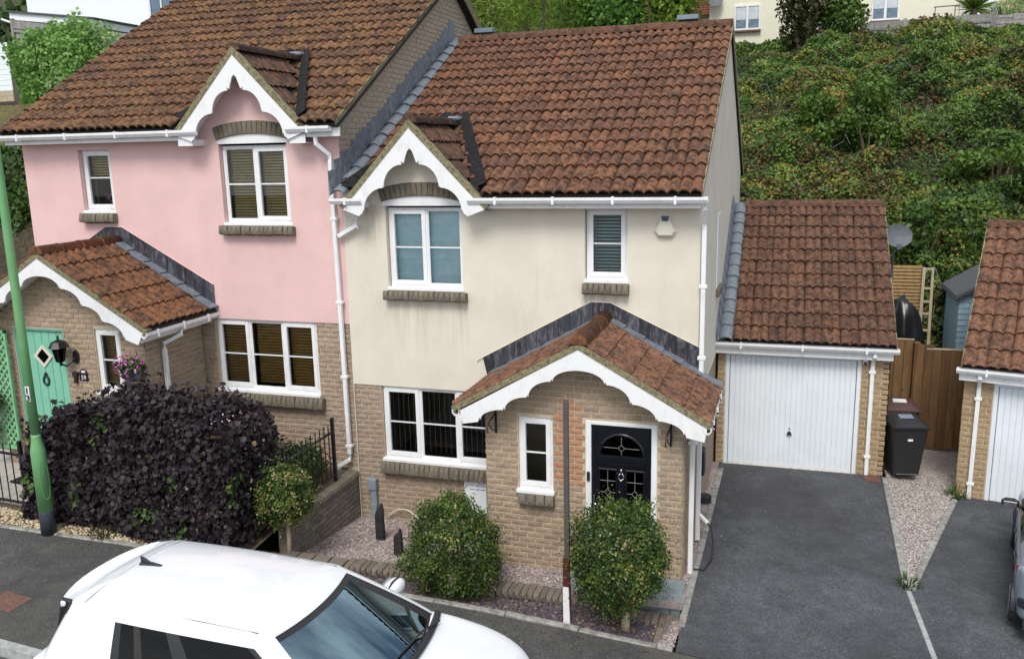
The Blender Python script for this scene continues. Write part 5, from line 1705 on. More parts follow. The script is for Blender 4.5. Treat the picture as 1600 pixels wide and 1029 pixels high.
# retaining wall between the two gardens, with railing
Wt = thing('retaining_wall', (-.1, -1, 0), 'weathered dark brick wall stepping down between the two front gardens', 'wall')
def wtop(y): return .80
mb = MB(); mb.prism_x([(-2.1, -.2), (-.004, -.2), (-.004, .72), (-2.1, .70)], -.19, -.012); wb = mb.build('wall_core', 'mortar_dark', Wt)
P = [Pieces('brick', brick_mesh('wall_brick_dark', k), wb, 60) for k in range(3)]
brick_field(P, (-.012, -2.1, 0), (0, 1, 0), (1, 0, 0), 2.09, 0.0, .72, course=.08)
for q in P: q.done()
for i in range(24):
    yc = -2.06 + i * .0875
    M = Matrix.Translation((-.10, yc, .765 + random.uniform(-.004, .004))) @ Matrix.Rotation(R(90), 4, 'Z') @ Matrix.Diagonal((.082, .22, .095, 1))
    inst('coping_brick', brick_mesh('grey_brick', i % 3), M, Wt)
def railing(name, pts, posts, zb, zt, label, spacing=.115, group=None, rails=(.12, -.14)):
    a, b = Vector(pts[0]), Vector(pts[1])
    Rl = thing(name, tuple((a + b) / 2), label, 'railing', group)
    d = b - a; L = d.length
    for s in posts:
        p = a + d * s; z0, z1 = zb(p), zt(p)
        mb = MB(); mb.box(p.x - .025, p.x + .025, p.y - .025, p.y + .025, z0, z1 + .09); mb.build('post', 'black_paint', Rl, bevel=.004)
    for k, e in enumerate(rails):
        mb = MB()
        f = (lambda q: zb(q) + e) if e > 0 else (lambda q: zt(q) + e)
        n = Vector((-d.y, d.x, 0)).normalized() * .018
        q0, q1 = f(a), f(b)
        mb.hexa([(a.x - n.x, a.y - n.y, q0 - .014), (b.x - n.x, b.y - n.y, q1 - .014), (b.x + n.x, b.y + n.y, q1 - .014), (a.x + n.x, a.y + n.y, q0 - .014),
                 (a.x - n.x, a.y - n.y, q0 + .014), (b.x - n.x, b.y - n.y, q1 + .014), (b.x + n.x, b.y + n.y, q1 + .014), (a.x + n.x, a.y + n.y, q0 + .014)])
        mb.build('rail', 'black_paint', Rl)
    n = int(L / spacing)
    for i in range(1, n):
        p = a + d * (i / n)
        if any(abs(i / n - s) * L < .05 for s in posts): continue
        mb = MB(); mb.tube([(p.x, p.y, zb(p) + .1), (p.x, p.y, zt(p))], .0095, 6)
        mb.lathe([(.001, -.016), (.018, 0), (.001, .018)], (p.x, p.y, zt(p) + .012), 8); mb.build('bar', 'black_paint', Rl)
    return Rl
railing('railing', [(-.14, -.50, .8), (-.14, -2.6, .8)], [0, .667], lambda p: .80, lambda p: 1.76, 'black metal railing on top of the dividing garden wall', .125)
railing('railing', [(-7.5, -2.96, .9), (-.80, -2.66, .7)], [0, .11, .29, .535, .73, .87], lambda p: zpg(p.x, p.y) - .02, lambda p: zpg(p.x, p.y) + .98, 'black metal railing along the front of the pink house garden', .13)

# planter wall of bricks on edge, stepping down to the right
Pw = thing('planter_wall', (2.8, -2.3, .1), 'low garden wall of bricks on edge stepping down in front of the gravel', 'wall')
def planter(x0, x1, y0, y1, top, yaw_=0.0, wdt=.083):
    f0 = lambda xx: y0 + (y1 - y0) * (xx - x0) / (x1 - x0)
    mb = MB(); mb.prism_z([(x0 + .01, f0(x0)), (x1 - .01, f0(x1)), (x1 - .01, f0(x1) + .2), (x0 + .01, f0(x0) + .2)], 0, top - .035)
    core = mb.build('wall_core', 'mortar_dark', Pw)
    n = round((x1 - x0) / wdt); w = (x1 - x0) / n
    for i in range(n):
        xc = x0 + (i + .5) * w
        M = Matrix.Translation((xc, f0(xc) + .10, top - .055 + random.uniform(-.006, .006))) @ Matrix.Rotation(random.uniform(-.03, .03), 4, 'Z') @ Matrix.Diagonal((w * .90, .235 + random.uniform(-.01, .01), .115, 1))
        inst('brick', brick_mesh('planter_brick', i % 3), M, core)
    n2 = round((x1 - x0) / .225); w = (x1 - x0) / n2
    for r_ in range(2):
        for i in range(n2):
            xc = x0 + (i + .5) * w
            M = Matrix.Translation((xc, f0(xc) + .02, top - .155 - .08 * r_)) @ Matrix.Diagonal((w * .95, .05, .072, 1))
            inst('brick', brick_mesh('planter_brick', i % 3), M, core)
planter(-.02, .98, -2.42, -2.42, .44, wdt=.225)
planter(.98, 3.12, -2.36, -2.34, .43)
planter(3.12, 4.38, -2.30, -2.30, .36)
planter(4.38, 5.22, -2.42, -2.42, .285)
mb = MB(); mb.box(5.23, 5.45, -2.86, -2.16, .0, .185); core = mb.build('wall_core', 'mortar_dark', Pw)
for i in range(3):
    for j in range(6):
        inst('brick', brick_mesh('planter_brick', (i + j) % 3), Matrix.Translation((5.265 + i * .075, -2.80 + j * .115, .215 + random.uniform(-.003, .003))) @ Matrix.Diagonal((.072, .112, .08, 1)), core)
for r_ in range(3):
    inst('brick', brick_mesh('planter_brick', r_), Matrix.Translation((5.34, -2.85, .15 - r_ * .075)) @ Matrix.Diagonal((.21, .05, .068, 1)), core)
sheet('raised_bed', 'soil', 0.0, .97, -2.24, -1.95, lambda x, y: .405 - max(0, y + 2.2) * .8, 6, 4)
# two upright slates
for (sx, sy, h, w, lab) in ((.815, -.93, .58, .145, 'tall upright slate monolith standing in the pinkish gravel'), (1.37, -1.47, .40, .14, 'short upright slate monolith beside the low brick wall')):
    zg = gz(sx, sy)
    S_ = MB()
    sec = [(-.5, -.32), (-.15, -.5), (.4, -.45), (.5, .1), (.25, .5), (-.4, .4)]
    rr = random.Random(int(sx * 100))
    lev = [0, .2, .45, .7, .86, .97, 1.0]
    wid = [1.05, 1.02, 1.0, .95, .82, .55, .2]
    for li, l in enumerate(lev):
        for (a, b) in sec: S_.v.append((sx + a * w * wid[li] * rr.uniform(.92, 1.08) + (.03 * h if l > .8 else 0) * l, sy + b * .10 * wid[li] * rr.uniform(.85, 1.1), zg - .02 + h * l + (a * .10 if li > 4 else 0)))
    for li in range(len(lev) - 1):
        for k in range(6):
            a = li * 6 + k; b = li * 6 + (k + 1) % 6
            S_.f.append((a, b, b + 6, a + 6)); S_.m.append(0)
    S_.f.append(tuple(range((len(lev) - 1) * 6, len(lev) * 6))); S_.m.append(0)
    tag(S_.build('slate_monolith', 'slate_stone', bevel=.006), lab, 'standing stone', 'slate standing stones')

# inspection cover in the footpath
mb = MB(); zz = zp(-1.9)
mb.prism_z([(-2.35, -4.98), (-1.94, -5.0), (-1.94, -4.66), (-2.35, -4.64)], lambda a, b: zp(a) - .01, lambda a, b: zp(a) + .006); tag(mb.build('inspection_cover', 'iron_cover'), 'rusty square inspection cover set in the footpath', 'cover')

# bins
def wheelie(base, rot, label, lidmat, wlab):
    B = thing('wheelie_bin', (0, 0, 0), label, 'wheelie bin', 'wheelie bins by the gate')
    mb = MB(); mb.hexa([(-.21, -.24, .06), (.21, -.24, .06), (.21, .20, .06), (-.21, .20, .06), (-.28, -.33, .93), (.28, -.33, .93), (.28, .30, .93), (-.28, .30, .93)])
    bd = mb.build('bin_body', 'black_plastic', B, bevel=.03, seg=3)
    mb = MB(); mb.box(-.295, .295, -.35, .32, .90, .945); mb.build('rim', 'black_plastic', B, bevel=.012, seg=2)
    mb = MB()
    def lid(u, v):
        x = -.30 + .60 * u; y = -.37 + .72 * v
        return (x, y, .955 + .085 * math.sin(math.pi * min(1, max(0, v * 1.05))) ** .6 * (1 - abs(2 * u - 1) ** 4) + .03 * v)
    mb.grid(lid, 10, 12); mb.box(-.30, .30, -.37, .35, .935, .96); l = mb.build('lid', lidmat, B, smooth=False, bevel=.0)
    mb = MB(); mb.add([(-.13, -.14, 1.048), (.10, -.16, 1.050), (.12, .04, 1.062), (-.10, .06, 1.060)], [(0, 1, 2, 3)]); mb.build('sticker', 'label_white' if wlab else 'pot_blue', l)
    mb = MB(); mb.tube([(-.22, .36, .98), (.22, .36, .98)], .02, 8); mb.build('handle', 'black_plastic', B)
    for sx in (-1, 1):
        mb = MB()
        k = [(.26 + .10 * math.cos(t), .10 + .10 * math.sin(t)) for t in np.linspace(0, 2 * math.pi, 19)[:-1]]
        mb.prism_x(k, sx * .29 - .03, sx * .29 + .03); mb.build('wheel', 'rubber', B, bevel=.012)
    mb = MB(); mb.tube([(-.28, .26, .10), (.28, .26, .10)], .012, 6); mb.tube([(-.18, -.275, .10), (.16, -.275, .10)], .010, 6); mb.build('axle', 'post_grey', B)
    mb = MB(); mb.box(-.04, .04, -.322, -.30, .70, .735); mb.build('badge', 'label_white', bd)
    B.location = base; B.rotation_euler = (0, 0, rot)
    return B
wheelie((8.56, 3.55, .24), .22, 'black wheelie bin with black lid in front of the wooden fence', 'black_plastic', False)
wheelie((8.56, 4.45, .26), .1, 'wheelie bin with a brown lid behind the black one', 'brown_lid', True)

# brown close-board fence and gate between the garages
Fn = thing('board_fence', (9.1, 5.2, .2), 'brown vertical board fence closing the gap between the garages', 'fence')
xs_ = [8.24, 8.40, 8.54, 8.70, 8.86]
for i in range(4):
    mb = MB(); mb.box(xs_[i] + .003, xs_[i + 1] - .003, 5.42, 5.44, .2, 2.22 - .0); mb.build('board', 'fence_brown', Fn, bevel=.003)
x = 8.88; i = 0
while x < 9.98:
    w = random.choice([.145, .15, .12, .155]); top = 2.19 if x < 9.06 else 2.10
    mb = MB(); mb.box(x + .002, x + w - .002, 5.20 - .008 * (i % 2), 5.222, .2, top); mb.build('board', 'fence_brown', Fn, bevel=.003); x += w; i += 1
mb = MB(); mb.box(8.86, 8.96, 5.225, 5.42, .2, 2.2); mb.build('gate_post', 'fence_brown', Fn)
mb = MB(); mb.box(9.06, 9.99, 5.19, 5.24, 2.102, 2.125); mb.build('capping', 'timber_pale', Fn)
mb = MB(); mb.box(8.24, 8.87, 5.41, 5.45, 2.222, 2.24); mb.build('capping', 'timber_pale', Fn)

# things in the back garden
Sc = thing('slatted_screen', (9.0, 9, .4), 'golden timber screen of narrow horizontal slats behind the garage', 'screen')
z = .45
while z < 3.12:
    mb = MB(); mb.box(8.3, 9.40, 8.99, 9.01, z, z + .055); mb.build('slat', 'timber_new', Sc); z += .078
for xx in (8.4, 9.0): 
    mb = MB(); mb.box(xx, xx + .05, 9.012, 9.06, .4, 3.1); mb.build('batten', 'trunk_bark', Sc)
mb = MB(); mb.box(8.25, 9.40, 9.07, 9.10, .4, 3.12); mb.build('backing', 'trunk_bark', Sc)
Ld = thing('timber_ladder', (9.5, 8.9, .4), 'pale ladder-shaped timber frame at the end of the slatted screen', 'frame')
mb = MB(); mb.hexa([(9.38, 8.88, .4), (9.45, 8.88, .4), (9.45, 8.95, .4), (9.38, 8.95, .4), (9.40, 8.88, 3.13), (9.46, 8.88, 3.13), (9.46, 8.95, 3.13), (9.40, 8.95, 3.13)]); mb.build('rail', 'timber_pale', Ld)
mb = MB(); mb.hexa([(9.60, 8.88, .4), (9.67, 8.88, .4), (9.67, 8.95, .4), (9.60, 8.95, .4), (9.58, 8.88, 3.13), (9.63, 8.88, 3.13), (9.63, 8.95, 3.13), (9.58, 8.95, 3.13)]); mb.build('rail', 'timber_pale', Ld)
for zz in (.8, 1.25, 1.70, 2.08, 2.35, 2.65, 3.08):
    mb = MB(); mb.box(9.44, 9.60, 8.89, 8.94, zz, zz + .04); mb.build('rung', 'timber_pale', Ld)
Tb = MB()
def tarp(u, v):
    t = 2 * math.pi * u
    prof = [(1.0, 0), (1.02, .3), (.98, .75), (.90, 1.25), (.72, 1.62), (.42, 1.84), (.15, 1.92), (0, 1.94)]
    k = v * (len(prof) - 1); i = min(int(k), len(prof) - 2); f = k - i
    r = prof[i][0] * (1 - f) + prof[i + 1][0] * f; zz = prof[i][1] * (1 - f) + prof[i + 1][1] * f
    p = Vector((math.cos(t) * 2, math.sin(t) * 2, zz))
    r *= .48 * (1 + .22 * mnoise.noise(p) + .07 * math.sin(t * 9 + zz * 3))
    return (8.98 + 1.05 * r * math.cos(t), 8.15 + r * math.sin(t), .35 + zz * 1.14 + .10 * math.cos(t + 2.4) * v)
Tb.grid(tarp, 48, 26)
tag(Tb.build('covered_heap', 'tarp', smooth=True), 'tall heap wrapped in black plastic sheet in front of the slatted screen', 'heap')
Sh = thing('garden_shed', (10.6, 8.2, .3), 'pale blue wooden shed with grey felt roof behind the far garage', 'shed')
for i in range(19):
    z = .3 + i * .125
    mb = MB(); mb.hexa([(10.0, 7.9, z), (11.6, 7.9, z), (11.6, 9.5, z), (10.0, 9.5, z), (10.012, 7.912, z + .12), (11.6, 7.912, z + .12), (11.6, 9.5, z + .12), (10.012, 9.5, z + .12)]); mb.build('cladding_board', 'shed_blue', Sh)
mb = MB(); mb.prism_y([(10.02, 2.68), (11.6, 2.68), (10.8, 3.15)], 7.93, 9.5); mb.build('gable', 'shed_blue', Sh)
mb = MB(); mb.prism_y([(9.90, 2.62), (9.92, 2.70), (10.8, 3.24), (11.7, 2.70), (11.7, 2.62), (10.8, 3.16)], 7.75, 9.6); mb.build('roof', 'felt_grey', Sh)
# satellite dish behind the garage ridge
D = thing('satellite_dish', (8.62, 7.0, 3.9), 'dark grey satellite dish behind the garage roof', 'satellite dish')
mb = MB(); nrm = Vector((.15, -1, .35)).normalized(); ux = Vector((1, .15, 0)).normalized(); uz = nrm.cross(ux) * -1
def dish(u, v):
    r = v * 1.0; t = 2 * math.pi * u
    c = Vector((8.63, 7.0, 4.0)); q = c + ux * (.27 * r * math.cos(t)) + uz * (.235 * r * math.sin(t)) + nrm * (.06 * r * r)
    return q
mb.grid(dish, 28, 6); mb.build('bowl', 'dish_grey', D, smooth=True)
mb = MB(); mb.tube([(8.63, 7.0, 3.78), (8.64, 6.82, 3.72), (8.64, 6.74, 3.78)], .014, 6); mb.box(8.60, 8.68, 6.68, 6.76, 3.78, 3.88); mb.build('feed_arm', 'dish_grey', D)
mb = MB(); mb.tube([(8.63, 7.03, 3.98), (8.6, 7.25, 3.9), (8.6, 7.3, 2.0)], .022, 8); mb.build('mast', 'dish_grey', D)

# wall lantern, number plaque, flower baskets, trellis at the pink porch
WL = thing('wall_lantern', (-4.20, -1.36, 2.9), 'black traditional wall lantern beside the mint green door', 'wall lamp')
lx, ly, lz = -4.22, -1.58, 2.93
mb = MB(); mb.lathe([(.02, -.16), (.055, -.14), (.06, -.13)], (lx, ly, lz), 6); mb.lathe([(.155, .09), (.14, .11), (.10, .18), (.03, .21), (.012, .22), (.02, .26), (.001, .29)], (lx, ly, lz), 8)
mb.lathe([(.001, -.22), (.02, -.19), (.02, -.16)], (lx, ly, lz), 6); mb.build('lamp_cap', 'black_paint', WL)
mb = MB(); mb.lathe([(.058, -.135), (.10, .09)], (lx, ly, lz), 6); mb.build('lamp_glass', 'dark_glass', WL)
mb = MB()
for k in range(6):
    t = 2 * math.pi * k / 6; mb.tube([(lx + .06 * math.cos(t), ly + .06 * math.sin(t), lz - .135), (lx + .105 * math.cos(t), ly + .105 * math.sin(t), lz + .09)], .008, 5)
mb.build('cage_bar', 'black_paint', WL)
mb = MB(); mb.lathe([(.02, -.05), (.025, .05)], (lx, ly, lz - .05), 8); mb.build('bulb', 'lamp_glass', WL)
mb = MB(); mb.tube([(lx, ly, lz - .17), (lx + .05, ly + .05, lz - .22), (lx + .10, ly + .12, lz - .16), (lx + .12, -1.37, lz - .10)], .018, 8)
k = [(lx + .12 + .06 * math.cos(t), lz - .10 + .115 * math.sin(t)) for t in np.linspace(0, 2 * math.pi, 17)[:-1]]; mb.prism_y(k, -1.40, -1.37); mb.build('bracket', 'black_paint', WL, bevel=.008)
NP = thing('house_number_plaque', (-4.0, -1.37, 2.53), 'black arched plaque reading 59 on the pink house porch', 'plaque')
cx, cz = -4.0, 2.53
mb = MB(); k = [(cx - .085, cz - .09), (cx + .085, cz - .09)] + [(cx + .085 * math.cos(t), cz + .02 + .09 * math.sin(t)) for t in np.linspace(0, math.pi, 12)]
mb.prism_y(k, -1.385, -1.37); npl = mb.build('plate', 'black_paint', NP, bevel=.004)
def wall_text(body, x, y, z, size, mat, parent):
    cu = bpy.data.curves.new('lettering', 'FONT'); cu.body = body; cu.size = size; cu.align_x = 'CENTER'; cu.extrude = .0012
    o = bpy.data.objects.new('lettering', cu); COL.objects.link(o); o.parent = parent; BASE[o.name] = BASE[parent.name]
    cu.materials.append(MATS[mat]); o = text_mesh(o); o.location = Vector((x, y, z)) - BASE[parent.name]; o.rotation_euler = (R(90), 0, 0)
wall_text('59', cx, -1.3875, cz - .065, .10, 'label_white', npl)
mb = MB(); mb.prism_y([(cx - .035, cz + .045), (cx + .035, cz + .045), (cx + .045, cz + .07), (cx + .012, cz + .085), (cx - .012, cz + .08), (cx - .04, cz + .075)], -1.3885, -1.385); mb.build('emblem', 'label_white', npl)
mb = MB(); mb.box(-4.19, -4.10, -1.42, -1.37, 2.51, 2.58); mb.box(-4.17, -4.12, -1.42, -1.38, 2.40, 2.51); tag(mb.build('wall_sensor', 'black_plastic'), 'small black sensor box left of the number plaque', 'sensor')
Tr = thing('trellis', (-5.62, -1.42, 2), 'green diamond lattice trellis panel left of the mint door', 'trellis')
ta, tb, tz0, tz1 = -5.98, -5.37, 1.22, 3.22
for (a, b, c_, d_) in ((ta, ta + .04, tz0, tz1), (tb - .04, tb, tz0, tz1), (ta, tb, tz0, tz0 + .05), (ta, tb, tz1 - .05, tz1)):
    mb = MB(); mb.box(a, b, -1.50, -1.46, c_, d_); mb.build('frame_bar', 'trellis_green', Tr, bevel=.003)
for sg in (1, -1):
    k = -tz1
    s = -2.2
    while s < 2.6:
        pts = []
        for i in range(60):
            xx = ta + .02 + (tb - ta - .04) * i / 59; zz = (tz0 + tz1) / 2 + s + sg * (xx - (ta + tb) / 2) * 1.15
            if tz0 + .02 < zz < tz1 - .02: pts.append((xx, zz))
        if len(pts) > 4:
            (xa, za2), (xb, zb2) = pts[0], pts[-1]; dd = Vector((xb - xa, zb2 - za2)).normalized(); nn_ = Vector((-dd.y, dd.x)) * .015
            yy = -1.485 if sg > 0 else -1.472
            mb = MB(); mb.prism_y([(xa - nn_.x, za2 - nn_.y), (xb - nn_.x, zb2 - nn_.y), (xb + nn_.x, zb2 + nn_.y), (xa + nn_.x, za2 + nn_.y)], yy - .006, yy + .006); mb.build('slat', 'trellis_green', Tr)
        s += .135


def flower_basket(c, label, potm, r=.13, nleaf=520, nfl=160, drop=.10, hang=None, group=None):
    B = thing('hanging_basket', c, label, 'flower basket', group)
    mb = MB(); mb.lathe([(.02, -.17), (r * .75, -.14), (r, -.02), (r * 1.03, 0), (r * .9, .0)], c, 14); mb.build('pot', potm, B, smooth=True)
    p, d = blob_points(nleaf, (c[0], c[1], c[2] + .05), (r * 1.5, r * 1.4, r * .95), .3, 2, .3)
    leaves('foliage', p, d, .06, RNG.uniform(0, 1, nleaf), 'hedge_leaf', parent=B)
    p, d = blob_points(nfl, (c[0] - .05, c[1], c[2] + .07), (r * 1.8, r * 1.5, r * 1.25), .4, 2, .8)
    leaves('flowers', p, d, .05, RNG.uniform(0, 1, nfl), 'petal', spread=.5, parent=B)
    if hang:
        mb = MB(); mb.tube([c, hang], .006, 5); mb.build('hanger', 'black_paint', B)
flower_basket((-2.93, -1.52, 2.70), 'pink petunias in a patterned blue hanging pot by the porch corner', 'pot_blue', .145, 420, 190, hang=(-2.93, -1.38, 2.95))
mb = MB(); p, d = blob_points(60, (-2.95, -1.64, 2.66), (.06, .03, .06), .2, 2, .5); leaves('red_flower', p, d, .05, RNG.uniform(0, 1, 60), 'petal')
bpy.data.objects['red_flower'].parent = None
tag(bpy.data.objects['red_flower'], 'cluster of blooms hanging in front of the patterned blue pot', 'flowers'); bpy.data.objects['red_flower']['kind'] = 'stuff'
flower_basket((-5.72, -1.66, 2.02), 'upper planter of trailing leaves and pink flowers on the green trellis', 'pot_blue', .16, 500, 60, group='planters hung on the trellis')
flower_basket((-5.80, -1.66, 1.50), 'lower yellow and red pot of pale pink flowers on the green trellis', 'pot_yellow', .12, 200, 120, group='planters hung on the trellis')
flower_basket((-5.78, -1.64, 2.85), 'small top planter of pink flowers on the green trellis', 'pot_red', .11, 160, 60, group='planters hung on the trellis')
mb = MB()
for i in range(9): mb.box(-4.95 + i * .07, -4.90 + i * .07, -2.15, -1.70, .905, .925)
for j in range(4): mb.box(-4.95, -4.34, -2.15 + j * .14, -2.12 + j * .14, .905, .93)
mb.T = Matrix.Translation((0, 0, .04)); tag(mb.build('doormat', 'doormat'), 'black openwork doormat on the paving before the mint door', 'mat')
mb = MB(); mb.box(-5.3, -4.34, -1.75, -1.37, .80, 1.02); mb.build('door_step', 'paving_pink', pink)

# ================================================================== planting in the gardens
def topiary(base, trunk_h, c, rad, label, n, yellow=.06, lumpy=.16, tall=0, trunk_r=.05, flat=0.0):
    T = thing('topiary_bush', base, label, 'bush', 'clipped box bushes along the front bed')
    mb = MB(); b = Vector(base); mb.tube([b - Vector((0, 0, .05)), b + Vector((.01, 0, trunk_h * .5)), Vector((c[0], c[1], c[2] - rad[2] * .3))], [trunk_r * 1.15, trunk_r, trunk_r * .8], 10); mb.build('trunk', 'trunk_pale', T, smooth=True)
    # inner branching so gaps read as depth
    mb = MB()
    for i in range(16):
        d = Vector((random.gauss(0, 1), random.gauss(0, 1), random.uniform(-.3, 1.2))).normalized()
        e = Vector(c) + Vector((d.x * rad[0], d.y * rad[1], d.z * rad[2])) * .8
        mb.tube([Vector((c[0], c[1], c[2] - rad[2] * .5)), (Vector(c) + e) / 2, e], [.02, .012, .005], 5)
    mb.build('branches', 'trunk_bark', T)
    p, d = blob_points(n, c, rad, lumpy, 3.6, .58)
    q = (p - np.array(c)) / np.array(rad)
    if tall: 
        p[:, 2] += 0
        p[:, :2] = np.array(c[:2]) + (p[:, :2] - np.array(c[:2])) * (1 - tall * np.clip(q[:, 2:3], -1, 1) * .5)
    inner = np.linalg.norm(q, axis=1)
    cl = fbm(p, 5.5, 2); yl = fbm(p + 31, 7.5, 2) + np.clip(-q[:, 2], 0, 1) * yellow * .9
    tint = np.clip(-.12 + .95 * cl + RNG.normal(0, .12, n), 0, .82)
    yy = (yl > .745 - yellow) & (RNG.uniform(0, 1, n) < .7)
    tint = np.where(yy, RNG.uniform(.84, 1, n), tint)
    leaves('crown', p, d, .037, tint, 'box_leaf', spread=.8, parent=T)
    # tufts of new growth that break the outline
    m = n // 26
    k = RNG.integers(0, n, m)
    out = p[k][None] + d[k][None] * np.linspace(.01, .11, 5)[:, None, None] * RNG.uniform(.3, 2.0, (1, m, 1))
    out = out.reshape(-1, 3) + RNG.normal(0, .008, (5 * m, 3))
    leaves('new_shoots', out, np.tile(d[k], (5, 1)), .032, np.clip(np.tile(tint[k], 5) + .10, 0, 1), 'box_leaf', spread=.9, parent=T)
    return T


topiary((4.87, -2.68, zbed(4.87, -2.68)), .62, (4.77, -2.64, 1.17), (.60, .58, .67), 'round clipped box bush on a pale stem in front of the black door', 17000, .05, .36)
topiary((2.60, -2.55, zbed(2.6, -2.55)), .30, (2.60, -2.42, .92), (.60, .56, .70), 'egg-shaped box bush in front of the meter cupboard', 16000, .015, .40, tall=.42)
topiary((.05, -2.22, .40), .50, (.08, -2.27, 1.30), (.40, .38, .41), 'small ball-shaped box bush at the end of the dividing wall', 9000, .15, .36, trunk_r=.03)

# purple-leaved hedge
Hd = thing('purple_hedge', (-1.85, -2.4, .75), 'dense dark purple hedge with a few green sprigs in the pink house garden', 'hedge')
n = 29000
u = RNG.uniform(0, 1, n); x = -3.72 + u * 3.40
face = RNG.uniform(0, 1, n)
topz = np.interp(x, [-3.8, -3.5, -2.9, -2.2, -1.2, -.9, -.5, -.3], [1.55, 2.12, 2.46, 2.56, 2.52, 2.46, 2.28, 1.9])
botz = np.array([zpg(a, -2.9) for a in x]) + .02
yf, yb = -2.98, -1.72
p = np.empty((n, 3)); nr = np.zeros((n, 3))
f1 = face < .62; f2 = (face >= .62) & (face < .88); f3 = face >= .88
v = RNG.uniform(0, 1, n)
p[:, 0] = x
p[f1, 2] = (botz + (topz - .12 - botz) * v ** .92)[f1]; p[f1, 1] = yf + RNG.uniform(0, .22, f1.sum()) + .10 * v[f1] ** 3; nr[f1] = (0, -1, .25)
p[f2, 2] = topz[f2] - RNG.uniform(0, .18, f2.sum()); p[f2, 1] = yf + .08 + (yb - yf) * v[f2]; nr[f2] = (0, -.2, 1)
p[f3, 0] = np.where(RNG.uniform(0, 1, f3.sum()) < .7, -.32 - RNG.uniform(0, .2, f3.sum()), -3.70 + RNG.uniform(0, .2, f3.sum())); nr[f3] = (1, -.1, .2)
p[f3, 1] = yf + (yb - yf) * v[f3]; p[f3, 2] = .72 + (2.3 - .72) * RNG.uniform(0, 1, f3.sum())
bulge = (fbm(p, 2.2, 3) - .5)
p += nr * (bulge * .45)[:, None]
tint = np.clip(.15 + .62 * fbm(p, 4.5, 3) + RNG.normal(0, .16, n), 0, .95)
g_ = (fbm(p + 17, 2.6, 2) > .655) & (RNG.uniform(0, 1, n) < .6)
tint = np.where(g_, RNG.uniform(.962, .987, n), tint)
tint = np.where(RNG.uniform(0, 1, n) < .004, RNG.uniform(.99, 1, n), tint)
leaves('foliage', p, nr, .074, tint, 'purple_leaf', 'maple', droop=.7, spread=.7, parent=Hd)
k = RNG.integers(0, n, 260); k = k[p[k, 2] > 1.6]
o_ = (p[k][None] + (nr[k] * .6 + np.array((0, -.1, .6)))[None] * np.linspace(.04, .22, 5)[:, None, None]).reshape(-1, 3)
leaves('top_shoots', o_ + RNG.normal(0, .02, o_.shape), np.tile(nr[k], (5, 1)), .085, np.clip(np.tile(tint[k], 5), 0, .95), 'purple_leaf', 'maple', spread=.8, parent=Hd)
mb = MB()
for i in range(24):
    xx = -3.55 + i * .13; mb.tube([(xx, -2.45, .7), (xx + random.uniform(-.1, .1), -2.4, 1.5), (xx + random.uniform(-.15, .15), -2.35, 2.05)], [.03, .02, .008], 6)
mb.build('stems', 'trunk_bark', Hd)
# white and pink blooms poking through the hedge top
p2 = np.column_stack([RNG.uniform(-1.5, -.6, 60), RNG.uniform(-2.7, -2.2, 60), RNG.uniform(2.2, 2.42, 60)])
leaves('white_flowers', p2, np.tile((0, -1., .5), (60, 1)), .03, np.full(60, 1.), 'petal')
o = bpy.data.objects['white_flowers']; tag(o, 'scattered pale blossoms among the purple hedge leaves', 'flowers')

Hb = thing('box_hedge', (-.6, -1.2, .8), 'loose green shrub behind the railing beside the downpipe', 'shrub')
n = 5200
p, d = blob_points(n, (-.62, -1.3, 1.12), (.50, 1.15, .52), .35, 2.4, .5)
tint = np.clip(.1 + .7 * fbm(p, 5, 2) + RNG.normal(0, .12, n), 0, 1)
leaves('foliage', p, d, .055, tint, 'hedge_leaf', parent=Hb)
mb = MB()
for i in range(8): mb.tube([(-.6, -1.3 + (i - 4) * .2, .75), (-.6 + random.uniform(-.2, .2), -1.3 + (i - 4) * .22, 1.4)], [.02, .006], 5)
mb.build('stems', 'trunk_bark', Hb)
# tufts at the edging and driveway
def tuft(c, label, n, r, h, mat='hedge_leaf'):
    a = RNG.uniform(0, 6.28, n); rr = r * RNG.uniform(0, 1, n) ** .5
    p = np.column_stack([c[0] + rr * np.cos(a), c[1] + rr * np.sin(a), np.full(n, c[2])])
    nr = np.column_stack([np.cos(a), np.sin(a), RNG.uniform(-.2, .2, n)])
    sh, fc = LEAF['blade']
    dd = unit(np.column_stack([np.cos(a) * .6, np.sin(a) * .6, np.ones(n)]) + RNG.normal(0, .3, (n, 3)))
    xx = unit(np.cross(dd, nr + .01)); sz = (h * RNG.uniform(.5, 1.2, n))[:, None, None]
    V = p[:, None, :] + sz * (sh[None, :, 0:1] * xx[:, None, :] * 1.0 + sh[None, :, 1:2] * dd[:, None, :])
    F = (fc[None] + (np.arange(n) * 4)[:, None, None]).reshape(-1, 4)
    me = raw_mesh('weeds', V.reshape(-1, 3), F, mat, np.repeat(RNG.uniform(.3, 1, n), 4))
    o = raw_obj('weeds', me, kind='stuff'); o['label'] = label; o['category'] = 'weeds'
tuft((8.22, -.42, .14), 'green weeds at the tip of the gravel wedge', 70, .12, .16)
tuft((9.36, 3.0, .10), 'weeds growing at the foot of the far garage downpipe', 60, .14, .22)
tuft((-2.35, -3.02, .78), 'yellowish grass tuft at the foot of the hedge left part', 120, .20, .16, 'olive_leaf')
tuft((-1.0, -3.0, .69), 'brown grass tuft under the hedge near the white car', 80, .14, .16, 'olive_leaf')

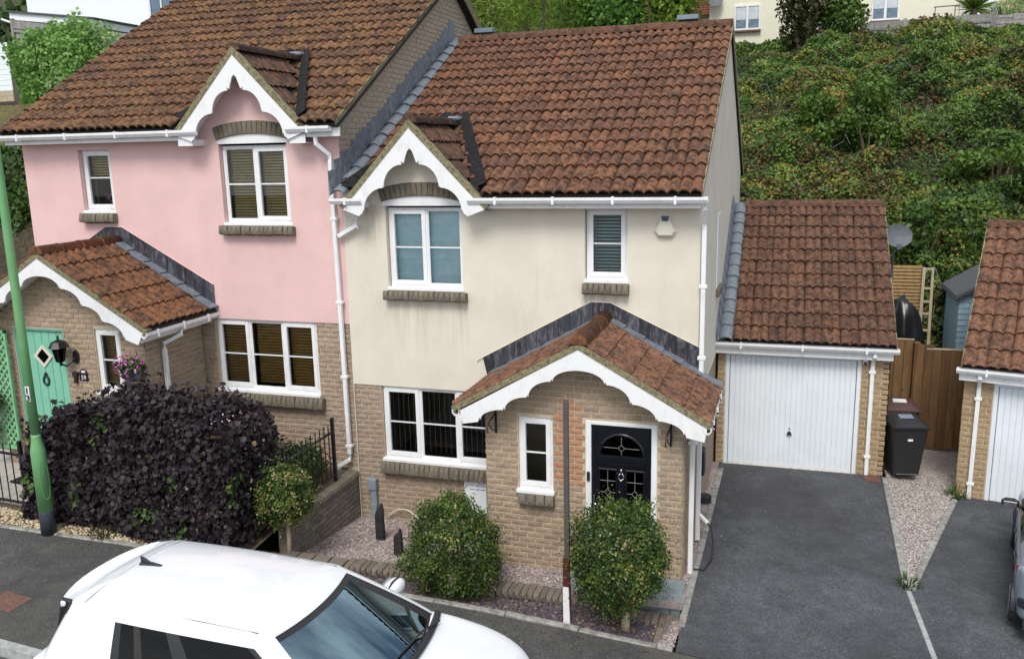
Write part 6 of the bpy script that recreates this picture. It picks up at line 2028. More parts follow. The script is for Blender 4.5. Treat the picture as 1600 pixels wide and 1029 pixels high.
k_ = 150
p2 = np.column_stack([RNG.uniform(-7, 8, k_), RNG.uniform(-3.9, -3.05, k_)]); p2[:90, 1] = [ey(a) - abs(RNG.normal(0, .12)) - .03 for a in p2[:90, 0]]
p3 = np.column_stack([RNG.uniform(5.6, 8.1, 70), RNG.uniform(-2.8, 3.2, 70)]); p3[:40, 0] = 5.6 + abs(RNG.normal(0, .12, 40))
q = np.concatenate([np.column_stack([p2, [zp(a) + .012 for a, b in p2]]), np.column_stack([p3, [zd(a, b) + .016 for a, b in p3]])])
leaves('leaf_litter', q, np.tile((0, 0, 1.), (len(q), 1)), .035, RNG.uniform(.55, 1, len(q)), 'bramble_leaf', spread=.25)
o = bpy.data.objects['leaf_litter']; o['label'] = 'dry leaves and grit scattered along the edging and driveway'; o['category'] = 'leaf litter'

# ================================================================== the hillside of brambles
def on_hill(x, y):
    z = np.atleast_1d(hill(x, y)); q = np.column_stack([np.atleast_1d(x), np.atleast_1d(y), z])
    r = z + (fbm(q, 0.45, 3) - .5) * 0.9
    return r if len(r) > 1 else r[0]


n = 360000
# sample the slope more densely where it is near
yy = 9.7 + 18.5 * RNG.uniform(0, 1, n) ** 1.0
xx = np.where(RNG.uniform(0, 1, n) < .965, RNG.uniform(4.2, 20.0, n), RNG.uniform(-8, 4.2, n))
zz = on_hill(xx, yy)
pp = np.column_stack([xx, yy, zz])
m1 = fbm(pp, .40, 3); m2 = fbm(pp + 9, 1.5, 2)
mound = (np.clip(m1 - .38, 0, 1) * 4.6 + (m2 - .5) * 1.5) * np.clip((28.6 - yy) / 3.0, .12, 1)
up_ = np.column_stack([np.zeros(n), np.full(n, -.75), np.full(n, .65)])
depth = RNG.uniform(0, 1, n) ** .6
pp = pp + up_ * (np.maximum(mound, -.05) * .75 + .1)[:, None] - up_ * ((1 - depth) * .28)[:, None]
zone = fbm(pp + 40, .55, 3); fine = fbm(pp + 3, 2.3, 2)
tint = -.08 + .62 * m2 + .5 * (fine - .5) + .25 * (zone - .5) + RNG.normal(0, .09, n)
red = fbm(pp + 77, .85, 3); yel = fbm(pp + 55, 1.1, 3)
tint = np.clip(tint, 0, .60)
tint = np.where((red > .575) & (RNG.uniform(0, 1, n) < .48), RNG.uniform(.70, .92, n), tint)
tint = np.where((yel > .60) & (RNG.uniform(0, 1, n) < .45), RNG.choice([.60, .64, .97, 1.0], n), tint)
leaves('bramble_thicket', pp, up_, .108, np.clip(tint, 0, 1), 'bramble_leaf', spread=.85)
bt = bpy.data.objects['bramble_thicket']; bt['label'] = 'bramble thicket of green, brown and reddish leaves covering the slope'; bt['category'] = 'brambles'
mb = MB()
for i in range(90):      # bare arching canes
    x0 = random.uniform(4, 18); y0 = random.uniform(9.8, 24); z0 = float(on_hill(x0, y0)) + .3
    if random.random() < .3: x0, y0 = random.uniform(8.6, 10.6), random.uniform(9.6, 10.6); z0 = float(on_hill(x0, y0)) + .6 + random.random()
    dx, dy = random.uniform(-.8, .8), random.uniform(-.8, .1); h = random.uniform(.3, .8)
    mb.tube([(x0, y0, z0), (x0 + dx * .5, y0 + dy * .5 - .3, z0 + h), (x0 + dx, y0 + dy - .5, z0 + h * .5)], .005, 4)
cn = mb.build('bramble_canes', 'timber_grey', kind='stuff'); cn['label'] = 'bare grey bramble canes arching out of the slope'; cn['category'] = 'canes'


def shrub(c, rad, label, n, mat='shrub_leaf', size=.12, lump=.35, name='shrub', shell=.5, tb=(.1, .8), cat='shrub', group=None, trunk=None, shape='oval'):
    S = thing(name, (c[0], c[1], c[2] - rad[2]), label, cat, group)
    p, d = blob_points(n, c, rad, lump, 2.2, shell)
    if name == 'shrub':             # several uneven lobes rather than one ball
        k_ = RNG.integers(0, 6, n); off = np.column_stack([RNG.normal(0, .55, 6), RNG.normal(0, .4, 6), RNG.uniform(-.5, .45, 6)])
        sc_ = RNG.uniform(.38, .68, 6)
        p = np.array(c) + (p - np.array(c)) * sc_[k_][:, None] + off[k_] * np.array(rad)
    tint = np.clip(tb[0] + tb[1] * fbm(p, 2.6 / max(.6, max(rad)), 3) + RNG.normal(0, .13, n), 0, 1)
    leaves('crown', p, d, size, tint, mat, shape, spread=.75, parent=S)
    mb = MB()
    b = Vector((c[0], c[1], c[2] - rad[2] - (trunk or .3)))
    for i in range(7):
        dv = Vector((random.gauss(0, 1) * rad[0], random.gauss(0, 1) * rad[1], random.uniform(.0, .9) * rad[2])) * .55
        e = Vector(c) + dv
        mb.tube([b + Vector((random.uniform(-.1, .1), 0, 0)), b * .45 + e * .55 + Vector((0, 0, -.1)), e], [.05 * max(rad) + .02, .03 * max(rad) + .01, .008], 6)
    mb.build('trunk', 'trunk_bark', S)
    return S


def hz_(x, y): return float(on_hill(x, y))
for (x, y, rx, rz, mat, lab, nn) in (
        (7.9, 16.5, 1.15, 1.0, 'shrub_leaf', 'bright green sapling bush rising from the upper middle of the slope', 3800),
        (8.6, 15.2, .7, .8, 'shrub_leaf', 'darker green sapling in front of the bright bush on the slope', 2200),
        (9.4, 11.6, 1.0, 1.2, 'ivy_leaf', 'tall green shrub on the slope above the satellite dish', 3600),
        (10.6, 10.9, .95, .75, 'ivy_leaf', 'low green shrub at the foot of the slope behind the shed', 3200),
        (11.6, 14.0, 1.1, .7, 'shrub_leaf', 'spreading light green shrub above the far garage roof', 3000),
        (6.2, 12.0, .9, .55, 'shrub_leaf', 'mid green shrub on the slope just above the near garage ridge', 2400),
        (12.6, 13.2, .8, .6, 'ivy_leaf', 'small green shrub at the right end of the slope', 1800)):
    shrub((x, y - .5, hz_(x, y) + rz * .6), (rx, rx * .8, rz), lab, nn, mat, .13)
# saplings and plants at the top of the slope
shrub((6.75, 26.3, 11.4), (1.05, .9, 1.75), 'thin dark olive tree in front of the cream house on the hill', 2600, 'olive_leaf', .20, .45, 'sapling_tree', .3, cat='tree', trunk=.7)
shrub((8.25, 26.6, 10.75), (.95, .8, 1.0), 'small light green tree right of the olive one on the hill', 1900, 'shrub_leaf', .18, .5, 'sapling_tree', .3, cat='tree', trunk=.6)
shrub((11.6, 27.0, 9.75), (1.6, .9, .85), 'bramble mound climbing over the grey fence on the hill', 4200, 'bramble_leaf', .15, .4, 'bramble_mound', .5, tb=(.15, .9))
Pt = thing('cordyline_palm', (13.3, 28.6, 10.4), 'spiky green palm-like plant behind the grey fence', 'plant')
n = 170
d = unit(RNG.normal(0, 1, (n, 3)) + np.array((0, 0, .7)))
sh, fc = LEAF['blade']; xx = unit(np.cross(d, RNG.normal(0, 1, (n, 3))))
V = np.array((13.3, 28.6, 11.0))[None, None] + (.95 * RNG.uniform(.7, 1.1, n))[:, None, None] * (sh[None, :, 0:1] * xx[:, None] * .7 + sh[None, :, 1:2] * d[:, None])
raw_obj('leaf_rosette', raw_mesh('leaf_rosette', V.reshape(-1, 3), (fc[None] + (np.arange(n) * 4)[:, None, None]).reshape(-1, 4), 'shrub_leaf', np.repeat(RNG.uniform(.2, 1, n), 4)), Pt, 'stuff')
mb = MB(); mb.tube([(13.3, 28.6, 9.6), (13.3, 28.6, 11.0)], .1, 8); mb.build('trunk', 'trunk_bark', Pt)
shrub((14.6, 28.8, 10.9), (1.0, .6, .45), 'pale feathery grass behind the grey fence', 1200, 'bright_leaf', .2, .4, 'grass_clump', .3, cat='plant', shape='blade')

# ================================================================== houses and fences on the hill
def far_window(parent, x0, x1, z0, z1, y, n=2, curtain=True, name='window'):
    mb = MB(); f = .07
    mb.box(x0, x1, y - .05, y + .02, z0, z0 + f); mb.box(x0, x1, y - .05, y + .02, z1 - f, z1)
    xs = np.linspace(x0, x1, n + 1)
    for i, q in enumerate(xs):
        a = max(x0, q - .05); b = min(x1, q + .05); mb.box(a, b, y - .05, y + .02, z0 + f, z1 - f)
    w = mb.build(name, 'upvc', parent)
    mb = MB(); mb.box(x0 - .05, x1 + .05, y - .14, y, z0 - .09, z0 - .01); mb.build('sill', 'iron_cover', w)
    for i in range(n):
        mb = MB(); mb.box(xs[i] + .04, xs[i + 1] - .04, y - .02, y - .005, z0 + f, z1 - f); mb.build('pane', 'bg_pane', w)
        if curtain:
            mb = MB(); mb.box(xs[i] + .06, xs[i + 1] - .06, y - .028, y - .021, z0 + f + (z1 - z0) * .35, z1 - f - .02); mb.build('curtain', 'curtain_pale', w)
    return w


Hc = thing('hill_house', (7, 30, 9), 'pale cream house on top of the bramble slope', 'house')
mb = MB(); mb.box(2.75, 13.2, 30, 38, 8.8, 14.6); mb.build('wall', 'bg_cream', Hc)
mb = MB(); mb.box(2.77, 9.6, 29.96, 29.999, 8.8, 10.0); mb.build('plinth_band', 'bg_white', Hc)
far_window(Hc, 3.86, 4.95, 10.86, 11.92, 29.98); far_window(Hc, 9.55, 10.62, 10.92, 12.1, 29.98); far_window(Hc, 7.0, 8.0, 10.7, 11.9, 29.98)
mb = MB(); mb.prism_y([(2.4, 14.5), (13.5, 14.5), (8, 17.5)], 29.6, 38.3); mb.build('roof', 'bg_roof', Hc)
mb = MB(); mb.box(12.95, 13.05, 29.86, 29.96, 9.5, 14.4); mb.build('downpipe', 'upvc', Hc)
mb = MB(); mb.box(13.2, 14.1, 30.2, 37, 9, 14.0); mb.build('porch_wall', 'bg_white', Hc)
mb = MB(); mb.box(13.25, 14.4, 30.0, 30.15, 10.4, 12.6); mb.build('front_door', 'upvc', Hc)
mb = MB(); mb.lathe([(.06, -.1), (.10, .05), (.02, .16)], (13.55, 29.9, 11.9), 8); mb.build('lantern', 'black_paint', Hc)
D2 = thing('satellite_dish', (2.9, 29.8, 12.2), 'dark satellite dish on the corner of the cream hill house', 'satellite dish')
mb = MB(); nrm = Vector((.2, -1, .3)).normalized(); ux = Vector((1, .2, 0)).normalized(); uz = nrm.cross(ux) * -1
mb.grid(lambda u, v: Vector((3.0, 29.7, 12.25)) + ux * (.36 * v * math.cos(6.2832 * u)) + uz * (.40 * v * math.sin(6.2832 * u)) + nrm * (.08 * v * v), 24, 5); mb.build('bowl', 'dish_grey', D2, smooth=True)
mb = MB(); mb.tube([(3.0, 29.72, 12.2), (3.05, 30.02, 12.1)], .03, 6); mb.build('bracket', 'dish_grey', D2)
Hp = thing('hill_house', (16, 30, 9), 'pinkish house at the top right corner beyond the grey fence', 'house')
mb = MB(); mb.box(14.15, 22, 30.6, 38, 9, 15); mb.build('wall', 'bg_pink', Hp)
far_window(Hp, 15.2, 16.6, 11.6, 12.8, 30.58)
mb = MB(); mb.prism_y([(13.9, 14.9), (22.3, 14.9), (18, 17.6)], 30.3, 38.3); mb.build('roof', 'bg_roof', Hp)
Rl = thing('hand_rail', (12.6, 29.4, 10.2), 'thin metal handrail outside the hill house door', 'railing')
mb = MB(); mb.tube([(11.9, 29.4, 11.25), (13.5, 29.4, 11.28)], .025, 6); mb.build('rail', 'post_grey', Rl)
for q in (11.95, 12.7, 13.45):
    mb = MB(); mb.tube([(q, 29.4, 10.0), (q, 29.4, 11.26)], .02, 6); mb.build('post', 'post_grey', Rl)
# red-roofed house between the trees
Hr = thing('hill_house', (0, 34, 9), 'red tiled roof peeping out between the trees and the cream house', 'house')
mb = MB(); mb.box(.6, 5.6, 36, 44, 8, 12.4); mb.build('wall', 'bg_cream', Hr)
mb = MB(); mb.prism_y([(.2, 12.3), (6.0, 12.3), (3.3, 14.0)], 35.6, 44); mb.build('gable_roof', 'bg_roof', Hr)
for i in range(12):
    z = 12.4 + i * .12
    w_ = 2.8 - (z - 12.3) * 1.7
    mb = MB(); mb.box(3.1 - w_, 3.1 + w_, 35.54, 35.6, z, z + .09); mb.build('tile_course', 'far_brick', Hr)

def board_fence(name, a, b, z0f, z1f, mat, label, bw=.15, posts=3, rail=True, cap=False, thick=.022, lap=None):
    a, b = Vector(a), Vector(b); F_ = thing(name, tuple((a + b) / 2), label, 'fence')
    d = b - a; L = d.length; dn = d.normalized(); n = max(1, round(L / bw)); nr = Vector((dn.y, -dn.x, 0))
    for i in range(n):
        s, e = a + d * (i / n) + dn * .004, a + d * ((i + 1) / n) - dn * .004
        o = nr * (.008 * (i % 2))
        mb = MB(); q = [s + o, e + o, e + o - nr * thick, s + o - nr * thick]
        ti = [i / n, (i + 1) / n, (i + 1) / n, i / n]; dz = random.uniform(-.015, .015)
        mb.hexa([(v.x, v.y, z0f(t)) for v, t in zip(q, ti)] + [(v.x, v.y, z1f(t) + dz) for v, t in zip(q, ti)]); mb.build('board', mat, F_)
    for k in range(posts + 1):
        t = k / posts; p_ = a + d * t
        mb = MB(); mb.box(p_.x - .06, p_.x + .06, p_.y - .08, p_.y + .06, z0f(t), z1f(t) + .08); mb.build('post', mat, F_)
    if rail:
        for fz in (.12, .9):
            mb = MB(); q = [a + nr * .03, b + nr * .03, b + nr * .06, a + nr * .06]; tt = [0, 1, 1, 0]
            zz = [z1f(t) - (z1f(t) - z0f(t)) * fz for t in tt]
            mb.hexa([(v.x, v.y, zq - .05) for v, zq in zip(q, zz)] + [(v.x, v.y, zq + .05) for v, zq in zip(q, zz)]); mb.build('rail', mat, F_)
    if cap:
        mb = MB(); q = [a + nr * .05, b + nr * .05, b - nr * .05, a - nr * .05]; tt = [0, 1, 1, 0]
        mb.hexa([(v.x, v.y, z1f(t) - .30) for v, t in zip(q, tt)] + [(v.x, v.y, z1f(t) + .02) for v, t in zip(q, tt)]); mb.build('gravel_board', mat, F_)
    return F_
board_fence('board_fence', (9.1, 28.2, 0), (13.9, 28.2, 0), lambda t: 9.0, lambda t: 10.62 + .08 * t, 'fence_grey', 'weathered grey board fence along the top of the bramble slope', .16, 3, cap=True)
Fw = thing('woven_fence', (15.5, 28.2, 9), 'brownish woven fence panel at the top right corner', 'fence')
for i in range(9):
    for j in range(5):
        z = 9.62 + i * .115 + .02 * (j % 2); x = 14.0 + j * .62
        mb = MB(); mb.box(x + .005, x + .615, 28.2 + .02 * ((i + j) % 2), 28.225 + .02 * ((i + j) % 2), z + .05 * j * .3, z + .105 + .05 * j * .3); mb.build('slat', 'fence_grey', Fw)
mb = MB(); mb.box(13.86, 14.02, 28.1, 28.26, 9.2, 10.85); mb.build('post', 'timber_grey', Fw)

# left background: white house, lean-to, fence, shrub, ivy bank
Hw = thing('hill_house', (-26, 26, 9), 'white house at the top left corner beyond the grey fence', 'house')
mb = MB(); mb.box(-30.4, -23.0, 24.6, 33, 7, 17); mb.build('wall', 'bg_white', Hw)
mb = MB(); mb.add([(-23.0, 24.6, 12.45), (-21.0, 25.4, 12.45), (-21.0, 25.4, 17), (-23.0, 24.6, 17)], [(0, 1, 2, 3)]); mb.build('glazed_bay', 'bg_pane', Hw)
for i in range(5):
    t = i / 4; mb = MB(); mb.tube([(-23 + 2 * t, 24.55 + .8 * t, 12.4), (-23 + 2 * t, 24.55 + .8 * t, 16)], .05, 4); mb.build('bay_mullion', 'upvc', Hw)
mb = MB(); mb.add([(-23.2, 24.2, 12.3), (-20.8, 25.0, 12.25), (-20.8, 25.6, 12.35), (-23.2, 25.0, 12.4)], [(0, 1, 2, 3)]); mb.build('bay_sill', 'felt_grey', Hw)
Lt = thing('lean_to', (-25.5, 20, 9), 'white flat-roofed lean-to with grey edge in front of the white house', 'outbuilding')
mb = MB(); mb.box(-26.0, -22.3, 20.2, 24.0, 8, 11.50); mb.build('wall', 'paving_pink', Lt)
mb = MB(); mb.hexa([(-26.5, 19.7, 11.93), (-22.0, 19.7, 11.35), (-22.0, 24.2, 11.35), (-26.5, 24.2, 11.93), (-26.5, 19.7, 12.23), (-22.0, 19.7, 11.65), (-22.0, 24.2, 11.65), (-26.5, 24.2, 12.23)]); mb.build('fascia', 'bg_white', Lt)
mb = MB(); mb.hexa([(-26.6, 19.6, 12.235), (-21.9, 19.6, 11.655), (-21.9, 24.2, 11.655), (-26.6, 24.2, 12.235), (-26.6, 19.6, 12.31), (-21.9, 19.6, 11.73), (-21.9, 24.2, 11.73), (-26.6, 24.2, 12.31)]); mb.build('roof', 'felt_grey', Lt)
mb = MB(); mb.tube([(-26.9, 19.65, 11.95), (-26.2, 19.65, 11.72), (-25.7, 19.7, 11.45)], .05, 6); mb.build('downpipe', 'upvc', Lt)
board_fence('board_fence', (-24.6, 18.0, 0), (-15.4, 18.0, 0), lambda t: 8.2, lambda t: 11.55 - 1.40 * t, 'fence_grey', 'weathered grey board fence behind the bright green shrub', .22, 4, cap=True)
Fp = thing('pale_board_fence', (-25.5, 17.6, 8), 'whitish horizontal board fence at the far left edge', 'fence')
for i in range(11):
    mb = MB(); mb.box(-29, -24.65, 17.6, 17.63, 8.3 + i * .215, 8.505 + i * .215); mb.build('board', 'timber_pale' if i < 2 else 'bg_white', Fp)
shrub((-18.45, 14.3, 8.85), (2.2, 1.4, 1.95), 'bright green pale-flecked shrub left of the pink house roof', 22000, 'bright_leaf', .145, .42, 'large_shrub', .45, tb=(.12, .95))
mb = MB()
sheet('upper_garden_wall', 'meadow', -30, -13, 12.9, 13.1, lambda x, y: 6.0 + (y - 12.9) * 9, 4, 2)
n = 17000
x = RNG.uniform(-25, -10.5, n); v = RNG.uniform(0, 1, n)
p = np.column_stack([x, 10.6 + v * .5, .8 + v * 5.6]); p[:, 1] += (fbm(p, .6, 3) - .5) * 1.4
tint = np.clip(.1 + .7 * fbm(p, 1.3, 3) + RNG.normal(0, .12, n), 0, 1)
leaves('ivy_bank', p, np.tile((0, -1., .3), (n, 1)), .22, tint, 'ivy_leaf', droop=.5, spread=.6)
tag(bpy.data.objects['ivy_bank'], 'dark green ivy bank beyond the left wall of the pink house', 'ivy')
shrub((-11.3, 8.0, 2.2), (1.2, 1.0, 1.8), 'rounded dark grey-green shrub low at the far left', 3000, 'ivy_leaf', .15)

# trees behind the cream roof
for i, (x, y, z, rx, rz, mat, lab, nn) in enumerate((
        (-6.6, 24.5, 11.7, 2.3, 3.0, 'tree_leaf', 'feathery yellow-green conifer just right of the brick gable', 9500),
        (-3.6, 25.5, 12.2, 2.1, 2.9, 'tree_leaf', 'yellow-green conifer behind the middle of the cream roof', 8500),
        (-1.0, 26.5, 12.1, 2.2, 2.8, 'bright_leaf', 'broad leafy green tree behind the cream roof ridge', 8000),
        (1.0, 26.5, 11.8, 1.7, 2.4, 'tree_leaf', 'leafy green tree next to the red tiled roof', 6000),
        (4.2, 42.0, 14.6, 3.0, 3.6, 'ivy_leaf', 'dark tree behind the red tiled roof', 3500),
        (-32.5, 33, 15.4, 3.5, 4.0, 'ivy_leaf', 'dark tree beyond the white house at the top left', 4500))):
    S_ = shrub((x, y, z), (rx, rx * .8, rz), lab, nn, mat, .23 if i != 4 else .35, .42, 'tree', .4, tb=(-.05, 1.0), cat='tree', trunk=1.6, shape='blade' if i < 2 else 'oval')
# distant woodland closing the view
n = 26000
x = RNG.uniform(-60, 60, n); y = RNG.uniform(44, 62, n)
p = np.column_stack([x, y, hill(x, y) + RNG.uniform(0, 5, n) * (.4 + fbm(np.column_stack([x, y, x * 0]), .25, 2))])
leaves('distant_wood', p, np.tile((0, -1., .6), (n, 1)), .8, np.clip(fbm(p, .5, 3) * .9 - .05, 0, 1), 'ivy_leaf')
bpy.data.objects['distant_wood']['label'] = 'dark woodland closing the view behind the hill houses'; bpy.data.objects['distant_wood']['category'] = 'wood'

# ================================================================== cars
def car(name, label, paint, loc, rot, scale, red_low=False):
    K = thing(name, (0, 0, 0), label, 'car')
    # ---- lower body: stations along x (rear to front); half-section from the sill up to the centre line
    st = [  # x, half width, sill z, shoulder z, centre z
        (.29, .58, .42, .76, .80), (.305, .74, .30, .84, .88), (.34, .82, .24, .94, .97), (.44, .88, .20, .975, 1.0), (.55, .90, .19, .965, 1.0), (1.1, .905, .18, .95, 1.0),
        (1.8, .905, .18, .94, 1.0), (2.5, .905, .18, .945, 1.0), (3.20, .90, .18, .955, .975), (3.34, .895, .19, .950, .985), (3.55, .89, .19, .925, .970), (3.80, .875, .19, .88, .925), (4.02, .835, .21, .80, .865),
        (4.14, .74, .24, .71, .76), (4.24, .58, .30, .62, .65), (4.27, .36, .36, .55, .57)]
    mb = MB(); nS = 11
    for (x, w, zs, zh, zc) in st:
        sec = [(w * .86, zs), (w * .965, zs + .05), (w * .985, zs + (zh - zs) * .38), (w, zs + (zh - zs) * .62), (w * .985, zh - .055), (w * .955, zh - .012), (w * .90, zh + .012),
               (w * .70, zh + (zc - zh) * .55), (w * .50, zh + (zc - zh) * .82), (w * .25, zh + (zc - zh) * .96), (0, zc)]
        for (a, b) in sec: mb.v.append((x, a, b))
        for (a, b) in sec[-2::-1]: mb.v.append((x, -a, b))
    m_ = 2 * nS - 1
    for i in range(len(st) - 1):
        for k in range(m_ - 1):
            a = i * m_ + k; mb.f.append((a, a + m_, a + m_ + 1, a + 1)); mb.m.append(0)
    mb.f.append(tuple(range(m_))); mb.m.append(0); e = (len(st) - 1) * m_; mb.f.append(tuple(e + k for k in range(m_ - 1, -1, -1))); mb.m.append(0)
    body = mb.build('body', paint, K, smooth=True, sub=2)
    mb = MB(); mb.box(.2, 4.05, -.76, .76, .17, .24); mb.build('underbody', 'car_bumper', K)
    # ---- glasshouse, built from stacked outlines
    # outline parameter: rear edge, corner, left side, corner, front edge, corner, right side, corner
    nR, nC, nSd, nF = 12, 5, 28, 18
    def outline(t):
        xr = .37 + (.54 - .37) * t ** .9; xf = 3.40 + (2.54 - 3.40) * t ** 1.06
        w = .845 + (.615 - .845) * (t ** 1.25)
        rr, rf = .13, .10 + .03 * t
        bf, brr = .17 - .11 * t, .10
        P_ = []
        rear = lambda s: (xr + brr * (s * s) , s * (w - rr))
        for i in range(nR): s = -1 + 2 * i / nR; P_.append(('r', xr + brr * s * s * .8, s * (w - rr)))
        xr2 = xr + brr * .8
        for i in range(nC): a = math.pi / 2 * i / nC; P_.append(('c', xr2 + rr * (1 - math.cos(a)), (w - rr) + rr * math.sin(a)))
        xa, xb = xr2 + rr, xf - bf - rf
        for i in range(nSd): s = i / nSd; P_.append(('s', xa + (xb - xa) * s, w + .012 * math.sin(math.pi * s)))
        for i in range(nC): a = math.pi / 2 * i / nC; P_.append(('a', xb + rf * math.sin(a), (w - rf) + rf * math.cos(a)))
        for i in range(nF): s = 1 - 2 * i / nF; P_.append(('f', xf - bf * s * s, s * (w - rf)))
        for i in range(nC): a = math.pi / 2 * (1 - i / nC); P_.append(('a', xb + rf * math.sin(a), -((w - rf) + rf * math.cos(a))))
        for i in range(nSd): s = 1 - i / nSd; P_.append(('s', xa + (xb - xa) * s, -(w + .012 * math.sin(math.pi * s))))
        for i in range(nC): a = math.pi / 2 * (1 - i / nC); P_.append(('c', xr2 + rr * (1 - math.cos(a)), -((w - rr) + rr * math.sin(a))))
        return P_
    levels = [0, .06, .085, .12, .2, .32, .45, .58, .70, .80, .88, .94, 1.0]
    z0, z1 = .945, 1.385
    rings = []
    for t in levels: rings.append([(q[0], Vector((q[1], q[2], z0 + (z1 - z0) * t))) for q in outline(t)])
    N = len(rings[0])
    # roof cap
    top = rings[-1]
    caps = []
    for s in (.04, .10, .18, .30, .45, .62, .8, .95, 1.0):
        ring = []
        for (tg, v) in top:
            sx = min(max(v.x, .95), 2.2); spine = Vector((sx, 0, z1))
            q = v.lerp(spine, s)
            lift = .075 * (1 - (1 - s) ** 2.6) + .012 * math.sin(math.pi * min(1, max(0, (q.x - .5) / 1.9)))
            ring.append((tg, Vector((q.x, q.y, z1 + lift))))
        caps.append(ring)
    allr = rings + caps
    def kind(i, j):
        t = (levels[i] + levels[i + 1]) / 2 if i + 1 < len(levels) else 2
        tg, v = rings[min(i, len(rings) - 1)][j]; tg2 = rings[min(i, len(rings) - 1)][(j + 1) % N][0]
        if t > 1: return 0
        if tg == 'f' or (tg == 'a' and tg2 == 'f'):
            s = abs(v.y) / .75
            if .06 < t < .96 and tg == 'f': return 1 if abs(v.y) < .70 - .17 * t and .08 < t < .90 else 2
            return 0 if t > .96 else 2
        if tg == 's':
            a_ = nR + nC; b_ = a_ + nSd + nC + nF + nC
            q_ = (j - a_) if j < a_ + nSd else nSd - 1 - (j - b_)
            if .07 < t < .90 and 7 <= q_ < nSd:
                edge = t < .10 or t > .85 or q_ == 7 or q_ >= nSd - 1
                pil = q_ == 10
                edge = edge or q_ in (15, 16)
                return (2 if edge else (10 + q_ + (50 if v.y > 0 else 0) if pil else 3))
            return 0
        if tg == 'r':
            return 5 if .14 < t < .86 else (2 if t < .14 else 0)
        return 0
    meshes = {}
    for i in range(len(allr) - 1):
        for j in range(N):
            k = kind(i, j) if i < len(rings) - 1 else 0
            meshes.setdefault(k, MB()).add([allr[i][j][1], allr[i][(j + 1) % N][1], allr[i + 1][(j + 1) % N][1], allr[i + 1][j][1]], [(0, 1, 2, 3)])
    def clean(mbx, name, mat, parent=K, smooth=True):
        o = mbx.build(name, mat, parent, smooth=smooth)
        import bmesh
        b = bmesh.new(); b.from_mesh(o.data); bmesh.ops.remove_doubles(b, verts=b.verts, dist=1e-4); bmesh.ops.recalc_face_normals(b, faces=b.faces); b.to_mesh(o.data); b.free()
        return o
    clean(meshes[0], 'roof', paint)
    ws = clean(meshes[1], 'windscreen', 'screen_glass')
    clean(meshes[2], 'window_surround', 'black_paint')
    for kk_ in sorted(meshes):
        if kk_ >= 10: clean(meshes[kk_], 'window_pillar', 'rubber')
    left, right = MB(), MB()
    b3 = meshes[3]
    for f in b3.f:
        y = b3.v[f[0]][1]; (left if y > 0 else right).add([b3.v[q] for q in f], [(0, 1, 2, 3)])
    clean(left, 'side_window', 'dark_glass'); clean(right, 'side_window', 'dark_glass')
    if 5 in meshes: clean(meshes[5], 'rear_window', 'dark_glass')
    # cabin
    mb = MB(); mb.box(.6, 3.15, -.70, .70, .55, .75)
    for yy in (-.36, .36):
        mb.box(1.75, 1.95, yy - .24, yy + .24, .7, 1.24); mb.box(.95, 1.1, yy - .28, yy + .28, .7, 1.2); mb.box(1.8, 1.9, yy - .1, yy + .1, 1.25, 1.38)
    mb.hexa([(2.80, -.70, .7), (3.28, -.66, .7), (3.28, .66, .7), (2.80, .70, .7), (2.87, -.70, .93), (3.24, -.66, .955), (3.24, .66, .955), (2.87, .70, .93)])
    mb.build('interior', 'car_interior', K, bevel=.03, seg=2)
    mb = MB(); mb.tube([(2.70 + .06 * math.cos(t), -.36 + .19 * math.sin(t), .97 + .17 * math.cos(t)) for t in np.linspace(0, 6.283, 20)], .016, 6); mb.build('steering_wheel', 'black_plastic', K)
    # sensor housing behind the screen
    mb = MB(); mb.hexa([(2.58, -.10, 1.290), (2.72, -.14, 1.225), (2.72, .14, 1.225), (2.58, .10, 1.290), (2.58, -.10, 1.312), (2.72, -.14, 1.250), (2.72, .14, 1.250), (2.58, .10, 1.312)]); mb.build('sensor_housing', 'black_plastic', K)
    # roof spoiler and its black flanks
    mb = MB(); sp = []
    for i in range(15): s = -1 + 2 * i / 14; sp.append((.40 + .14 * abs(s) ** 2.6, s * .60))
    sp = [(.80, -.57)] + [(a, b) for a, b in sp] + [(.80, .57)]
    zt = lambda x, y: 1.446 + (x - .80) * .15 - .05 * (abs(y) / .6) ** 2.4
    n_ = len(sp)
    mb.prism_z(list(reversed(sp)), lambda x, y: zt(x, y) - .035, lambda x, y: zt(x, y) + .012); mb.build('spoiler', paint, K, bevel=.012, seg=2)
    mb = MB(); mb.tube([(.805, s * .60, 1.4600 - .05 * (abs(s)) ** 2.4) for s in np.linspace(-1, 1, 13)], .0035, 4); mb.build('roof_seam', 'duct_grey', K)
    for sg in (1, -1):
        mb = MB(); mb.tube([(.82, sg * .565, 1.402), (1.3, sg * .568, 1.4085), (1.9, sg * .565, 1.409), (2.42, sg * .555, 1.398)], .005, 5); mb.build('roof_channel', 'post_grey', K)
    for sg in (1, -1):
        mb = MB(); mb.hexa([(.47, sg * .60, 1.12), (.64, sg * .69, 1.20), (.64, sg * .65, 1.20), (.47, sg * .56, 1.12), (.53, sg * .575, 1.385), (.66, sg * .60, 1.395), (.66, sg * .56, 1.395), (.50, sg * .535, 1.385)]); mb.build('spoiler_flank', 'black_paint', K, bevel=.01)
        # tail lamps
        mb = MB(); mb.hexa([(.295, sg * .56, .77), (.56, sg * .895, .79), (.54, sg * .83, .79), (.34, sg * .5, .77), (.325, sg * .58, .95), (.58, sg * .892, .95), (.54, sg * .80, .95), (.36, sg * .5, .95)])
        mb.build('tail_light', 'tail_red', K, bevel=.02, seg=2)
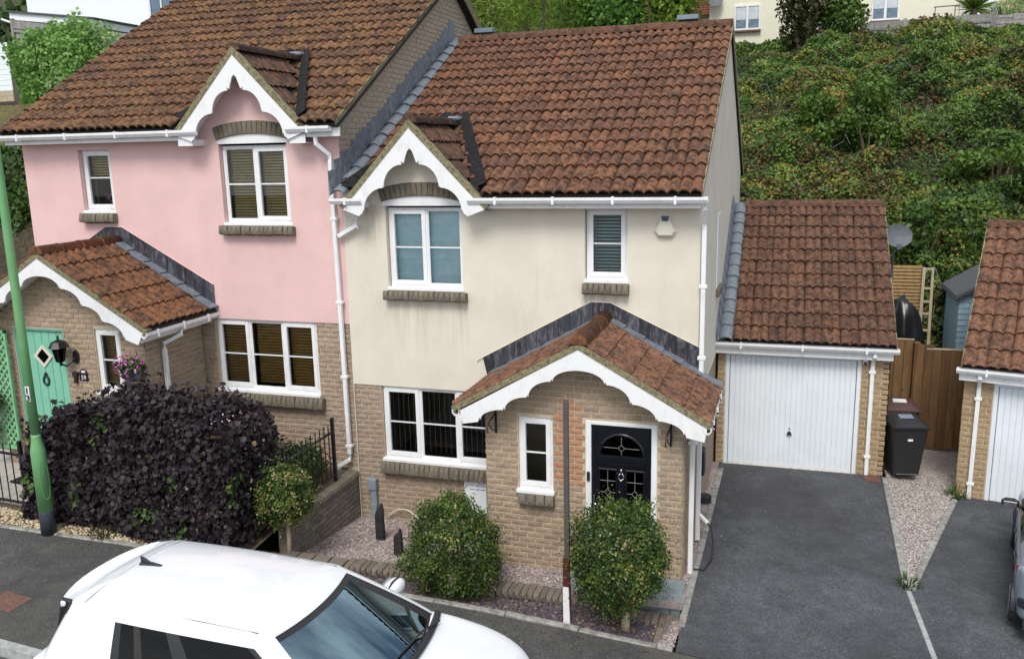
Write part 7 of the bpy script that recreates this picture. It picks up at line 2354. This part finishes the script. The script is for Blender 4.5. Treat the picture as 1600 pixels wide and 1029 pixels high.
        mb = MB(); mb.hexa([(4.08, sg * .50, .60), (3.86, sg * .855, .68), (3.8, sg * .80, .68), (4.02, sg * .46, .60), (4.10, sg * .52, .72), (3.74, sg * .872, .83), (3.70, sg * .80, .83), (4.02, sg * .48, .72)]); mb.build('headlight', 'alloy', K, bevel=.015)
        # door mirrors
        mb = MB()
        def mir(u, v):
            th = 2 * math.pi * u; ph = math.pi * (v - .5); c_ = math.cos(ph)
            return (2.72 + .085 * abs(c_) ** .7 * math.copysign(abs(math.cos(th)) ** .8, math.cos(th)) + .05 * math.sin(ph) * 0, sg * (1.00 + .13 * math.sin(ph)), 1.02 + .070 * abs(c_) ** .7 * math.copysign(abs(math.sin(th)) ** .8, math.sin(th)))
        mb.grid(mir, 20, 12); mr = mb.build('door_mirror', paint if name == 'parked_car' and paint == 'car_white' else 'black_plastic', K, smooth=True)
        mb = MB(); mb.box(2.628, 2.645, sg * 1.0 - .095, sg * 1.0 + .095, .97, 1.07); mb.build('mirror_glass', 'chrome', mr, bevel=.006)
        mb = MB(); mb.tube([(2.725, sg * .885, 1.06), (2.73, sg * .95, 1.093), (2.73, sg * 1.07, 1.088), (2.725, sg * 1.125, 1.04)], .010, 6); mb.hexa([(2.68, sg * .84, .955), (2.78, sg * .84, .955), (2.78, sg * .92, .97), (2.68, sg * .92, .97), (2.68, sg * .84, .985), (2.78, sg * .84, .985), (2.78, sg * .92, 1.0), (2.68, sg * .92, 1.0)]); mb.build('mirror_stalk', 'black_plastic', mr)
        # door handles and sill trim
        for hx in (1.15, 2.05):
            mb = MB(); mb.box(hx, hx + .17, sg * .905 - .012, sg * .905 + .022, .80, .83); mb.build('door_handle', paint if paint == 'car_white' else 'black_plastic', K, bevel=.01)
        for (sx_) in (.98, 1.62, 2.72):
            mb = MB(); mb.tube([(sx_, sg * .893, .30), (sx_, sg * .909, .62), (sx_, sg * .888, .93)], .004, 4); mb.build('door_seam', 'black_paint', K)
    mb = MB(); mb.hexa([(.26, -.70, .42), (.36, -.86, .42), (.36, .86, .42), (.26, .70, .42), (.255, -.70, .58), (.36, -.865, .58), (.36, .865, .58), (.255, .70, .58)]); mb.build('rear_bumper', 'car_bumper' if red_low else paint, K, bevel=.03, seg=2)
    # scuttle and wipers
    mb = MB(); mb.grid(lambda u, v: (3.345 - .13 * (2 * u - 1) ** 2 + .06 * v, (2 * u - 1) * .80, .985 + .012 * math.sin(math.pi * v) + .022 * (1 - (2 * u - 1) ** 2) - .006 * v), 20, 3); mb.build('scuttle', 'black_plastic', K)
    for (yb, ye_) in ((.62, .02), (-.02, -.60)):
        mb = MB(); mb.tube([(3.345, yb, 1.012), (3.29, (yb + ye_) / 2 + .05, 1.035), (3.285, ye_, 1.045)], .009, 6); mb.build('wiper', 'black_plastic', K)
    # fin aerial
    mb = MB()
    mb.hexa([(.84, -.045, 1.455), (1.08, -.018, 1.462), (1.08, .018, 1.462), (.84, .045, 1.455), (.845, -.036, 1.482), (1.03, -.012, 1.478), (1.03, .012, 1.478), (.845, .036, 1.482)]); mb.hexa([(.84, -.016, 1.48), (.96, -.008, 1.48), (.96, .008, 1.48), (.84, .016, 1.48), (.835, -.008, 1.535), (.872, -.004, 1.525), (.872, .004, 1.525), (.835, .008, 1.535)]); mb.build('aerial', 'post_grey' if paint != 'car_white' else 'car_bumper', K, bevel=.006)
    for (wx, wy) in ((.80, .80), (.80, -.80), (3.42, .80), (3.42, -.80)):
        mb = MB(); kk = [(wx + .315 * math.cos(t), .315 + .315 * math.sin(t)) for t in np.linspace(0, 6.2832, 29)[:-1]]
        mb.prism_y(kk, wy - .10, wy + .115 if wy > 0 else wy + .10); mb.v = [(a, b + (.015 if wy > 0 else -.015), c_) for a, b, c_ in mb.v]
        w_ = mb.build('wheel', 'rubber', K, bevel=.03, seg=2)
        sg = 1 if wy > 0 else -1
        mb = MB(); kk = [(wx + .21 * math.cos(t), .315 + .21 * math.sin(t)) for t in np.linspace(0, 6.2832, 25)[:-1]]; mb.prism_y(kk, wy + sg * .10, wy + sg * .135); mb.build('rim', 'alloy', w_, bevel=.01)
        mb = MB(); kk = [(wx + .37 * math.cos(t), .315 + .37 * math.sin(t)) for t in np.linspace(0, math.pi, 20)] ; kk2 = [(wx + .33 * math.cos(t), .315 + .33 * math.sin(t)) for t in np.linspace(math.pi, 0, 20)]
        mb.prism_y(kk + kk2, wy + sg * .06, wy + sg * .117); mb.build('wheel_arch', 'car_bumper', K)
    K.location = loc; K.rotation_euler = rot; K.scale = (scale,) * 3
    return K


car('parked_car', 'white hatchback parked nose right at the kerb in the foreground', 'car_white', (-.09, -5.80, .515), (0, R(-.3), R(-2.3)), 1.10)
car('parked_car', 'silver car cut off by the right edge on the neighbouring driveway', 'car_silver', (9.93, -1.735, .10), (0, 0, R(77.5)), .86, True)

# a potted flower behind the small pink-house window
flower_basket((-4.45, .30, 5.16), 'pink flower in a pot inside the small upstairs window of the pink house', 'pot_red', .09, 90, 70)

# descriptions of the setting
for nm, lab, cat in (('front_garden_gravel', 'pinkish grey gravel filling the front garden of the cream house', 'gravel'), ('side_gravel', 'narrow strip of gravel along the side of the cream house', 'gravel'),
                     ('wedge_gravel', 'pale gravel filling the wedge between the two driveways', 'gravel'), ('golden_gravel', 'golden gravel under the front railing of the pink house', 'gravel'),
                     ('slate_chippings', 'plum slate chippings in the bed behind the edging', 'slate chippings'), ('corner_gravel', 'loose stones at the corner of the bed and the driveway', 'gravel')):
    o = bpy.data.objects[nm]; o['label'] = lab; o['category'] = cat
